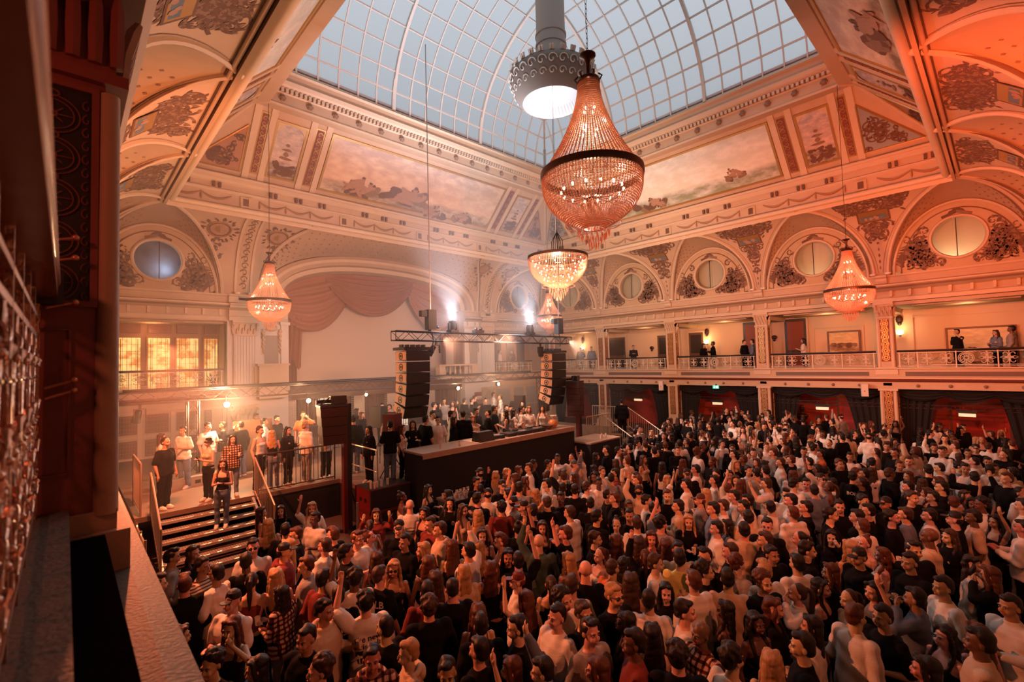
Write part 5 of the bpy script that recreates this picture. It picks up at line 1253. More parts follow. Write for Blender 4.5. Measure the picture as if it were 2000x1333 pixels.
# ================================================================== trusses
def boxtruss(a, b, w_, mb, step=.35, r=.024):
    a = Vector(a); b = Vector(b); d = (b-a); L = d.length; d /= L
    x = d.cross(Vector((0, 0, 1))); x = x.normalized() if x.length > .1 else Vector((1, 0, 0)); y = x.cross(d).normalized()
    C = [x*i*w_/2+y*j*w_/2 for i, j in ((-1, -1), (1, -1), (1, 1), (-1, 1))]
    for c in C: mb.tube([a+c, b+c], r, 6)
    n = max(2, int(L/step))
    for k in range(n):
        for i in range(4):
            p, q_ = (C[i], C[(i+1) % 4]) if k % 2 == 0 else (C[(i+1) % 4], C[i]); mb.bar(a+d*L*k/n+p, a+d*L*(k+1)/n+q_, .014)
    for k in (0, n):
        for i in range(4): mb.bar(a+d*L*k/n+C[i], a+d*L*k/n+C[(i+1) % 4], .018)
q = MB(); boxtruss((0, 0, 0), (8.6, .0, -.06), .29, q); one(q, 'lighting_truss', [black], 'black truss carrying the two bright beams and hanging speakers', 'truss', loc=(7.45, 13.2, .90), smooth=False)
q = MB(); boxtruss((0, 0, 0), (18.2, 0, 0), .32, q, .4); boxtruss((1.95, 0, -.16), (1.95, 0, -2.80), .29, q); boxtruss((17.9, 0, -.16), (17.9, 0, -2.80), .29, q)
one(q, 'stage_truss', [mat('grey_truss', (.10, .075, .07), .45, metal=.6)], 'long grey truss spanning the whole stage on lattice legs', 'truss', loc=(.95, 17.6, -.80))
q = MB(); q.tube([(0, 0, 0), (16.9, 0, 0)], .05, 8); one(q, 'truss_pipe', [iron], 'thick round pipe lying along the top of the long stage truss', 'pipe', loc=(1.2, 17.6, -.585), smooth=True)
# cables and motors
for x, lab in ((8.85, 'left chain hoist above the hanging left speakers'), (15.4, 'right chain hoist above the hanging right speakers')):
    t = thing('chain_hoist', lab, 'hoist', (x, 13.2, 1.07)); q = MB(); q.box(-.16, .16, -.12, .12, .05, .72); q.box(-.40, -.16, -.08, .08, .48, .68); q.build('motor', [black], parent=t)
    q = MB(); q.bar((0, 0, .72), (0, 0, 9.9), .022); q.build('chain', [steel], parent=t)
    q = MB(); q.tube([(0, .0, .05), (.1, 0, -.3), (.05, 0, -.5)], .02, 6); q.build('hook', [iron], parent=t)
# hanging line arrays
def linearray(x, y, ztop, n, yawd, label, shrink=1.0):
    t = thing('line_array', label, 'speaker', (x, y, ztop), rz=radians(yawd))
    q = MB(); q.box(-.50, .50, -.35, .35, -.06, .03); 
    for k in range(5): q.box(-.42+.2*k, -.36+.2*k, -.1, .1, .03, .12)
    q.build('rigging_frame', [iron], parent=t)
    z = -.08; ang = 0; yy = 0; h = .345
    for i in range(n):
        ang += (0, 1, 2, 3, 5, 9, 11)[min(i, 6)]; a = radians(ang)
        q = MB(); w1 = .43
        F0 = [(-w1, -.36, -h+.015), (w1, -.36, -h+.015), (w1, -.36, 0), (-w1, -.36, 0)]; B0 = [(-w1, .30, -h+.05), (w1, .30, -h+.05), (w1, .30, -.02), (-w1, .30, -.02)]
        q.add(F0+B0, [(0, 1, 2, 3), (7, 6, 5, 4), (0, 4, 5, 1), (3, 2, 6, 7), (1, 5, 6, 2), (0, 3, 7, 4)], 0)
        o = q.build('cabinet', [mat('speaker_black', (.018, .012, .011), .5)], parent=t, loc=(0, yy, z)); o.rotation_euler = (a, 0, 0)
        q = MB(); q.box(-w1+.03, w1-.03, -.368, -.36, -h+.04, -.02, 0); g = q.build('grille', [iron], parent=o)
        q = MB()
        s_ = -1
        q.lathe([(.115, 0), (.115, .012), (.09, .012), (.08, .0)], 18, (0, 0, 0), 1); q.lathe([(.05, .0), (.035, .02), (0, .02)], 14, (0, 0, 0), 1)
        q.v = [(-w1-.004-v[2], -.03+v[0], -h/2+v[1]) for v in q.v]; q.box(-w1-.006, -w1, -.34, .28, -h+.05, -.03, 0)
        g = q.build('side_vent', [mat('lit_side', (.50, .27, .17), .6), black], parent=o, smooth=True)
        z -= h*cos(a); yy += h*sin(a)
linearray(8.12, 13.2, .50, 6, 0, 'left hanging black line array with round side vents')
linearray(14.95, 13.2, .36, 6, 0, 'right hanging black line array seen from its dark side')
for x, lab in ((8.12, 'L'), (14.95, 'R')): pass
# ground stacked arrays on masts
def mast_array(x, y, ztop, n, yawd, label, mlabel):
    t = thing('speaker_mast', mlabel, 'mast', (x, y, -4.55)); q = MB(); hgt = ztop+4.55
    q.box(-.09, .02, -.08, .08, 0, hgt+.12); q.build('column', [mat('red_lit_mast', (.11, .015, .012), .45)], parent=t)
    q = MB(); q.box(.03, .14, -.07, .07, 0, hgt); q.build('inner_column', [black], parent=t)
    q = MB(); q.bar((0, 0, .05), (.0, -.9, .05), .08); q.bar((0, 0, .05), (.7, .4, .05), .08); q.bar((0, 0, .05), (-.6, .5, .05), .08); q.bar((.1, 0, 1.2), (.55, .3, .1), .04); q.build('outrigger', [iron], parent=t)
    q = MB(); q.bar((0, 0, hgt+.1), (-.8, 0, hgt+.1), .09); q.bar((0, 0, hgt+.1), (0, 0, hgt-.2), .06); q.build('head_beam', [black], parent=t)
    t = thing('tower_array', label, 'speaker', (x-.46, y-.22, ztop), rz=radians(yawd))
    q = MB(); q.box(-.36, .36, -.3, .3, -.03, .03); q.bar((-.3, 0, .03), (0, 0, .25), .03); q.bar((.3, 0, .03), (0, 0, .25), .03); q.box(-.05, .35, -.12, .12, .05, .25); q.build('rigging_frame', [iron], parent=t)
    z = -.04; a = 0
    for i in range(n):
        q = MB(); w1 = .34-.018*i*(1 if i < 3 else 1); h = .24
        q.add([(-w1, -.30, -h+.01), (w1, -.30, -h+.01), (w1+.01, -.30, 0), (-w1-.01, -.30, 0), (-w1, .28, -h+.01), (w1, .28, -h+.01), (w1, .28, 0), (-w1, .28, 0)], [(0, 1, 2, 3), (7, 6, 5, 4), (0, 4, 5, 1), (3, 2, 6, 7), (1, 5, 6, 2), (0, 3, 7, 4)])
        q.build('cabinet', [mat('dark_red_cabinet', (.045, .008, .007), .5)], parent=t, loc=(0, 0, z)); z -= h
mast_array(5.60, 12.6, -1.05, 4, -10, 'dark red speaker array on the mast left of the flight cases', 'tall red lit speaker mast left of the flight cases')
mast_array(16.3, 13.0, -.95, 6, 20, 'red grilled speaker array on the right stage mast', 'speaker mast at the right corner of the stage')
def tripod_speaker(x, y, z0, label, red=False):
    t = thing('tripod_speaker', label, 'speaker', (x, y, z0)); q = MB(); q.tube([(0, 0, .2), (0, 0, 1.25)], .02, 8)
    q.build('pole', [iron], parent=t)
    for a in (0, 2.1, 4.2):
        q = MB(); q.tube([(0, 0, .75), (.45*cos(a), .45*sin(a), 0)], .015, 6); q.build('leg', [iron], parent=t)
    q = MB(); q.box(-.22, .22, -.2, .2, 1.2, 1.95); q.build('cabinet', [mat('red_grille_speaker', (.12, .008, .008), .5) if red else mat('speaker_black', (.018, .012, .011), .5)], parent=t, rz=.5)
tripod_speaker(8.2, 15.6, DZ, 'black tripod speaker among the guests left of the counter'); tripod_speaker(7.2, 12.9, DZ, 'red grilled tripod speaker at the left end of the counter', True)
tripod_speaker(14.3, 14.6, DZ, 'black tripod speaker behind the DJ on the right'); tripod_speaker(15.4, 14.2, DZ, 'dark tripod speaker near the right stage mast')

# ================================================================== stage lights and haze
lens = mat('beam_lens', (1, 1, 1), .3, emit=(.9, .92, 1), estr=60); warm = mat('warm_lens', (1, .8, .5), .3, emit=(1, .62, .30), estr=40)
for i, (x, lab) in enumerate(((9.75, 'moving head lamp throwing the left white beam upward'), (13.62, 'moving head lamp throwing the right white beam upward'))):
    t = thing('moving_head', lab, 'stage light', (x, 13.2, 1.04)); q = MB(); q.box(-.16, .16, -.14, .14, 0, .10); q.box(-.17, -.13, -.05, .05, .1, .34); q.box(.13, .17, -.05, .05, .1, .34); q.build('yoke', [black], parent=t)
    q = MB(); q.lathe([(.0, .12), (.10, .12), (.13, .25), (.14, .40), (.12, .40)], 14); q.build('head', [black], parent=t, smooth=True)
    q = MB(); q.lathe([(.12, .395), (0, .40)], 14); q.build('lens', [lens], parent=t)
    lamp('beam_spot', 'SPOT', (x, 13.2, 1.50), 7000, (.80, .84, 1), (x+.3, 14.6, 9), spot_size=radians(66), spot_blend=.9, shadow_soft_size=.05)
    lamp('beam_spill', 'POINT', (x, 13.2, 1.62), 420, (.85, .88, 1), shadow_soft_size=.04)
for i, (x, y, z, s, lab) in enumerate(((3.75, 17.3, -1.15, 6, 'glaring warm lamp on the long truss above the left stairs'), (6.3, 17.3, -1.22, .7, 'warm lamp on the long truss before the brown curtain'), (11.4, 23.2, -1.55, .35, 'small bulb lamp on a stand under the screen'), (13.1, 17.5, -1.18, .5, 'warm lamp on the truss beside the right hanging array'), (15.6, 17.5, -1.12, .7, 'warm lamp on the truss at the right of the stage'))):
    t = thing('par_lamp', lab, 'stage light', (x, y, z)); q = MB()
    q.lathe([(.0, .12), (.07, .10), (.09, .0), (.09, -.1), (.08, -.1)], 12); q.v = [(a, c*1.0, b*1.0+.0) for a, b, c in q.v]; q.build('can', [black], parent=t, smooth=True)
    q = MB(); q.bar((0, .02, .05), (0, .02, .28), .02); q.build('clamp', [iron], parent=t)
    q = MB(); q.ball((0, -.10, 0), (.075, .03, .075), 12, 8); q.build('lens', [warm], parent=t, smooth=True)
    lamp('par_light', 'POINT', (x, y-.2, z), 170*s, (1, .55, .27), shadow_soft_size=.07)
for x, y, z, an, lab in ((9.05, 13.2, .68, .5, 'black profile lamp hanging from the front truss on the left'), (14.2, 13.2, .62, -.4, 'black moving lamp hanging from the front truss on the right'), (1.6, 17.6, -1.05, .2, 'round moving lamp hanging from the long truss near the column')):
    t = thing('hanging_lamp', lab, 'stage light', (x, y, z)); q = MB(); q.box(-.03, .03, -.03, .03, -.06, .06); q.box(-.14, .14, -.02, .02, -.09, -.06); q.box(-.15, -.12, -.03, .03, -.34, -.06); q.box(.12, .15, -.03, .03, -.34, -.06); q.build('yoke', [iron], parent=t)
    q = MB(); q.lathe([(.0, -.1), (.08, -.12), (.10, -.3), (.12, -.48), (.09, -.48)], 12); o = q.build('barrel', [black], parent=t, smooth=True); o.rotation_euler = (.3, an, 0)
for k, (x, lab) in enumerate(((9.0, 'small black control unit on the front truss'), (10.9, 'cluster of small clamps on the front truss'))):
    q = MB(); q.box(-.2, .2, -.1, .1, 0, .10); q.ball((-.1, 0, .14), .06, 6, 4); q.ball((.12, 0, .15), .07, 6, 4); one(q, 'truss_fitting', [iron], lab, 'fitting', loc=(x, 13.2, 1.06))
hz = MB(); hz.box(1.0, 22.5, 12.4, 23.5, -3.3, 8.4); hm = bpy.data.materials.new('stage_haze'); hm.use_nodes = True; nt = hm.node_tree; nt.nodes.clear(); o_ = nt.nodes.new('ShaderNodeOutputMaterial'); v_ = nt.nodes.new('ShaderNodeVolumeScatter'); v_.inputs['Density'].default_value = .021; v_.inputs['Color'].default_value = (1, .93, .90, 1); v_.inputs['Anisotropy'].default_value = .15; nt.links.new(v_.outputs[0], o_.inputs['Volume'])
o = hz.build('haze', [hm]); o['kind'] = 'stuff'; o['label'] = 'thin smoke haze hanging over the stage'; o['category'] = 'haze'

# ================================================================== chandeliers
bead_m = bpy.data.materials.new('glass_beads'); bead_m.use_nodes = True; nt = bead_m.node_tree; b = nt.nodes['Principled BSDF']
b.inputs['Base Color'].default_value = (.90, .50, .34, 1); b.inputs['Roughness'].default_value = .16; b.inputs['Transmission Weight'].default_value = 0; b.inputs['Specular IOR Level'].default_value = .9
tl = nt.nodes.new('ShaderNodeBsdfTranslucent'); tl.inputs[0].default_value = (.95, .58, .42, 1); mx = nt.nodes.new('ShaderNodeMixShader'); mx.inputs[0].default_value = .5
nt.links.new(b.outputs[0], mx.inputs[1]); nt.links.new(tl.outputs[0], mx.inputs[2]); nt.links.new(mx.outputs[0], nt.nodes['Material Output'].inputs[0])
bulb = mat('candle_bulb', (1, .9, .7), .3, emit=(1, .70, .38), estr=38)
chain_m = mat('chandelier_bronze', (.07, .03, .02), .35, metal=.8)
OCT = [(1, 0, 0), (0, 1, 0), (-1, 0, 0), (0, -1, 0), (0, 0, 1), (0, 0, -1)]; OF = [(0, 1, 4), (1, 2, 4), (2, 3, 4), (3, 0, 4), (1, 0, 5), (2, 1, 5), (3, 2, 5), (0, 3, 5)]
def beads(mb, P, size, spacing):
    P = [Vector(p) for p in P]; acc = 0
    for a, b in zip(P[:-1], P[1:]):
        d = b-a; L = d.length; t = acc
        while t < L:
            c = a+d*(t/L); mb.add([(c.x+x*size, c.y+y*size, c.z+z*size*1.25) for x, y, z in OCT], OF); t += spacing
        acc = t-L
def chandelier(label, loc, top=True, R=.70, hang=9.9, detail=1.0, group=None, small=False, dense=1.0):
    """basket chandelier: z = 0 is the metal band"""
    t = thing('chandelier', label, 'chandelier', loc, group=group)
    q = MB(); q.lathe([(R-.02, -.05), (R+.02, -.05), (R+.025, .0), (R+.02, .05), (R-.02, .05), (R-.02, -.05)], 48); q.build('band', [bronze], parent=t, smooth=True)
    q = MB(); sz = .0135*R/.7*detail; sp = sz*2.3
    nb = int(64*dense)
    for j in range(nb):
        a = 2*pi*j/nb; P = []
        for k in range(13):
            s = k/12; r = R*(1-s**2.3*.82); z = -.05-.72*R/.7*(s**.85); P.append((r*cos(a), r*sin(a), z))
        beads(q, P, sz, sp)
    for r, z in ((R*.97, -.16*R/.7), (R*.98, -.10), (R*.55, -.70*R/.7)): beads(q, [(r*cos(2*pi*k/60), r*sin(2*pi*k/60), z) for k in range(61)], sz*.9, sp)
    q.build('bead_basket', [bead_m], parent=t)
    q = MB()
    for ring_ in range(4):
        r = .22*R/.7*(1-ring_*.24); n = max(4, int(18-ring_*4)); z0 = -.76*R/.7-.06*ring_*R/.7
        for j in range(n):
            a = 2*pi*j/n; q.add([(r*cos(a)+x*.012, r*sin(a)+y*.012, z0-.06+z*.075*R/.7) for x, y, z in OCT], OF)
    q.build('pendant_drops', [bead_m], parent=t)
    if top:
        q = MB(); n2 = int(44*dense)
        for j in range(n2):
            a = 2*pi*j/n2; P = []
            for k in range(15):
                s = k/14; r = .15+(R-.17)*(1-s)**1.7+.0; P.append((r*cos(a), r*sin(a), .04+1.30*R/.7*s))
            beads(q, P, sz, sp)
        q.build('bead_cone', [bead_m], parent=t)
        q = MB(); z = 1.34*R/.7; q.lathe([(.17, z), (.16, z+.05), (.10, z+.09), (.03, z+.12), (.03, z+.28), (.05, z+.36), (.12, z+.40), (.12, z+.42), (0, z+.44)], 16)
        for j in range(6): a = j*pi/3; q.tube([(.16*cos(a), .16*sin(a), z+.02), (.20*cos(a), .20*sin(a), z+.08), (.15*cos(a), .15*sin(a), z+.12)], .012, 5)
        q.build('crown', [chain_m], parent=t, smooth=True); zt = z+.44
    else:
        q = MB()
        for j in range(6): a = j*pi/3; q.tube([(.20*cos(a), .20*sin(a), .0), (.20*cos(a), .20*sin(a), .6), (.10*cos(a), .10*sin(a), .78), (0, 0, .95)], .014, 6)
        q.tube([(0, 0, -.9), (0, 0, 1.0)], .02, 6); q.lathe([(R, .0), (.2, .05)], 24); q.build('stem', [bronze], parent=t, smooth=True); zt = .95
    q = MB(); L = hang-loc[2]-zt
    if small: q.bar((0, 0, zt), (0, 0, zt+L), .014)
    else:
        n = int(L/.075)
        for k in range(n):
            z = zt+k*.075
            q.tube([((.014*cos(a_) if k % 2 else 0), (0 if k % 2 else .014*cos(a_)), z+.045+.045*sin(a_)) for a_ in [i*pi/4 for i in range(8)]], .0045, 4, closed=True)
    q.build('chain', [chain_m], parent=t)
    # bulbs
    B = []
    if top:
        for n, r, z in ((14, R*.62, -.22), (4, .12, .62), (4, .09, .95)): B += [(r*cos(2*pi*j/n), r*sin(2*pi*j/n), z*R/.7) for j in range(n)]
    else:
        for n, r, z in ((16, R*.78, -.18), (14, R*.62, -.36), (12, R*.48, -.52), (8, R*.3, -.68), (10, R*.85, -.08)): B += [(r*cos(2*pi*j/n+z), r*sin(2*pi*j/n+z), z*R/.7) for j in range(n)]
    q0 = None
    for p in B:
        if q0 is None: q_ = MB(); q_.ball((0, 0, 0), (.016, .016, .026), 8, 5); q0 = q_.build('bulb', [bulb], parent=t, smooth=True, loc=p)
        else:
            c = q0.copy(); col.objects.link(c); c.parent = t; c.location = p
    q = MB()
    for p in B[:14 if top else len(B)]: q.tube([(0, 0, p[2]-.08), (p[0]*.6, p[1]*.6, p[2]-.14), (p[0], p[1], p[2]-.03)], .006, 4)
    q.build('arms', [chain_m], parent=t)
    lamp('chandelier_light', 'POINT', (loc[0], loc[1], loc[2]-.15), (110 if small else 60) if top else 150, (1, .60, .38), shadow_soft_size=.06)
    if top: lamp('chandelier_light', 'POINT', (loc[0], loc[1], loc[2]+.7), 40, (1, .60, .38), shadow_soft_size=.04)
    return t
chandelier('largest amber bead chandelier hanging nearest the camera', (5.5, 4.0, 2.66), R=.72, detail=1.0, dense=1.55)
chandelier('topless bowl chandelier hanging under the round skylight ring', (13.03, 11.12, 3.76), top=False, R=1.08, hang=10.36, detail=.62, dense=1.7)
chandelier('small bead chandelier hanging in front of the left stage pilaster', (5.4, 18.5, 2.44), R=.72, detail=1.25, small=True, dense=1.25)
chandelier('small bead chandelier hanging before the right gallery', (20.6, 3.78, 2.25), R=.76, detail=1.25, small=True, dense=1.25)
chandelier('farthest small bead chandelier seen below the bowl chandelier', (20.65, 18.4, 2.58), R=.72, detail=1.25, small=True, dense=1.25)
# skylight ring with its ribbed reflector and duct
t = thing('skylight_ring', 'ornate white ring with ribbed reflector on a round duct', 'ceiling ring', (13.03, 11.12, 9.55))
q = MB(); q.lathe([(.55, 1.55), (.55, 2.1), (.58, 2.12), (.58, 2.22), (.55, 2.24), (.55, 2.5), (.58, 2.52), (.58, 2.6), (.54, 2.62), (.54, 7.6)], 32); q.build('duct', [mat('grey_duct', (.42, .37, .33), .6, bump=.2)], parent=t, smooth=True)
q = MB(); q.lathe([(1.12, 0), (1.20, .03), (1.42, .35), (1.58, .85), (1.56, 1.0), (1.45, 1.12), (.55, 1.6)], 48, m=1)
for j in range(26):
    a = 2*pi*j/26
    for row, (r0, z0, s) in enumerate(((1.53, .72, .16), (1.40, .38, .12))):
        P = []
        for k in range(13):
            u = k/12; rr_ = s*(1-u)+.02; an = u*7; dx, dz = rr_*cos(an), rr_*sin(an)
            r = r0+dz*.35+.03; aa = a+dx/r0; P.append((r*cos(aa), r*sin(aa), z0+dz))
        q.tube(P, .022, 4, 0)
    for d in (-.03, .03): q.tube([((1.52)*cos(a+d), 1.52*sin(a+d), 1.05), (1.58*cos(a+d), 1.58*sin(a+d), 1.18), (1.5*cos(a+d), 1.5*sin(a+d), 1.26)], [.05, .06, .02], 5, 0)
q.build('collar', [mat('ring_white', (.72, .66, .58), .55), mat('ring_shadow_grey', (.25, .22, .19), .7)], parent=t, smooth=True)
q = MB(); n = 48; V = []; prof = [(1.12, 0), (.95, .35), (.6, .62), (.22, .75), (.0, .78)]
for i, (r, z) in enumerate(prof):
    for j in range(n*2): a = pi*j/n; rr_ = r*(1+(.03 if j % 2 else -.03)*(1 if 0 < i < 4 else 0)); V.append((rr_*cos(a), rr_*sin(a), z+(.04 if j % 2 else 0)*(1 if 0 < i < 4 else 0)))
k = n*2; q.add(V, [(i*k+j, i*k+(j+1) % k, (i+1)*k+(j+1) % k, (i+1)*k+j) for i in range(4) for j in range(k)])
q.build('reflector', [mat('enamel', (.85, .86, .88), .3)], parent=t)
lamp('ring_light', 'POINT', (13.03, 11.12, 9.72), 34, (.95, .95, 1), shadow_soft_size=.2)
# ================================================================== people
def tapered(mb, P, R, n=12, m=0, ends=True):
    """closed round-ended limb through P with radii R"""
    P = [Vector(p) for p in P]; R = list(R)
    if ends:
        d0 = (P[0]-P[1]).normalized(); d1 = (P[-1]-P[-2]).normalized()
        P = [P[0]+d0*R[0]*.95, P[0]+d0*R[0]*.6]+P+[P[-1]+d1*R[-1]*.6, P[-1]+d1*R[-1]*.95]
        R = [R[0]*.25, R[0]*.8]+R+[R[-1]*.8, R[-1]*.25]
    mb.tube(P, R, n, m)
def loft(mb, rings, n=20, m=0):
    """rings: (cx, cy, z, rx, ry) stacked"""
    V = []
    for cx, cy_, z, rx, ry in rings:
        for j in range(n):
            a = 2*pi*j/n; c, s = cos(a), sin(a); p = .82
            V.append((cx+rx*abs(c)**p*(1 if c > 0 else -1), cy_+ry*abs(s)**p*(1 if s > 0 else -1), z))
    F = []
    for i in range(len(rings)-1):
        for j in range(n): F.append((i*n+j, i*n+(j+1) % n, (i+1)*n+(j+1) % n, (i+1)*n+j))
    F.append(tuple(range(n-1, -1, -1))); k = (len(rings)-1)*n; F.append(tuple(range(k, k+n)))
    mb.add(V, F, m)
ARM = {  # elbow, wrist for the +x arm (the person's left); mirrored for the other
    'down': ((.255, .03, 1.13), (.262, -.07, .885), (0, -.15, -1)),
    'bent': ((.250, .02, 1.13), (.150, -.235, 1.19), (-.15, -.9, .35)),
    'front': ((.225, -.03, 1.12), (.075, -.27, 1.20), (-.3, -.8, .5)),
    'high': ((.300, -.09, 1.58), (.235, -.16, 1.84), (-.1, -.15, 1)),
    'up': ((.350, -.12, 1.39), (.290, -.23, 1.63), (-.1, -.2, 1)),
    'head': ((.340, -.13, 1.36), (.135, -.15, 1.53), (-.6, .0, .8)),
}
POSE = {'n': ('down', 'down'), 'c': ('bent', 'down'), 'r': ('high', 'down'), 'l': ('down', 'high'), 'u': ('up', 'up'), 'p': ('front', 'front'), 'h': ('head', 'down')}
# first entry is the arm on +x (seen at the right when the person faces the camera)
def arm_pts(kind, sg, fem):
    e, w_, d = ARM[kind]; k = .92 if fem else 1.0
    S = Vector((sg*.172*k, .005, 1.405)); E = Vector((sg*e[0]*k, e[1], e[2])); W_ = Vector((sg*w_[0]*k, w_[1], w_[2])); D = Vector((sg*d[0], d[1], d[2])).normalized()
    return S, E, W_, D
def body_mb(fem, pose):
    b = MB(); k = .92 if fem else 1.0
    # torso and neck
    loft(b, [(0, .0, .80, .13*k, .095), (0, .0, .88, .165, .115), (0, .005, .95, .168*(1.02 if fem else .98), .115), (0, .0, 1.05, .135*(.93 if fem else 1.02), .095), (0, -.003, 1.16, .142*(.95 if fem else 1.05), .10), (0, -.012, 1.27, .162*k, .118 if fem else .112), (0, -.002, 1.36, .178*k, .10), (0, .008, 1.42, .150*k, .078), (0, .012, 1.455, .085*k, .062), (0, .012, 1.49, .056, .056)])
    if fem:
        for sg in (-1, 1): b.ball((sg*.072, -.085, 1.265), (.065, .06, .062), 12, 8)
    nr = .049 if fem else .058
    tapered(b, [(0, .015, 1.44), (0, .008, 1.50), (0, -.003, 1.56)], [nr*1.15, nr, nr*.98], 14)
    # head
    b.ball((0, .012, 1.675), (.076, .096, .092), 18, 12); b.ball((0, -.022, 1.625), (.063, .070, .088), 16, 10); b.ball((0, -.038, 1.575), (.044, .050, .044), 14, 8)
    b.ball((0, -.070, 1.560), (.022, .020, .020), 10, 6)
    b.tube([(0, -.088, 1.655), (0, -.103, 1.625), (0, -.106, 1.612), (0, -.085, 1.603)], [.008, .012, .016, .010], 8)
    for sg in (-1, 1):
        b.ball((sg*.017, -.092, 1.608), (.010, .010, .008), 8, 5); b.ball((sg*.077, .012, 1.628), (.010, .020, .031), 8, 6); b.ball((sg*.034, -.073, 1.600), (.026, .022, .028), 8, 6)
        b.ball((sg*.030, -.079, 1.663), (.028, .014, .010), 8, 5)
    b.ball((0, -.090, 1.583), (.022, .012, .008), 8, 5); b.ball((0, -.086, 1.573), (.020, .012, .007), 8, 5)
    for i, sg in enumerate((1, -1)):
        S, E, W_, D = arm_pts(POSE[pose][i], sg, fem)
        f = .85 if fem else 1.0
        b.ball(tuple(S), (.056*f, .052*f, .056*f), 12, 8)
        tapered(b, [S, S.lerp(E, .45), E], [.050*f, .046*f, .037*f], 12); tapered(b, [E, E.lerp(W_, .35), W_], [.037*f, .038*f, .024*f], 12)
        # hand
        side_ = D.cross(Vector((0, 1, .3))).normalized() if abs(D.y) < .8 else Vector((1, 0, 0)); nrm = side_.cross(D).normalized()
        pc = W_+D*.045
        tapered(b, [W_-D*.005, pc, W_+D*.078], [.024, .030, .031], 10)
        curl = .35 if POSE[pose][i] in ('down', 'up', 'high') else .9
        for q, (off, L) in enumerate(((-.026, .060), (-.009, .072), (.009, .070), (.025, .055))):
            base = W_+D*.085+side_*off; d1 = (D+nrm*curl*.4).normalized(); m_ = base+d1*L*.5; d2 = (D+nrm*curl*1.4).normalized(); tip = m_+d2*L*.5
            tapered(b, [base, m_, tip], [.0105, .0095, .0075], 8)
        tb = W_+D*.030-side_*.024*sg; td = (D*.6-side_*.75*sg+nrm*.35).normalized()
        tapered(b, [tb, tb+td*.035, tb+td*.055+D*.012], [.013, .0105, .008], 8)
    # legs
    for sg in (-1, 1):
        tapered(b, [(sg*.085, 0, .86), (sg*.092, -.005, .66), (sg*.092, -.005, .49), (sg*.094, .012, .34), (sg*.096, .018, .09)], [.088, .072, .050, .052, .034], 12)
        tapered(b, [(sg*.098, .02, .045), (sg*.10, -.12, .035)], [.038, .032], 8)
    return b
def evalmods(mb, mats, mods):
    me = mb.mesh('tmp', mats); o = bpy.data.objects.new('tmp', me); col.objects.link(o)
    for t_, kw in mods:
        m = o.modifiers.new('m', t_)
        for a, b in kw.items(): setattr(m, a, b)
    dg = bpy.context.evaluated_depsgraph_get(); r = bpy.data.meshes.new_from_object(o.evaluated_get(dg)); bpy.data.objects.remove(o)
    bpy.data.meshes.remove(me)
    return r
def arr(me):
    a = np.empty(len(me.vertices)*3); me.vertices.foreach_get('co', a); return a.reshape(-1, 3)
def putarr(me, a): me.vertices.foreach_set('co', a.ravel()); me.update()
def wrinkle(me, amp, seed, freq=1.0):
    a = arr(me); me.calc_loop_triangles(); n = np.empty(len(me.vertices)*3); me.vertices.foreach_get('normal', n); n = n.reshape(-1, 3)
    r = np.random.RandomState(seed); d = 0
    for k in range(7):
        v = r.normal(size=3); v[2] *= 1.6; v = v/np.linalg.norm(v)*r.uniform(22, 55)*freq; d = d+np.sin(a@v+r.uniform(0, 6)+1.3*np.sin(a[:, 2]*9+k))*r.uniform(.4, 1)
    putarr(me, a+n*(d*amp/3)[:, None])
def finish(me, mats_, name):
    me.name = name; me.materials.clear()
    for m in mats_: me.materials.append(m)
    me.polygons.foreach_set('use_smooth', [True]*len(me.polygons)); me.update(); return me

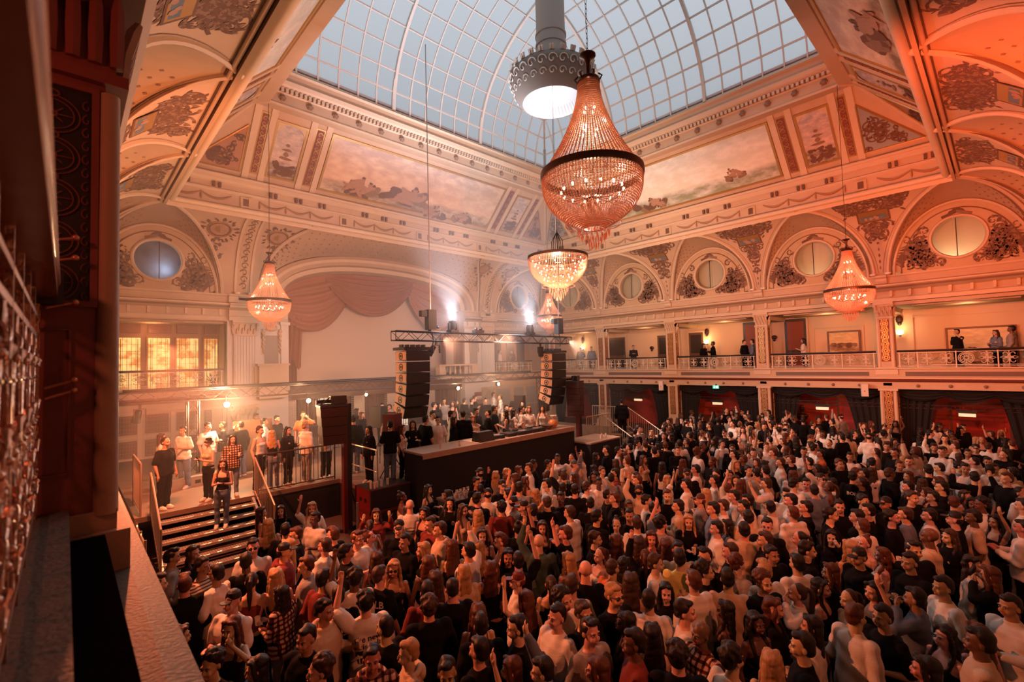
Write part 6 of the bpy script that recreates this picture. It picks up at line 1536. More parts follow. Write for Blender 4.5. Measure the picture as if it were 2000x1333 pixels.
skinmat = {k: mat('skin_'+k, c, .45, spec=.4) for k, c in (('p', (.56, .33, .23)), ('t', (.38, .20, .125)), ('d', (.13, .062, .038)))}
facedark = mat('eye_and_brow', (.03, .015, .012), .5); lipm = mat('lips', (.40, .12, .09), .4); eyew = mat('eye_white', (.6, .5, .45), .3)
GM = 1
gcol = {'w': ('white', (.66, .62, .57)), 'c': ('cream striped', (.58, .50, .40)), 'g': ('grey', (.26, .235, .22)), 'k': ('black', (.0055, .005, .0055)), 'm': ('maroon', (.17, .035, .03)), 'b': ('denim blue', (.13, .17, .24)), 'e': ('beige', (.50, .38, .27)),
        'o': ('rust orange', (.55, .16, .06)), 'y': ('yellow', (.62, .52, .16)), 'v': ('dark green', (.05, .08, .065)), 'q': ('checked', (.45, .33, .25))}
def clothmat(k):
    nm, c = gcol[k]; m = mat(nm.replace(' ', '_')+'_cloth', c, .9, bump=.2, bscale=90, var=.06, vscale=12, spec=.12)
    if k in 'qc' and not m.get('chk'):
        m['chk'] = 1; nt = m.node_tree; N = nt.nodes; L = nt.links; b = N['Principled BSDF']; tc = N.new('ShaderNodeTexCoord'); acc = None
        for ax in ((('X', 30), ('Z', 30)) if k == 'q' else (('Z', 55),)):
            w_ = N.new('ShaderNodeTexWave'); w_.wave_type = 'BANDS'; w_.bands_direction = ax[0]; w_.inputs['Scale'].default_value = ax[1]/6.3; w_.inputs['Distortion'].default_value = .4; L.new(tc.outputs['Object'], w_.inputs[0])
            r = N.new('ShaderNodeValToRGB'); r.color_ramp.elements[0].position = .55; r.color_ramp.elements[0].color = (1, 1, 1, 1); r.color_ramp.elements[1].position = .68; r.color_ramp.elements[1].color = (.18, .08, .07, 1); L.new(w_.outputs['Fac'], r.inputs[0])
            if acc is None: acc = r.outputs[0]
            else:
                mx = N.new('ShaderNodeMix'); mx.data_type = 'RGBA'; mx.blend_type = 'MULTIPLY'; mx.inputs[0].default_value = 1; L.new(acc, mx.inputs[6]); L.new(r.outputs[0], mx.inputs[7]); acc = mx.outputs[2]
        mx = N.new('ShaderNodeMix'); mx.data_type = 'RGBA'; mx.blend_type = 'MULTIPLY'; mx.inputs[0].default_value = 1; mx.inputs[6].default_value = (*c, 1); L.new(acc, mx.inputs[7]); L.new(mx.outputs[2], b.inputs['Base Color'])
    return m
hcol = {'k': ('black', (.012, .009, .008)), 'd': ('dark brown', (.045, .024, .015)), 'r': ('auburn', (.075, .026, .013)), 'y': ('blond', (.36, .21, .10)), 'g': ('grey', (.07, .07, .075)), 'm': ('maroon', (.12, .02, .02))}
def hairmat(k):
    nm, c = hcol[k]
    m = bpy.data.materials.get('hair_'+nm)
    if m: return m
    m = bpy.data.materials.new('hair_'+nm); m.use_nodes = True; nt = m.node_tree; N = nt.nodes; L = nt.links; b = N['Principled BSDF']; b.inputs['Roughness'].default_value = .5; b.inputs['Specular IOR Level'].default_value = .25
    tc = N.new('ShaderNodeTexCoord'); mp = N.new('ShaderNodeMapping'); mp.inputs['Scale'].default_value = (70, 70, 6); n = N.new('ShaderNodeTexNoise'); n.inputs['Detail'].default_value = 3; n.inputs['Scale'].default_value = 1
    L.new(tc.outputs['Object'], mp.inputs[0]); L.new(mp.outputs[0], n.inputs[0]); mx = N.new('ShaderNodeMix'); mx.data_type = 'RGBA'; mx.inputs[6].default_value = (*[x*.45 for x in c], 1); mx.inputs[7].default_value = (*[min(1, x*1.6) for x in c], 1)
    L.new(n.outputs[0], mx.inputs[0]); L.new(mx.outputs[2], b.inputs['Base Color']); bp = N.new('ShaderNodeBump'); bp.inputs['Strength'].default_value = .5; bp.inputs['Distance'].default_value = .01; L.new(n.outputs[0], bp.inputs['Height']); L.new(bp.outputs[0], b.inputs['Normal'])
    return m
def tintable(name, src):
    """same surface as src, coloured by each object's own colour so that copies can share one mesh"""
    m = src.copy(); m.name = name; nt = m.node_tree; N = nt.nodes; L = nt.links; b = N['Principled BSDF']; oi = N.new('ShaderNodeObjectInfo')
    if b.inputs['Base Color'].is_linked:
        n = b.inputs['Base Color'].links[0].from_node; f = n.inputs[0].links[0].from_socket if n.inputs[0].is_linked else None
        mr = N.new('ShaderNodeMapRange'); mr.inputs[3].default_value = .5 if 'hair' in name else .93; mr.inputs[4].default_value = 1.5 if 'hair' in name else 1.07; L.new(f, mr.inputs[0])
        vm = N.new('ShaderNodeVectorMath'); vm.operation = 'SCALE'; L.new(oi.outputs['Color'], vm.inputs[0]); L.new(mr.outputs[0], vm.inputs['Scale']); L.new(vm.outputs[0], b.inputs['Base Color'])
    else: L.new(oi.outputs['Color'], b.inputs['Base Color'])
    return m
SKIN = tintable('skin', skinmat['p']); CLOTH = tintable('cloth', clothmat('w')); HAIRM = tintable('hair', hairmat('k'))
skincol = {'p': (.56, .33, .23), 't': (.38, .20, .125), 'd': (.13, .062, .038)}
BODY = {}; TOP = {}; LEGS = {}; HAIR = {}
def get_body(fem, pose):
    k = (fem, pose)
    if k not in BODY:
        me = evalmods(body_mb(fem, pose), skinmat['p'], [('REMESH', dict(mode='VOXEL', voxel_size=.0085, use_smooth_shade=True)), ('SMOOTH', dict(factor=.5, iterations=2))])
        # face details: lids, irises, brows, lips joined into the same mesh
        a = arr(me); F = [tuple(p.vertices) for p in me.polygons]; e = MB(); e.v = [tuple(x) for x in a]; e.n = len(e.v); e.f = F; e.m = [0]*len(F)
        for sg in (-1, 1):
            e.ball((sg*.030, -.0835, 1.642), (.0155, .008, .0075), 10, 6, 3); e.ball((sg*.029, -.0895, 1.642), (.0075, .0045, .0072), 8, 5, 1)
            e.tube([(sg*.012, -.092, 1.660), (sg*.030, -.094, 1.667), (sg*.052, -.080, 1.659)], [.0035, .0045, .002], 5, 1)
            e.tube([(sg*.013, -.090, 1.647), (sg*.030, -.0925, 1.651), (sg*.047, -.083, 1.645)], [.002, .003, .0015], 4, 1)
        e.tube([(-.024, -.090, 1.579), (0, -.103, 1.582), (.024, -.090, 1.579)], [.003, .0065, .003], 6, 2); e.tube([(-.018, -.091, 1.573), (0, -.101, 1.572), (.018, -.091, 1.573)], [.003, .006, .003], 6, 2)
        me2 = bpy.data.meshes.new('body'); me2.from_pydata(e.v, [], e.f)
        for m in (SKIN, facedark, lipm, eyew): me2.materials.append(m)
        me2.polygons.foreach_set('material_index', e.m); me2.polygons.foreach_set('use_smooth', [True]*len(e.f)); me2.update(); bpy.data.meshes.remove(me); BODY[k] = me2
    return BODY[k]
def get_top(fem, pose, kind):
    k = (fem, pose, kind)
    if k not in TOP:
        b = MB(); s = .92 if fem else 1.0; g = {'t': .030, 'l': .038, 'h': .046, 'x': .008}[kind]
        if kind == 'x':
            loft(b, [(0, 0, .93, .168, .122), (0, 0, 1.0, .148, .112), (0, 0, 1.08, .140*s, .105), (0, -.003, 1.18, .150*s, .112), (0, -.012, 1.27, .168*s, .130), (0, -.004, 1.33, .158*s, .112), (0, .0, 1.345, .13*s, .09)])
            for sg in (-1, 1):
                if fem: b.ball((sg*.072, -.088, 1.265), (.071, .066, .068), 12, 8)
                tapered(b, [(sg*.10*s, -.085, 1.33), (sg*.105*s, -.035, 1.425), (sg*.10*s, .045, 1.425), (sg*.085*s, .085, 1.33)], [.014]*4, 8)
        else:
            z0 = .84 if kind != 't' or not fem else .90
            loft(b, [(0, 0, z0, .180+g*.7, .128+g*.8), (0, 0, .95, .172+g*.8, .120+g), (0, 0, 1.07, .150*s+g, .105+g), (0, -.003, 1.18, .152*s+g, .108+g), (0, -.010, 1.28, .170*s+g*.7, .118+g*.6), (0, 0, 1.37, .186*s+g*.4, .108+g*.4), (0, .008, 1.43, .160*s+g*.3, .086+g*.2), (0, .012, 1.462, .090*s+g*.2, .070), (0, .012, 1.478, .070, .062)])
            for i, sg in enumerate((1, -1)):
                S, E, W_, D = arm_pts(POSE[pose][i], sg, fem); b.ball(tuple(S), (.062*s+g*.5, .060+g*.4, .060+g*.35), 12, 8)
                if kind == 't': tapered(b, [S, S.lerp(E, .50), S.lerp(E, .80)], [.056*s+g*.6, .056*s+g*.7, .056*s+g*.75], 12)
                else: tapered(b, [S, S.lerp(E, .5), E], [.054*s+g*.6, .052*s+g*.6, .046*s+g*.6], 12); tapered(b, [E, E.lerp(W_, .5), E.lerp(W_, .93)], [.046*s+g*.6, .042*s+g*.5, .034+g*.4], 12)
            if kind == 'h':
                P = [(.115*cos(a), .035+.075*sin(a), 1.475+.02*sin(a)) for a in [pi*2*i/16 for i in range(16)]]; b.tube(P, .036, 8, closed=True); b.ball((0, .12, 1.43), (.10, .055, .075), 12, 8)
            if kind == 'l':
                P = [(.068*cos(a), .008+.062*sin(a), 1.478) for a in [pi*2*i/16 for i in range(16)]]; b.tube(P, .014, 8, closed=True)
        me = evalmods(b, skinmat['p'], [('REMESH', dict(mode='VOXEL', voxel_size=.012, use_smooth_shade=True)), ('SMOOTH', dict(factor=.5, iterations=3))])
        wrinkle(me, .004 if kind == 'x' else .011, len(TOP)+3); TOP[k] = finish(me, [CLOTH], {'t': 't_shirt', 'l': 'long_sleeved_top', 'h': 'hoodie', 'x': 'tank_top'}[kind])
    return TOP[k]
def get_legs(fem):
    if fem not in LEGS:
        b = MB(); loft(b, [(0, 0, .80, .175, .12), (0, 0, .88, .178, .126), (0, 0, .97, .170, .120), (0, 0, 1.01, .158, .112)])
        for sg in (-1, 1): tapered(b, [(sg*.088, 0, .88), (sg*.096, -.004, .66), (sg*.096, -.004, .48), (sg*.098, .01, .28), (sg*.10, .015, .10)], [.100, .090, .075, .074, .070] if not fem else [.098, .082, .064, .062, .062], 14)
        me = evalmods(b, skinmat['p'], [('REMESH', dict(mode='VOXEL', voxel_size=.013, use_smooth_shade=True)), ('SMOOTH', dict(factor=.5, iterations=3))]); wrinkle(me, .007, 5); LEGS[fem] = finish(me, [CLOTH], 'trousers')
    return LEGS[fem]
def shoes_mesh():
    b = MB()
    for sg in (-1, 1): loft(b, [(sg*.10, -.045, .0, .047, .135), (sg*.10, -.045, .025, .050, .140), (sg*.10, -.04, .06, .045, .12), (sg*.10, .0, .10, .042, .07)], 12)
    return finish(b.mesh('shoes', facedark), [mat('white_trainer', (.6, .55, .5), .6)], 'shoes')
SHOES = shoes_mesh()
def get_hair(st):
    if st in HAIR: return HAIR[st]
    b = MB(); vox = .010; amp = .004; sm = 2; fr = 1.6
    cap = lambda g=0, fz=0: (b.ball((0, .026, 1.694+fz), (.083+g, .094+g, .086+g), 18, 12), b.ball((0, .050, 1.64), (.078+g, .070+g, .080+g), 16, 10))
    if st == 's': cap(); b.ball((0, -.030, 1.742), (.060, .055, .032), 12, 8); amp = .006
    elif st == 'z': b.ball((0, .020, 1.686), (.079, .092, .087), 18, 12); b.ball((0, .045, 1.635), (.074, .066, .075), 14, 10); amp = .001
    elif st == 'q':
        b.ball((0, .024, 1.684), (.080, .092, .086), 18, 12); b.ball((0, .045, 1.635), (.075, .066, .078), 14, 10)
        for i in range(9): b.ball((-.045+.0225*(i % 5), -.055+.04*(i//5), 1.758+.006*(i % 2)), (.026, .034, .030), 8, 6)
        b.ball((0, -.015, 1.75), (.058, .075, .036), 12, 8); amp = .006
    elif st == 'c':
        rr = random.Random(3); cap(.004)
        for i in range(90):
            a = rr.uniform(0, 6.28); e = rr.uniform(-.3, 1.5); d = Vector((cos(a)*cos(e)*.090, sin(a)*cos(e)*.098+.03, sin(e)*.095+1.69))
            if d.y < -.03 and d.z < 1.73: continue
            b.ball(tuple(d), .022, 6, 5)
        amp = .003; sm = 1
    elif st in 'lw':
        cap(.004); L_ = 1.20 if st == 'l' else 1.26
        loft(b, [(0, .085, L_, .085, .022), (0, .088, L_+.08, .115, .032), (0, .080, 1.38, .118, .038), (0, .070, 1.48, .105, .048), (0, .060, 1.58, .092, .055), (0, .05, 1.66, .086, .06)], 18)
        for sg in (-1, 1):
            tapered(b, [(sg*.070, -.030, 1.725), (sg*.086, -.020, 1.65), (sg*.090, .0, 1.56), (sg*.100, -.02, 1.46), (sg*.105, -.075, 1.36), (sg*.095, -.100, 1.27)], [.022, .022, .026, .028, .026, .014], 10)
            b.ball((sg*.04, -.055, 1.742), (.040, .035, .022), 10, 6)
        amp = .005 if st == 'l' else .012; fr = 1.2 if st == 'w' else 2.2
    elif st == 'p':
        b.ball((0, .024, 1.686), (.080, .092, .087), 18, 12); b.ball((0, .045, 1.64), (.075, .066, .078), 14, 10)
        tapered(b, [(0, .11, 1.72), (0, .155, 1.69), (0, .165, 1.60), (0, .150, 1.46), (0, .135, 1.30)], [.022, .030, .036, .034, .012], 10); amp = .003
    elif st == 'u':
        b.ball((0, .024, 1.686), (.080, .092, .087), 18, 12); b.ball((0, .045, 1.64), (.075, .066, .078), 14, 10); b.ball((0, .07, 1.785), (.040, .040, .034), 12, 8); amp = .004
    elif st == 'k':
        b.lathe([(.0, .092), (.04, .088), (.072, .062), (.086, .02), (.088, -.005), (.0, -.005)], 20, (0, .012, 1.690)); b.ball((0, .045, 1.645), (.076, .062, .070), 14, 8)
        loft(b, [(0, -.115, 1.672, .058, .062), (0, -.115, 1.684, .062, .066)], 16); vox = .006; amp = .0005
    elif st == 'f':
        b.lathe([(.0, .085), (.06, .085), (.078, .07), (.086, .0), (.13, -.035), (.125, -.042), (.08, -.01), (0, -.01)], 20, (0, .01, 1.690)); b.ball((0, .04, 1.64), (.078, .064, .075), 14, 8); vox = .006; amp = .0005
    me = evalmods(b, skinmat['p'], [('REMESH', dict(mode='VOXEL', voxel_size=vox, use_smooth_shade=True)), ('SMOOTH', dict(factor=.5, iterations=sm))])
    wrinkle(me, amp, 9, fr); HAIR[st] = finish(me, [HAIRM], 'hair'); return HAIR[st]
glassesm = MB()
for sg in (-1, 1): glassesm.ball((sg*.031, -.094, 1.643), (.026, .006, .019), 12, 8); glassesm.bar((sg*.056, -.086, 1.65), (sg*.078, .02, 1.645), .005)
glassesm.bar((-.01, -.098, 1.648), (.01, -.098, 1.648), .005)
sunme = finish(glassesm.mesh('sunglasses', black), [black], 'sunglasses')
gl2 = MB()
for sg in (-1, 1): gl2.tube([(sg*.031+.023*cos(a), -.097, 1.643+.019*sin(a)) for a in [i*pi/6 for i in range(12)]], .0022, 4, closed=True); gl2.bar((sg*.054, -.09, 1.648), (sg*.078, .02, 1.645), .004)
gl2.bar((-.009, -.099, 1.648), (.009, -.099, 1.648), .004)
specme = finish(gl2.mesh('glasses', black), [black], 'glasses')

def child(name, me, parent, material=None, **k):
    o = bpy.data.objects.new(name, me); col.objects.link(o); o.parent = parent
    if isinstance(material, tuple): o.color = (*material, 1)
    elif material is not None: o.material_slots[0].link = 'OBJECT'; o.material_slots[0].material = material
    return o
from mathutils.bvhtree import BVHTree
def lettering(parent, top, lines, side_='back', material=None):
    bv = BVHTree.FromPolygons([tuple(v.co) for v in top.vertices], [tuple(p.vertices) for p in top.polygons])
    V = []; F = []
    for txt, size, x, z, sx in lines:
        cu = bpy.data.curves.new('t', 'FONT'); cu.body = txt; cu.size = size; cu.align_x = 'CENTER'; cu.resolution_u = 2; cu.offset = size*.02
        o = bpy.data.objects.new('t', cu); col.objects.link(o); me = bpy.data.meshes.new_from_object(o.evaluated_get(bpy.context.evaluated_depsgraph_get())); bpy.data.objects.remove(o)
        k = len(V); s = -1 if side_ == 'back' else 1
        for v in me.vertices:
            X = -s*0+ (x+v.co.x*sx)*s; Z = z+v.co.y
            if side_ == 'back': X = -(x+v.co.x*sx)
            o_ = Vector((X, 1 if side_ == 'back' else -1, Z)); h = bv.ray_cast(o_, Vector((0, -1 if side_ == 'back' else 1, 0)))
            y = (h[0].y if h[0] else .13)+(.006 if side_ == 'back' else -.006)
            V.append((X, y, Z))
        for p in me.polygons: F.append(tuple(i+k for i in p.vertices))
    me = bpy.data.meshes.new('lettering'); me.from_pydata(V, [], F); me.materials.append(material or black); me.update()
    return child('lettering', me, parent)
inkw = mat('white_ink', (.70, .62, .55), .6); inko = mat('orange_ink', (.50, .20, .08), .6); inky = mat('yellow_ink', (.70, .50, .08), .6)
TXT = {'T1': ([('Sport-und', .055, 0, 1.22, 1), ('Freizeit-', .055, 0, 1.16, 1), ('bekleidung', .055, 0, 1.10, 1)], 'back', black), 'T2': ([('GOLB', .13, .0, 1.27, .9), ('DXTU', .13, 0, 1.08, .9)], 'back', inkw),
       'T3': ([('CORBICLO', .07, 0, 1.22, 1)], 'back', inko), 'T4': ([('the new', .085, 0, 1.255, 1), ('originals', .085, 0, 1.185, 1), ('■■■', .07, 0, 1.11, 1.5), ('■■■■', .07, 0, 1.03, 1.5)], 'back', black),
       'T5': ([('8PCS', .09, 0, 1.24, 1)], 'front', inky), 'T6': ([('STUS', .09, 0, 1.22, 1)], 'back', inkw), 'T7': ([('BON', .10, 0, 1.26, 1)], 'back', inkw)}
LABTXT = {'T1': 'with small German lettering on the back', 'T2': 'with white GOLB lettering across the back', 'T3': 'with orange lettering across the back', 'T4': 'reading the new originals on the back', 'T5': 'with yellow lettering on the chest', 'T6': 'with white STUS lettering', 'T7': 'with white BON lettering'}
STYLE = {'s': '{} short hair', 'z': 'a shaved {} haired head', 'q': '{} quiffed hair', 'c': '{} curly hair', 'b': 'a bald head', 'l': 'long straight {} hair', 'w': 'long wavy {} hair', 'p': 'a {} ponytail', 'u': 'a {} bun', 'k': 'a {} cap', 'f': 'a {} hat'}
GARM = {'t': '{} t-shirt', 'l': '{} long-sleeved top', 'x': '{} sleeveless top', 'h': '{} hoodie'}
FACE = {0: 'facing the camera', 1: 'turned half right', 2: 'in right profile', 3: 'back half turned right', 4: 'seen from behind', 5: 'back half turned left', 6: 'in left profile', 7: 'turned half left'}
POSEW = {'n': '', 'c': 'one forearm bent', 'r': 'one arm high', 'l': 'one arm high', 'u': 'both hands up', 'p': 'hands held in front', 'h': 'a hand at the head'}
LAND = [((2.6, 12.2), 'near the foot of the left stairs', 'F'), ((6.2, 11.3), 'near the red flight case', 'F'), ((8.2, 9.3), 'near the low glass bar', 'F'), ((11.5, 9.8), 'below the DJ counter', 'F'), ((15, 9.6), 'near the low side counter', 'F'), ((18.8, 10.3), 'near the right stairs', 'F'),
        ((1.0, 6.8), 'by the stone ledge', 'F'), ((1.0, 4.5), 'by the lowest part of the ledge', 'F'), ((3.2, 3.2), 'at the bottom edge of the picture', 'F'), ((5.4, 1.6), 'at the bottom right', 'F'), ((5, 5), 'under the largest chandelier', 'F'), ((9, 5), 'in mid floor', 'F'), ((10, 1.5), 'at the right on mid floor', 'F'), ((15, 4.5), 'toward the arcade', 'F'), ((15, 1), 'far right toward the arcade', 'F'),
        ((2.2, 15), 'at the head of the left stairs', 'S'), ((4.8, 15), 'behind the left deck railing', 'S'), ((3.6, 17.2), 'before the grilled doors', 'S'), ((7.3, 13.5), 'between the mast and DJ counter', 'S'), ((8.8, 17.6), 'before the brown curtains', 'S'), ((9.7, 12.6), 'behind the left half of the DJ counter', 'S'), ((11.7, 12.9), 'behind the DJ decks', 'S'), ((13.5, 17.2), 'among the guests deep on stage', 'S'), ((14, 14), 'beside the right hanging speakers', 'S'), ((16.3, 17.5), 'at the far right of the stage', 'S'),
        ((26.4, 19), 'in the farthest gallery bay', 'G'), ((26.4, 16), 'in the fourth nearest gallery bay', 'G'), ((26.4, 11), 'in the middle gallery bay', 'G'), ((26.4, 6), 'in the bay of the smaller painting', 'G'), ((26.4, .8), 'in the bay of the larger painting', 'G'), ((22, 24), 'on the back wall balcony', 'B')]
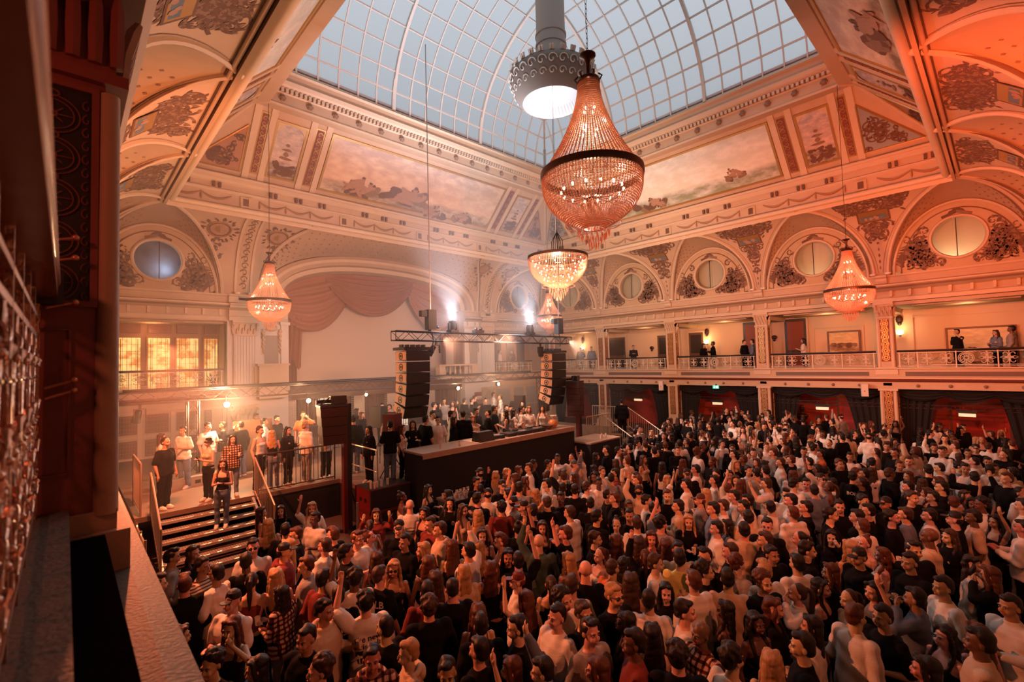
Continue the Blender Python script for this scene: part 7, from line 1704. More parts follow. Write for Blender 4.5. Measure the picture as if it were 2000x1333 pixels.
# x, y, floor, stature, heading, zone, hair style, hair colour, skin, garment, garment colour, pose, extra, facing
PEOPLE = []
for q in """1.17 9.15 -4.55 1.75 83 F q k t t g n - 2
1.57 9.17 -4.55 1.7 35 F w d p l k n - 1
1.45 8.19 -4.55 1.82 38 F s k t t c p - 1
1.58 7.81 -4.55 1.77 212 F s k t t w c - 5
0.86 8.06 -4.55 1.79 88 F q d p t k n - 2
1.18 7.82 -4.55 1.78 176 F q r p l k n - 4
1.98 7.83 -4.55 1.81 161 F s k d t k n - 4
2.19 8.39 -4.55 1.82 345 F s k p t w p sun 0
3.02 10.92 -4.55 1.63 74 F l d p x k n - 2
3.36 10.67 -4.55 1.62 337 F l d p l k p - 0
3.75 10.13 -4.55 1.7 338 F w y p t w l - 0
3.42 9.17 -4.55 1.78 296 F s k d t w c - 7
2.8 9.72 -4.55 1.7 172 F l y p x k n - 4
2.95 8.68 -4.55 1.74 260 F s r p t k n - 6
2.47 7.99 -4.55 1.78 68 F k k p h m n - 2
2.73 8.35 -4.55 1.69 255 F l y p x w p - 6
2.62 7.15 -4.55 1.76 241 F s r p t g p - 6
1.85 7.35 -4.55 1.71 157 F p k p x m n - 4
2.23 7.24 -4.55 1.71 163 F l y p x k n - 4
2.15 6.85 -4.55 1.62 215 F l k p l q p - 5
2.89 9.08 -4.55 1.74 156 F s k p t k n - 4
1.48 6.76 -4.55 1.79 308 F k k p t w p - 7
1.45 6.28 -4.55 1.71 310 F l r p x k h - 7
0.92 6.62 -4.55 1.66 78 F l d p x k n - 2
1.12 5.52 -4.55 1.76 307 F c k p t k n - 7
1.88 5.31 -4.55 1.78 302 F s k t l k n - 7
1.48 5.32 -4.55 1.62 252 F l k p l k n - 6
5.15 8.54 -4.55 1.76 153 F b k p t w n T1 4
5.53 9.5 -4.55 1.66 65 F u k d x e n - 2
4.57 8.85 -4.55 1.67 335 F l r p l m u - 0
3.38 8.13 -4.55 1.76 210 F q r p t k n - 5
3.09 7.79 -4.55 1.76 211 F s d p t w n - 5
3.26 7.24 -4.55 1.76 75 F s k t l k n - 2
3.53 7.55 -4.55 1.79 21 F q r p t w p glasses 1
3.88 7.76 -4.55 1.65 57 F u r p t g n - 2
4.25 8.44 -4.55 1.62 148 F p d p x w n - 4
4.22 7.47 -4.55 1.82 325 F k k p l k p - 0
3.98 6.86 -4.55 1.8 286 F s k t l k p - 7
4.22 6.55 -4.55 1.68 242 F l y p l k p - 6
4.8 7.28 -4.55 1.76 273 F s d p l m n - 7
4.63 6.74 -4.55 1.84 239 F s d p h e n - 6
4.46 6.21 -4.55 1.71 149 F l r p x k n - 4
3.58 6.94 -4.55 1.63 150 F l d p x k n - 4
3.19 6.11 -4.55 1.77 108 F s d p t k n T2 3
3.51 6.35 -4.55 1.69 324 F l y t x k n sun 0
2.81 6.21 -4.55 1.81 160 F c k d t w r - 4
3.87 6.01 -4.55 1.71 138 F l r p x k n - 4
3.77 5.62 -4.55 1.66 156 F l d p x k n - 4
3.63 4.99 -4.55 1.82 150 F z k p t k n - 4
2.48 6.44 -4.55 1.81 117 F s k p t m n - 3
2.54 5.91 -4.55 1.77 152 F s k p t k n T3 4
2.7 5.46 -4.55 1.8 162 F c k p t w r T4 4
2.18 5.58 -4.55 1.83 33 F s k t h e c - 1
2.53 4.71 -4.55 1.82 190 F z k p t k n - 5
3.31 5.23 -4.55 1.79 153 F s k p t m n - 4
3.17 4.85 -4.55 1.8 154 F c d p l k n - 4
2.19 4.48 -4.55 1.74 337 F s k t h q n - 0
2.6 4.28 -4.55 1.76 243 F s y p h e n - 6
2.65 3.72 -4.55 1.82 323 F s k t l k n - 0
1.77 4.66 -4.55 1.78 258 F c d p t k n - 6
6.29 9.71 -4.55 1.64 22 F l k p x k c - 1
6.29 8.88 -4.55 1.67 232 F w k d x k c - 6
5.21 8.14 -4.55 1.69 288 F l k t x k n - 7
7.07 8.8 -4.55 1.81 5 F s k t l k r - 1
8.24 9.4 -4.55 1.66 132 F w y p t g n - 4
8.64 9.4 -4.55 1.66 44 F w y p t k n - 2
9.03 9.33 -4.55 1.67 38 F l r p t k n - 2
8.95 8.86 -4.55 1.82 233 F s d p t w n - 6
7.82 8.51 -4.55 1.79 57 F s r p l k n - 2
8.37 8.81 -4.55 1.66 174 F w r p x k n - 5
8.35 8.41 -4.55 1.67 92 F w r p x k n - 3
9.61 9.32 -4.55 1.74 42 F s k d t k n - 2
9.86 9.0 -4.55 1.74 35 F s k t t y n - 2
10.38 9.1 -4.55 1.81 307 F s k d l w c - 0
9.93 8.11 -4.55 1.84 34 F k g p l b r - 2
11.08 8.77 -4.55 1.8 223 F s k d t w r - 6
8.76 7.95 -4.55 1.78 77 F c d p t w n - 3
9.23 8.02 -4.55 1.76 125 F z d p t e n - 4
8.15 7.46 -4.55 1.79 221 F s k p t w p - 6
7.35 7.63 -4.55 1.84 127 F s k p t g r - 4
6.88 7.44 -4.55 1.82 185 F s k p t m n - 5
6.67 7.91 -4.55 1.79 142 F k k p t w n - 4
6.28 7.68 -4.55 1.83 102 F s k p l k n - 3
8.13 7.06 -4.55 1.76 125 F s k p t w n - 4
8.2 6.66 -4.55 1.79 125 F s k p t k c - 4
7.51 7.21 -4.55 1.72 135 F l y p x w h - 4
7.46 6.45 -4.55 1.8 306 F s k d t k n - 0
7.06 6.47 -4.55 1.79 134 F s d p t k h - 4
6.72 7.07 -4.55 1.77 86 F k k p t w r - 3
6.6 6.69 -4.55 1.79 229 F k k p t k n - 6
6.47 6.31 -4.55 1.84 140 F s k p t k n - 4
6.32 7.12 -4.55 1.74 145 F c k p t m n - 4
6.87 5.68 -4.55 1.82 184 F s d p l w n - 5
7.49 5.75 -4.55 1.82 128 F z k p t k n - 4
5.77 7.63 -4.55 1.71 8 F l d p x e h sun 1
5.84 7.14 -4.55 1.69 148 F l y p x k n - 4
5.86 6.11 -4.55 1.7 142 F u k t t k l - 4
6.17 5.83 -4.55 1.67 315 F l d p x k u - 0
6.0 5.19 -4.55 1.8 218 F s r p t k r - 6
5.46 5.22 -4.55 1.78 129 F b k p l v r - 4
6.19 4.77 -4.55 1.75 30 F s d p l k n - 2
5.18 6.28 -4.55 1.71 327 F l d p x k c - 0
4.83 5.96 -4.55 1.68 133 F l y p x k n - 4
5.17 5.76 -4.55 1.76 233 F q r p x e n - 6
4.92 5.37 -4.55 1.67 318 F l k t l k n - 0
4.8 4.99 -4.55 1.79 145 F s k p t k l - 4
4.47 5.77 -4.55 1.78 192 F s k p l w l - 5
4.16 5.53 -4.55 1.65 153 F w y p l e n - 4
4.46 5.27 -4.55 1.67 132 F w r p x k c - 4
5.43 4.65 -4.55 1.68 176 F l y p x k n - 5
5.15 4.13 -4.55 1.8 130 F b k p t k n - 4
5.9 4.44 -4.55 1.67 258 F p r p x w n - 7
4.37 4.63 -4.55 1.74 227 F k m p t w n - 6
4.26 4.25 -4.55 1.64 177 F w r p x k r - 5
4.75 4.38 -4.55 1.64 133 F p d p x k n - 4
4.75 3.98 -4.55 1.8 120 F s d p t e n - 4
4.3 3.78 -4.55 1.83 355 F c k p t e p - 1
3.95 3.59 -4.55 1.82 266 F s k p t w n - 7
4.29 3.38 -4.55 1.82 349 F s d p t k n sun 1
3.96 3.12 -4.55 1.82 351 F q k p t g n - 1
3.36 4.07 -4.55 1.77 146 F s k p l k n - 4
3.51 4.44 -4.55 1.7 145 F l r p x k n - 4
3.57 3.73 -4.55 1.81 226 F s k p t k n - 6
3.03 3.84 -4.55 1.75 190 F s k p t k n - 5
3.24 3.5 -4.55 1.62 225 F l r p x k r - 6
3.37 3.12 -4.55 1.74 217 F s k p l b l - 6
3.65 2.83 -4.55 1.7 208 F l r p x k n - 6
10.06 7.32 -4.55 1.76 347 F s r p t w n - 1
9.07 6.74 -4.55 1.75 309 F s k d t w c glasses 0
9.46 6.65 -4.55 1.8 133 F z k p t g n - 4
10.08 6.9 -4.55 1.77 221 F s k t t m n - 6
8.67 6.69 -4.55 1.75 83 F s d p t w n - 3
8.41 6.03 -4.55 1.76 45 F z k t t k n - 2
8.23 5.67 -4.55 1.79 214 F s r p t k n - 6
9.91 6.11 -4.55 1.76 218 F s r p l k u - 6
10.66 5.84 -4.55 1.65 27 F w y p t w l - 2
9.08 4.99 -4.55 1.81 304 F s r p l k c - 0
11.11 5.52 -4.55 1.79 306 F k k t l k n - 0
11.74 5.6 -4.55 1.77 202 F s k t t w n - 6
10.16 5.09 -4.55 1.79 200 F s k p t w n - 6
11.03 4.88 -4.55 1.74 206 F s k p t w c - 6
9.23 4.38 -4.55 1.78 206 F k r p l g n - 6
8.49 5.11 -4.55 1.78 28 F s k p t w n - 2
8.24 4.8 -4.55 1.76 65 F s k p t k n - 3
7.61 4.91 -4.55 1.75 301 F s k t t k c - 0
6.91 5.23 -4.55 1.83 81 F s k p l k n - 3
7.21 4.96 -4.55 1.67 303 F u d p x k n - 0
7.3 4.57 -4.55 1.76 129 F s d p t w n - 4
7.49 4.22 -4.55 1.8 76 F c k p t g r - 3
8.15 4.07 -4.55 1.7 301 F l y p l k p - 0
8.07 3.53 -4.55 1.74 212 F s k p t w n - 6
8.53 3.57 -4.55 1.62 208 F l k p l b n - 6
9.22 3.9 -4.55 1.75 203 F s d p l w n - 6
8.79 3.87 -4.55 1.81 209 F s k p l b n - 6
10.02 4.02 -4.55 1.76 205 F s k p t w n - 6
9.25 3.5 -4.55 1.81 204 F s k p t w n - 6
8.7 3.21 -4.55 1.81 113 F s k p t e n - 4
8.53 4.46 -4.55 1.79 206 F s k p l e p - 6
12.14 4.91 -4.55 1.64 295 F l k p x k n - 0
11.49 4.47 -4.55 1.72 294 F l d p x k n - 0
6.63 4.11 -4.55 1.7 131 F l d p x k n - 4
6.48 4.49 -4.55 1.67 130 F w r p x w n - 4
7.09 4.18 -4.55 1.64 307 F w r p x k n - 0
6.9 3.82 -4.55 1.68 124 F l r p x k n - 4
6.68 3.49 -4.55 1.78 304 F s k t t e n - 0
6.33 3.28 -4.55 1.8 119 F s k p t y n - 4
6.05 3.56 -4.55 1.77 27 F s d p t w p - 2
6.36 3.82 -4.55 1.68 116 F p r p l k r - 4
5.99 3.98 -4.55 1.63 83 F l k p x k n - 3
5.48 3.91 -4.55 1.77 88 F z d p t o n - 3
4.84 3.41 -4.55 1.84 351 F s y p t k n sun 1
5.38 3.52 -4.55 1.71 116 F l d t x k n - 4
5.57 3.17 -4.55 1.65 306 F l k p l k n T5 0
5.01 3.04 -4.55 1.83 121 F z k p l w n - 4
5.11 2.66 -4.55 1.77 27 F s k p t w n - 2
5.83 2.86 -4.55 1.83 152 F s r p l w n - 5
6.23 2.9 -4.55 1.81 25 F c k p l k p - 2
6.7 3.09 -4.55 1.78 255 F q k p l k n glasses 7
7.16 2.98 -4.55 1.77 201 F s d p t k n - 6
6.85 2.72 -4.55 1.74 64 F c r p t g n - 3
6.09 2.52 -4.55 1.83 116 F s k p t e n - 4
5.69 2.48 -4.55 1.62 194 F l k d x k n sun 6
4.58 3.1 -4.55 1.7 214 F l k d x k n - 6
4.11 2.63 -4.55 1.84 222 F s k d t m n - 6
4.6 2.7 -4.55 1.68 124 F l k p x k n - 4
4.88 2.33 -4.55 1.76 249 F b k d l q p - 7
4.5 1.9 -4.55 1.83 72 F c k p t w n - 3
4.27 2.26 -4.55 1.84 120 F c k p l k n - 4
6.41 2.27 -4.55 1.81 329 F c r p l k n - 1
6.81 2.32 -4.55 1.79 148 F q y p t w c - 5
6.66 1.95 -4.55 1.66 204 F p d p l w h - 6
7.31 2.1 -4.55 1.77 146 F s k p l w n - 5
7.03 1.8 -4.55 1.64 6 F l k p x k n - 2
7.53 1.76 -4.55 1.69 200 F l r p l k n - 6
6.1 2.02 -4.55 1.66 19 F w r p l k n - 2
5.61 2.07 -4.55 1.64 333 F l k d x k c - 1
5.98 1.64 -4.55 1.63 196 F l k p l w n - 6
6.22 1.32 -4.55 1.81 62 F s r p l w c - 3
6.98 1.41 -4.55 1.65 230 F p d p x k n - 7
7.35 1.24 -4.55 1.67 238 F l k p x k r - 7
6.53 1.01 -4.55 1.77 238 F s k t t k c - 7
5.18 1.45 -4.55 1.83 202 F s k p l k n - 6
4.87 1.7 -4.55 1.71 105 F l y p x k n - 4
9.75 3.19 -4.55 1.74 110 F s k p t w n - 4
9.66 2.8 -4.55 1.76 146 F s r p l w n - 5
10.08 2.75 -4.55 1.77 196 F s k p l k n T6 6
8.39 2.88 -4.55 1.84 282 F s k p l k n - 0
8.07 3.11 -4.55 1.82 117 F s k p t e n - 4
7.98 2.72 -4.55 1.77 206 F s d p l k n - 6
7.5 2.47 -4.55 1.76 330 F s k t l k n - 1
8.56 2.44 -4.55 1.69 190 F p k p t g n - 6
7.8 2.18 -4.55 1.82 25 F s k p l k n - 2
9.75 2.3 -4.55 1.83 17 F s k p t k p - 2
10.55 2.25 -4.55 1.77 289 F s k p l k n - 0
9.91 1.93 -4.55 1.83 182 F s k p l k p - 6
10.46 1.86 -4.55 1.81 198 F s k p t k n - 6
9.54 1.77 -4.55 1.79 148 F s r p t w n - 5
8.57 1.78 -4.55 1.72 143 F l y p x w n - 5
9.13 2.15 -4.55 1.64 282 F l k p l k h - 0
8.15 1.53 -4.55 1.81 241 F k k t l k c - 7
8.84 1.44 -4.55 1.63 195 F w r p x w p - 6
9.15 1.69 -4.55 1.64 229 F u r p x k n - 7
13.9 5.49 -4.55 1.83 204 F s k p t w n - 6
16.51 5.84 -4.55 1.76 283 F z r p t g n - 0
15.73 5.21 -4.55 1.82 298 F s r p t w c - 0
14.6 5.21 -4.55 1.8 289 F s k p t g n - 0
14.83 4.75 -4.55 1.82 206 F s r p t g n - 6
13.83 4.26 -4.55 1.78 202 F s d p l w n - 6
13.98 4.91 -4.55 1.65 246 F l d p x k n - 7
13.15 3.75 -4.55 1.65 101 F l r p l w n - 4
12.08 4.2 -4.55 1.83 110 F z k p t g n - 4
12.62 4.21 -4.55 1.8 146 F s k p t k n - 5
11.14 3.68 -4.55 1.84 191 F s d p t w u - 6
11.51 3.34 -4.55 1.83 65 F s k p t w n - 3
11.97 3.23 -4.55 1.75 282 F s k p t w n - 0
10.73 3.29 -4.55 1.8 292 F q k p t w n sun 0
12.67 3.08 -4.55 1.75 323 F k k p t w n sun 1
12.44 2.75 -4.55 1.74 197 F s k t t w c - 6
11.59 2.95 -4.55 1.75 109 F s k p t b n - 4
14.34 3.03 -4.55 1.83 323 F s r p l k n - 1
13.14 2.58 -4.55 1.82 93 F s k p t k n T7 4
13.5 2.4 -4.55 1.82 188 F s k t l k n - 6
14.46 3.8 -4.55 1.77 285 F s k p t w n - 0
14.22 4.12 -4.55 1.8 188 F s r p t k n - 6
15.53 4.15 -4.55 1.82 279 F s k t t w n - 0
17.06 5.15 -4.55 1.78 188 F s r p t k r - 6
16.78 4.3 -4.55 1.8 151 F s k p t w n - 5
15.78 3.79 -4.55 1.76 201 F s k t t o p - 6
15.86 3.11 -4.55 1.75 275 F s k t t w n - 0
15.31 2.52 -4.55 1.77 90 F s k p t w n - 4
11.07 2.06 -4.55 1.83 330 F s k p t w n - 1
11.2 1.68 -4.55 1.8 240 F k k t l k n - 7
9.64 3.57 -4.55 1.83 210 F s k p t w n - 6
10.39 3.07 -4.55 1.79 199 F s k p t w c - 6
18.08 2.6 -4.55 1.77 275 F s k t t k n - 0
16.85 2.25 -4.55 1.82 239 F s k t t k n - 7
15.8 1.83 -4.55 1.82 269 F s d p t g n - 0
18.83 1.59 -4.55 1.74 279 F s k t l k n - 0
17.82 1.36 -4.55 1.81 266 F s k p t w n - 0
19.43 1.17 -4.55 1.75 181 F s d p t w n - 6
18.29 0.84 -4.55 1.75 273 F s k t t w n - 0
18.79 0.69 -4.55 1.83 270 F k k p l k n - 0
17.51 0.98 -4.55 1.74 87 F s d p t w n - 4
16.22 0.97 -4.55 1.76 358 F s k p t b n - 2
15.49 0.78 -4.55 1.84 279 F s k t t w n - 0
16.89 0.68 -4.55 1.78 182 F z k p t w n - 6
17.19 0.42 -4.55 1.75 273 F s k t l e n - 0
16.35 0.25 -4.55 1.76 265 F s k t t w n - 0
18.5 0.15 -4.55 1.76 230 F z k p l k n - 7
14.56 1.69 -4.55 1.69 228 F l r p l w n - 7
15.61 1.18 -4.55 1.75 186 F s k p t w n - 6
14.82 1.38 -4.55 1.83 104 F s k p t k n - 4
14.8 0.59 -4.55 1.78 102 F s k p l k u - 4
15.23 0.16 -4.55 1.84 82 F z y p t w n - 4
15.62 0.41 -4.55 1.83 97 F s k p t w n - 4
15.9 -0.0 -4.55 1.77 142 F s k p x w n - 5
14.51 1.13 -4.55 1.65 181 F l r p x k n - 6
13.89 1.45 -4.55 1.67 94 F l d p l w n - 4
13.1 1.61 -4.55 1.75 189 F s k p l k n - 6
12.03 1.41 -4.55 1.81 330 F s d p t k n - 1
13.34 1.29 -4.55 1.62 184 F l d p x e p - 6
12.48 1.14 -4.55 1.74 193 F s k p l k n - 6
13.09 0.98 -4.55 1.84 189 F s k p t k n - 6
12.39 0.43 -4.55 1.77 220 F c k d t w n - 7
11.21 0.48 -4.55 1.8 191 F s k d t e n - 6
10.41 1.46 -4.55 1.78 358 F s k p t k n - 2
10.77 1.31 -4.55 1.77 180 F s d p t b n - 6
11.08 1.05 -4.55 1.75 189 F s k p t w n - 6
10.85 0.72 -4.55 1.83 175 F k k p t k n - 6
10.15 0.69 -4.55 1.72 226 F l d p l k n - 7
9.51 0.95 -4.55 1.84 178 F b k d l e c - 6
12.26 0.81 -4.55 1.75 93 F s r p l k n - 4
12.91 0.62 -4.55 1.64 280 F l k d x k n - 0
11.66 0.24 -4.55 1.68 234 F l k t x k r - 7
12.44 -0.07 -4.55 1.84 170 F s k p l w n - 6
8.97 1.06 -4.55 1.79 313 F q k p l k n - 1
8.35 0.97 -4.55 1.81 238 F s k t l k p - 7
7.71 0.56 -4.55 1.81 220 F s k t t w n - 7
9.18 0.52 -4.55 1.65 359 F w k p l w n - 2
8.86 0.27 -4.55 1.67 174 F l r p l k h - 6
11.25 -0.04 -4.55 1.77 172 F s k t l w p - 6
7.23 0.86 -4.55 1.76 177 F s k t l b h - 6
6.76 0.63 -4.55 1.63 233 F l k p x k n - 7
7.05 0.36 -4.55 1.65 143 F l r p x k n - 5
6.43 0.27 -4.55 1.84 186 F s k d l e n - 6
7.69 0.03 -4.55 1.78 232 F s k t l w p - 7
5.85 0.7 -4.55 1.69 190 F l k t x k p - 6
15.98 10.0 -4.55 1.8 120 F s k p l k n - 4
12.23 8.7 -4.55 1.83 218 F s k p l k n - 6
11.84 8.81 -4.55 1.66 46 F l k p t k n - 2
12.58 8.5 -4.55 1.77 37 F s k p t w n - 2
14.23 7.78 -4.55 1.77 114 F s r p t k n - 4
14.0 8.68 -4.55 1.77 23 F s k p t w n - 2
14.59 7.48 -4.55 1.82 126 F s k p t w n - 4
15.41 7.09 -4.55 1.71 117 F l d p x k n - 4
15.66 6.55 -4.55 1.77 335 F s k p t w n - 1
1.8 14.6 -3.45 1.77 40 S z k t t k n - 1
1.99 16.48 -3.45 1.67 84 S l d p l w c sun 2
2.56 16.68 -3.45 1.8 307 S s k t t w c - 7
3.26 17.13 -3.45 1.8 25 S s k p t w c - 1
3.67 17.34 -3.45 1.76 255 S s k t t k c - 6
4.1 16.99 -3.45 1.74 210 S s d p l k h - 5
2.75 14.6 -3.45 1.64 298 S f k p x e p - 7
3.31 14.6 -3.45 1.63 355 S l d p l q c - 0
5.02 18.74 -3.45 1.8 28 S s k d t e n - 1
4.88 17.33 -3.45 1.75 78 S s k p t w n - 2
5.41 17.75 -3.45 1.75 32 S s k p t k n - 1
3.95 14.6 -3.45 1.8 35 S s d p x w n - 1
4.35 14.6 -3.45 1.65 168 S l y p x k n - 4
4.75 14.6 -3.45 1.7 32 S l k p l k c - 1
5.28 14.6 -3.45 1.79 110 S s y p l w n - 3
6.24 17.58 -3.45 1.83 350 S s r p t o h - 0
5.85 14.6 -3.45 1.76 16 S s k p t e p - 1
7.6 16.86 -3.45 1.67 344 S l d t x k n - 0
8.53 18.11 -3.45 1.7 72 S l k p l k n - 2
8.32 17.23 -3.45 1.63 26 S l r p l k n - 1
6.75 14.6 -3.45 1.83 146 S s k t l k n - 4
6.48 13.0 -3.45 1.64 280 S l k p l k n - 7
7.87 14.42 -3.45 1.82 23 S s k p l g n - 1
9.53 17.92 -3.45 1.84 331 S s k p t k c - 0
9.56 17.37 -3.45 1.82 284 S s k t t k n - 7
9.96 17.58 -3.45 1.77 250 S s r p l k c - 6
7.3 12.55 -3.45 1.63 51 S l r p x w n - 2
6.9 12.55 -3.45 1.79 152 S s k p t k c - 4
7.7 12.55 -3.45 1.71 327 S l d p t k c - 0
8.6 12.55 -3.45 1.77 318 S s k p t w n - 0
8.1 12.55 -3.45 1.83 100 S s k t t k n vest 3
10.03 12.55 -3.45 1.63 326 S w y p l e p - 0
11.46 13.04 -3.45 1.83 56 S s k p t k r - 2
12.5 13.53 -3.45 1.74 353 S s k p t e p - 1
10.72 12.55 -3.45 1.77 230 S s k p l k p - 6
9.63 12.55 -3.45 1.83 134 S s k p l k n - 4
11.11 16.44 -3.45 1.82 62 S s k p t k n - 2
11.86 17.19 -3.45 1.71 47 S l k p l k n - 2
12.51 17.71 -3.45 1.82 315 S s k t l g n - 0
12.74 17.38 -3.45 1.69 321 S l d p x k n - 0
13.35 17.93 -3.45 1.69 58 S l k p l k n - 2
13.64 17.66 -3.45 1.76 94 S s k p l k n - 3
13.82 17.3 -3.45 1.78 44 S s k p t k n - 2
15.09 18.65 -3.45 1.76 57 S s k p t k p - 2
13.77 16.25 -3.45 1.81 326 S s k p l k n - 0
16.55 18.88 -3.45 1.81 56 S s k p l w n - 2
15.87 17.61 -3.45 1.77 224 S s d p l w n - 6
16.39 17.07 -3.45 1.75 315 S s d p t k n - 0
14.24 14.39 -3.45 1.72 310 S l k p x k n - 0
12.76 12.55 -3.45 1.7 316 S w y p t w n - 0
13.51 12.55 -3.45 1.67 309 S l r p x w n - 0
11.56 12.55 -3.45 1.67 224 S l k p x b p - 6
9.41 12.91 -3.45 1.83 60 S s k p t w r - 2
9.23 12.55 -3.45 1.67 63 S l k p l k n - 2
10.8 13.3 -3.45 1.78 8 S s k t l k n - 1
12.16 12.92 -3.45 1.77 309 S s k p t g n - 0
9.27 13.82 -3.45 1.77 14 S s k p t w n - 1
12.36 12.55 -3.45 1.74 44 S s k p t w n - 2
11.96 12.55 -3.45 1.68 56 S l k p l w p - 2
26.45 20.69 -0.95 1.78 312 G s k p l k c - 0
26.45 19.75 -0.95 1.8 313 G s k p l b n - 0
26.45 16.44 -0.95 1.75 306 G s k p l k p - 0
26.45 11.84 -0.95 1.66 340 G l k p l k n - 1
26.45 11.31 -0.95 1.75 211 G s k d l k p - 6
26.45 9.62 -0.95 1.75 342 G s k p l k n - 1
26.45 9.22 -0.95 1.77 195 G s k p l b n - 6
26.45 6.82 -0.95 1.7 188 G l k p t w p - 6
26.45 1.27 -0.95 1.78 225 G s k p t k h - 7
26.45 0.18 -0.95 1.66 226 G w d p l b p - 7
26.45 -0.22 -0.95 1.8 171 G s k d l g n - 6
21.78 24.1 -0.95 1.76 45 B s k p l w n vest 2
22.95 24.1 -0.95 1.74 273 B s d p l k c - 7
2.83 13.55 -3.92 1.66 339 T w r p x k p - 0
18.9 12.49 -3.76 1.86 130 R z k t l k n - 4""".split('\n'):
    a = q.split(' '); PEOPLE.append(a[:6]+[a[6:11]]+a[11:14])
used_labels = set(); placed = []; ranked = []
for q in PEOPLE:
    x, y = float(q[0]), float(q[1]); dep = x*fw.x+y*fw.y
    sc_ = 1/dep*(1.7 if q[5] in 'GBTR' else 1.25 if q[5] == 'S' else 1)
    ranked.append((sc_, q))
ranked.sort(key=lambda t: -t[0])
NIND = 298
def describe(q):
    st, hc, sk, ga, co = q[6]; fem = st in 'lwpuf' ; who = 'woman' if fem else 'man'
    if st == 'u' and ga == 't': who, fem = 'man', False
    h = STYLE[st].format(hcol[hc][0] if st != 'b' else '')
    g = GARM[ga].format(gcol[co][0]); ex = q[8]
    if ex == 'sun': h += ' and sunglasses'
    if ex == 'glasses': h += ' and glasses'
    if ex == 'vest': g = 'dark waistcoat'
    return fem, who, h, g
def words(s): return len(s.split())
def mklabel(q, x, y, zone):
    fem, who, h, g = describe(q); fa = FACE[int(q[9])]; po = POSEW[q[7]]; ex = LABTXT.get(q[8])
    lm = min([l for l in LAND if l[2] == zone] or LAND, key=lambda l: (l[0][0]-x)**2+(l[0][1]-y)**2)[1] if zone in 'FSGB' else ('walking down the left stairs' if zone == 'T' else 'walking down the right stairs')
    base = '%s with %s, %s' % (who, h, g)
    if ex: base = '%s in %s %s' % (who, g, ex)
    cands = [base+', '+(po+', ' if po else '')+lm, base+', '+fa+', '+lm]
    if po: cands.append(base+', '+po+', '+fa.replace('seen ', '').replace(', turned', '')+', '+lm)
    for (px, py, nm) in sorted(placed, key=lambda p: (p[0]-x)**2+(p[1]-y)**2)[:6]:
        side2 = 'behind' if (x*fw.x+y*fw.y) > (px*fw.x+py*fw.y)+.35 else ('in front of' if (x*fw.x+y*fw.y) < (px*fw.x+py*fw.y)-.35 else ('right of' if (x*rt.x+y*rt.y) > (px*rt.x+py*rt.y) else 'left of'))
        cands.append('%s with %s, %s, %s the %s' % (who, h, g, side2, nm)); cands.append('%s with %s, %s, %s the %s' % (who, h, g, side2, nm.replace(' with', ' with the')))
    cands += ['%s, %s, %s' % (who+' in '+g, fa, lm), '%s, %s, %s %s' % (who+' in '+g, fa, po, lm)]+['%s in %s %s the %s' % (who, g, sd_, placed[-1-j][2]) for j, sd_ in ((0, 'near'), (1, 'not far from'), (2, 'close to')) if len(placed) > 3]
    for k in (1.62, 1.70, 1.75, 1.80): pass
    for c in cands:
        if words(c) <= 16 and c not in used_labels: break
    else:
        c = min([q_ for q_ in cands if q_ not in used_labels] or cands, key=words)
    used_labels.add(c); placed.append((x, y, '%s with %s' % (who, h.replace(' and sunglasses', '')))); return c
HELD = []
def person(q, i):
    x, y, z, h, ang = map(float, q[:5]); st, hc, sk, ga, co = q[6]; zone = q[5]; pose = q[7]; ex = q[8]; fem, who, hd, gd = describe(q)
    me = get_body(fem, pose); o = bpy.data.objects.new('person', me); col.objects.link(o)
    rr = random.Random(i*7+1); o.color = (*[c*rr.uniform(.85, 1.12) for c in skincol[sk]], 1)
    o.location = (x, y, z+H); s = h/1.765; rr = random.Random(i*7+1); wd = s*rr.uniform(.97, 1.08)
    o.scale = (wd, wd, s); o.rotation_euler = (rr.uniform(-.03, .05), rr.uniform(-.03, .03), radians(ang))
    o['label'] = mklabel(q, x, y, zone); o['category'] = 'person'; o['group'] = {'F': 'crowd on the dance floor', 'S': 'people on the stage', 'G': 'people on the right gallery', 'B': 'people on the back balcony', 'T': 'people on the stairs', 'R': 'people on the stairs'}[zone]
    top = get_top(fem, pose, ga); child({'t': 't_shirt', 'l': 'long_sleeved_top', 'h': 'hoodie', 'x': 'tank_top'}[ga], top, o, clothmat(co) if co in 'qc' else gcol[co][1])
    tc_ = rr.choice('kkkgb') if co != 'k' else rr.choice('kkkb'); child('trousers', get_legs(fem), o, gcol['b' if zone == 'T' else tc_][1])
    if zone != 'F': child('shoes', SHOES, o)
    if st != 'b':
        hh = child('cap' if st in 'k' else ('hat' if st == 'f' else 'hair'), get_hair(st), o, hcol[hc][1])
    if ex == 'sun': child('sunglasses', sunme, o)
    if ex == 'glasses': child('glasses', specme, o)
    if ex == 'vest':
        v = MB(); loft(v, [(0, 0, .93, .215, .165), (0, 0, 1.1, .195, .150), (0, -.01, 1.28, .215, .150), (0, 0, 1.38, .20, .13)], 20); child('waistcoat', finish(v.mesh('waistcoat', black), [clothmat('k')], 'waistcoat'), o)
    if ex in TXT: lettering(o, top, *TXT[ex][:2], material=TXT[ex][2])
    if pose in 'cp': HELD.append((o, pose, fem, i))
    return o
for i, (s_, q) in enumerate(ranked[:NIND]): person(q, i)
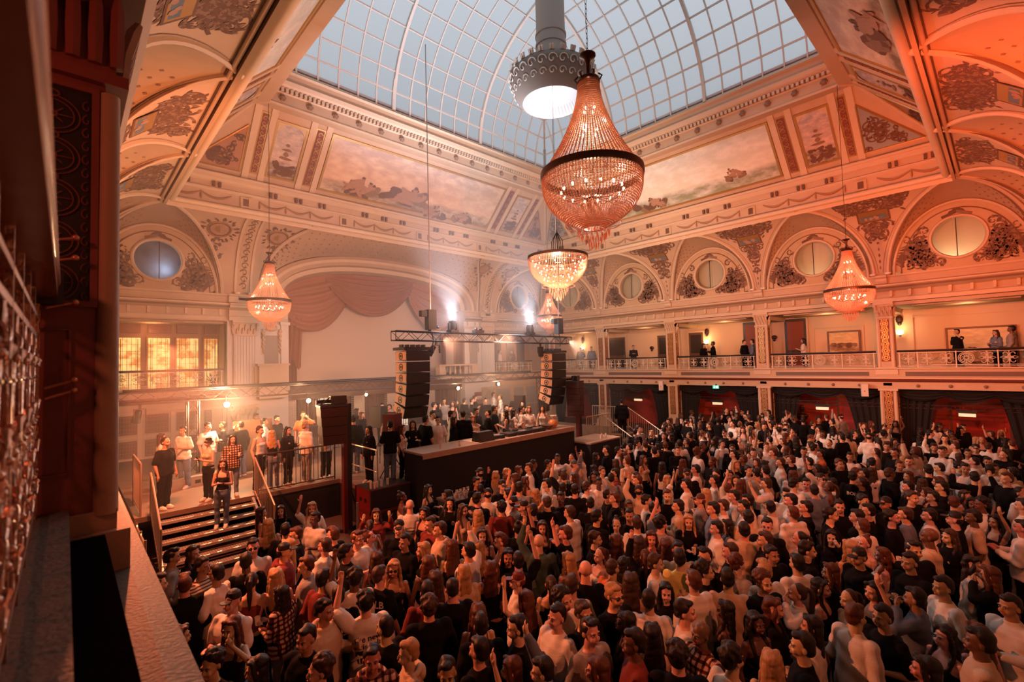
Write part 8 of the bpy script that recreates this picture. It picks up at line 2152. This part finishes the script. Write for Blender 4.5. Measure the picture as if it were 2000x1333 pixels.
# drinks and phones in hands: things of their own
cupme = None; phme = None; nc = 0
bpy.context.view_layer.update()
hl = set()
for o, pose, fem, i in HELD:
    if i > 230: continue
    nc += 1; S, E, W_, D = arm_pts(POSE[pose][0], 1, fem); p = o.matrix_world @ (W_+D*.085+Vector((0, -.02, .01)))
    who = o['label'].split(',')[0]
    phone = pose == 'p' and i % 2
    lab = ('black phone held by the ' if phone else 'plastic cup held by the ')+who
    if lab in hl: lab = lab+','+','.join(o['label'].split(',')[1:2])
    if lab in hl or words(lab) > 16: continue
    hl.add(lab)
    if phone:
        b = MB(); b.box(-.036, .036, -.004, .004, -.075, .075, 0); b.box(-.033, .033, .004, .0045, -.07, .07, 1); k = one(b, 'phone', [black, mat('phone_screen', (.3, .35, .4), .3, emit=(.5, .6, .75), estr=.5)], lab, 'phone', 'phones in hands'); k.rotation_euler = (.5, 0, o.rotation_euler.z)
    else:
        b = MB(); b.lathe([(0, -.05), (.027, -.05), (.036, .06), (.033, .06), (.024, -.04)], 12); k = one(b, 'plastic_cup', [cupm], lab, 'cup', 'cups in hands', smooth=True)
    k.location = p
# the many people too far off to tell apart, merged into one
def low(me, ratio, mats_):
    key = me.name
    o = bpy.data.objects.new('tmp', me); col.objects.link(o); m = o.modifiers.new('d', 'DECIMATE'); m.ratio = ratio
    r = bpy.data.meshes.new_from_object(o.evaluated_get(bpy.context.evaluated_depsgraph_get())); bpy.data.objects.remove(o)
    r.calc_loop_triangles(); T = np.empty(len(r.loop_triangles)*3, dtype=np.int64); r.loop_triangles.foreach_get('vertices', T); V = arr(r); bpy.data.meshes.remove(r); return V, T.reshape(-1, 3)
LOWC = {}
def lowc(tag, me, ratio):
    if tag not in LOWC: LOWC[tag] = low(me, ratio, None)
    return LOWC[tag]
cm = []; ci = {}
def cidx(m):
    if m.name not in ci: ci[m.name] = len(cm); cm.append(m)
    return ci[m.name]
CV = []; CF = []; CM = []; nv = 0
rr = random.Random(77)
rest = [(float(q[0]), float(q[1]), float(q[2]), float(q[3]), float(q[4]), q[6], q[7]) for s_, q in ranked[NIND:]]
have = [(float(q[0]), float(q[1])) for s_, q in ranked if q[5] == 'F']
t = 0; want = 300
while len(rest) < want and t < 60000:
    t += 1; x = rr.uniform(1, 25.0); y = rr.uniform(-1.0, 11.6); dep = x*fw.x+y*fw.y; lat = x*rt.x+y*rt.y
    if dep < 9.0 or abs(lat)/dep > 1.15: continue
    if x < 7.2 and y > 8.5: continue
    if 6.4 < x < 16.2 and y > 9.2: continue
    if 17.0 < x < 20.4 and y > 10.6: continue
    if any((x-a)**2+(y-b)**2 < .40**2 for a, b in have): continue
    have.append((x, y)); f = rr.random() < .4
    st = rr.choice('lwpll') if f else rr.choice('sssqckz'); code = (st, rr.choice('kkdry' if f else 'kkkdr'), rr.choice('ppptd'), (rr.choice('xxtl') if f else rr.choice('tttl')), rr.choice('wwwkkkkkkkge'))
    rest.append((x, y, -4.55, rr.gauss(1.67 if f else 1.79, .05), rr.uniform(0, 360), code, rr.choice('nnnncpr')))
for (x, y, z, h, ang, code, pose) in rest:
    st, hc, sk, ga, co = code; fem = st in 'lwpuf' and not (st == 'u' and ga == 't'); s = h/1.765
    parts = [(lowc(('b', fem, pose), get_body(fem, pose), .10), cidx(skinmat[sk])), (lowc(('t', fem, pose, ga), get_top(fem, pose, ga), .16), cidx(clothmat(co))), (lowc(('g', fem), get_legs(fem), .10), cidx(clothmat('k')))]
    if st != 'b': parts.append((lowc(('h', st), get_hair(st), .22), cidx(hairmat(hc))))
    a = radians(ang); R_ = np.array([[cos(a), -sin(a), 0], [sin(a), cos(a), 0], [0, 0, 1]])*s
    for (V, T), mi in parts:
        CV.append(V@R_.T+np.array([x, y, z+H])); CF.append(T+nv); CM.append(np.full(len(T), mi)); nv += len(V)
if CV:
    V = np.concatenate(CV); T = np.concatenate(CF); Mi = np.concatenate(CM)
    me = bpy.data.meshes.new('crowd'); me.vertices.add(len(V)); me.vertices.foreach_set('co', V.ravel()); me.loops.add(T.size); me.loops.foreach_set('vertex_index', T.ravel().astype(np.int32)); me.polygons.add(len(T))
    me.polygons.foreach_set('loop_start', np.arange(0, T.size, 3, dtype=np.int32)); me.polygons.foreach_set('loop_total', np.full(len(T), 3, dtype=np.int32))
    for m in cm: me.materials.append(m)
    me.polygons.foreach_set('material_index', Mi.astype(np.int32)); me.polygons.foreach_set('use_smooth', np.ones(len(T), dtype=bool)); me.update(calc_edges=True); me.validate()
    o = bpy.data.objects.new('crowd', me); col.objects.link(o); o['kind'] = 'stuff'; o['label'] = 'dense far crowd filling the dance floor toward the arcade'; o['category'] = 'crowd'
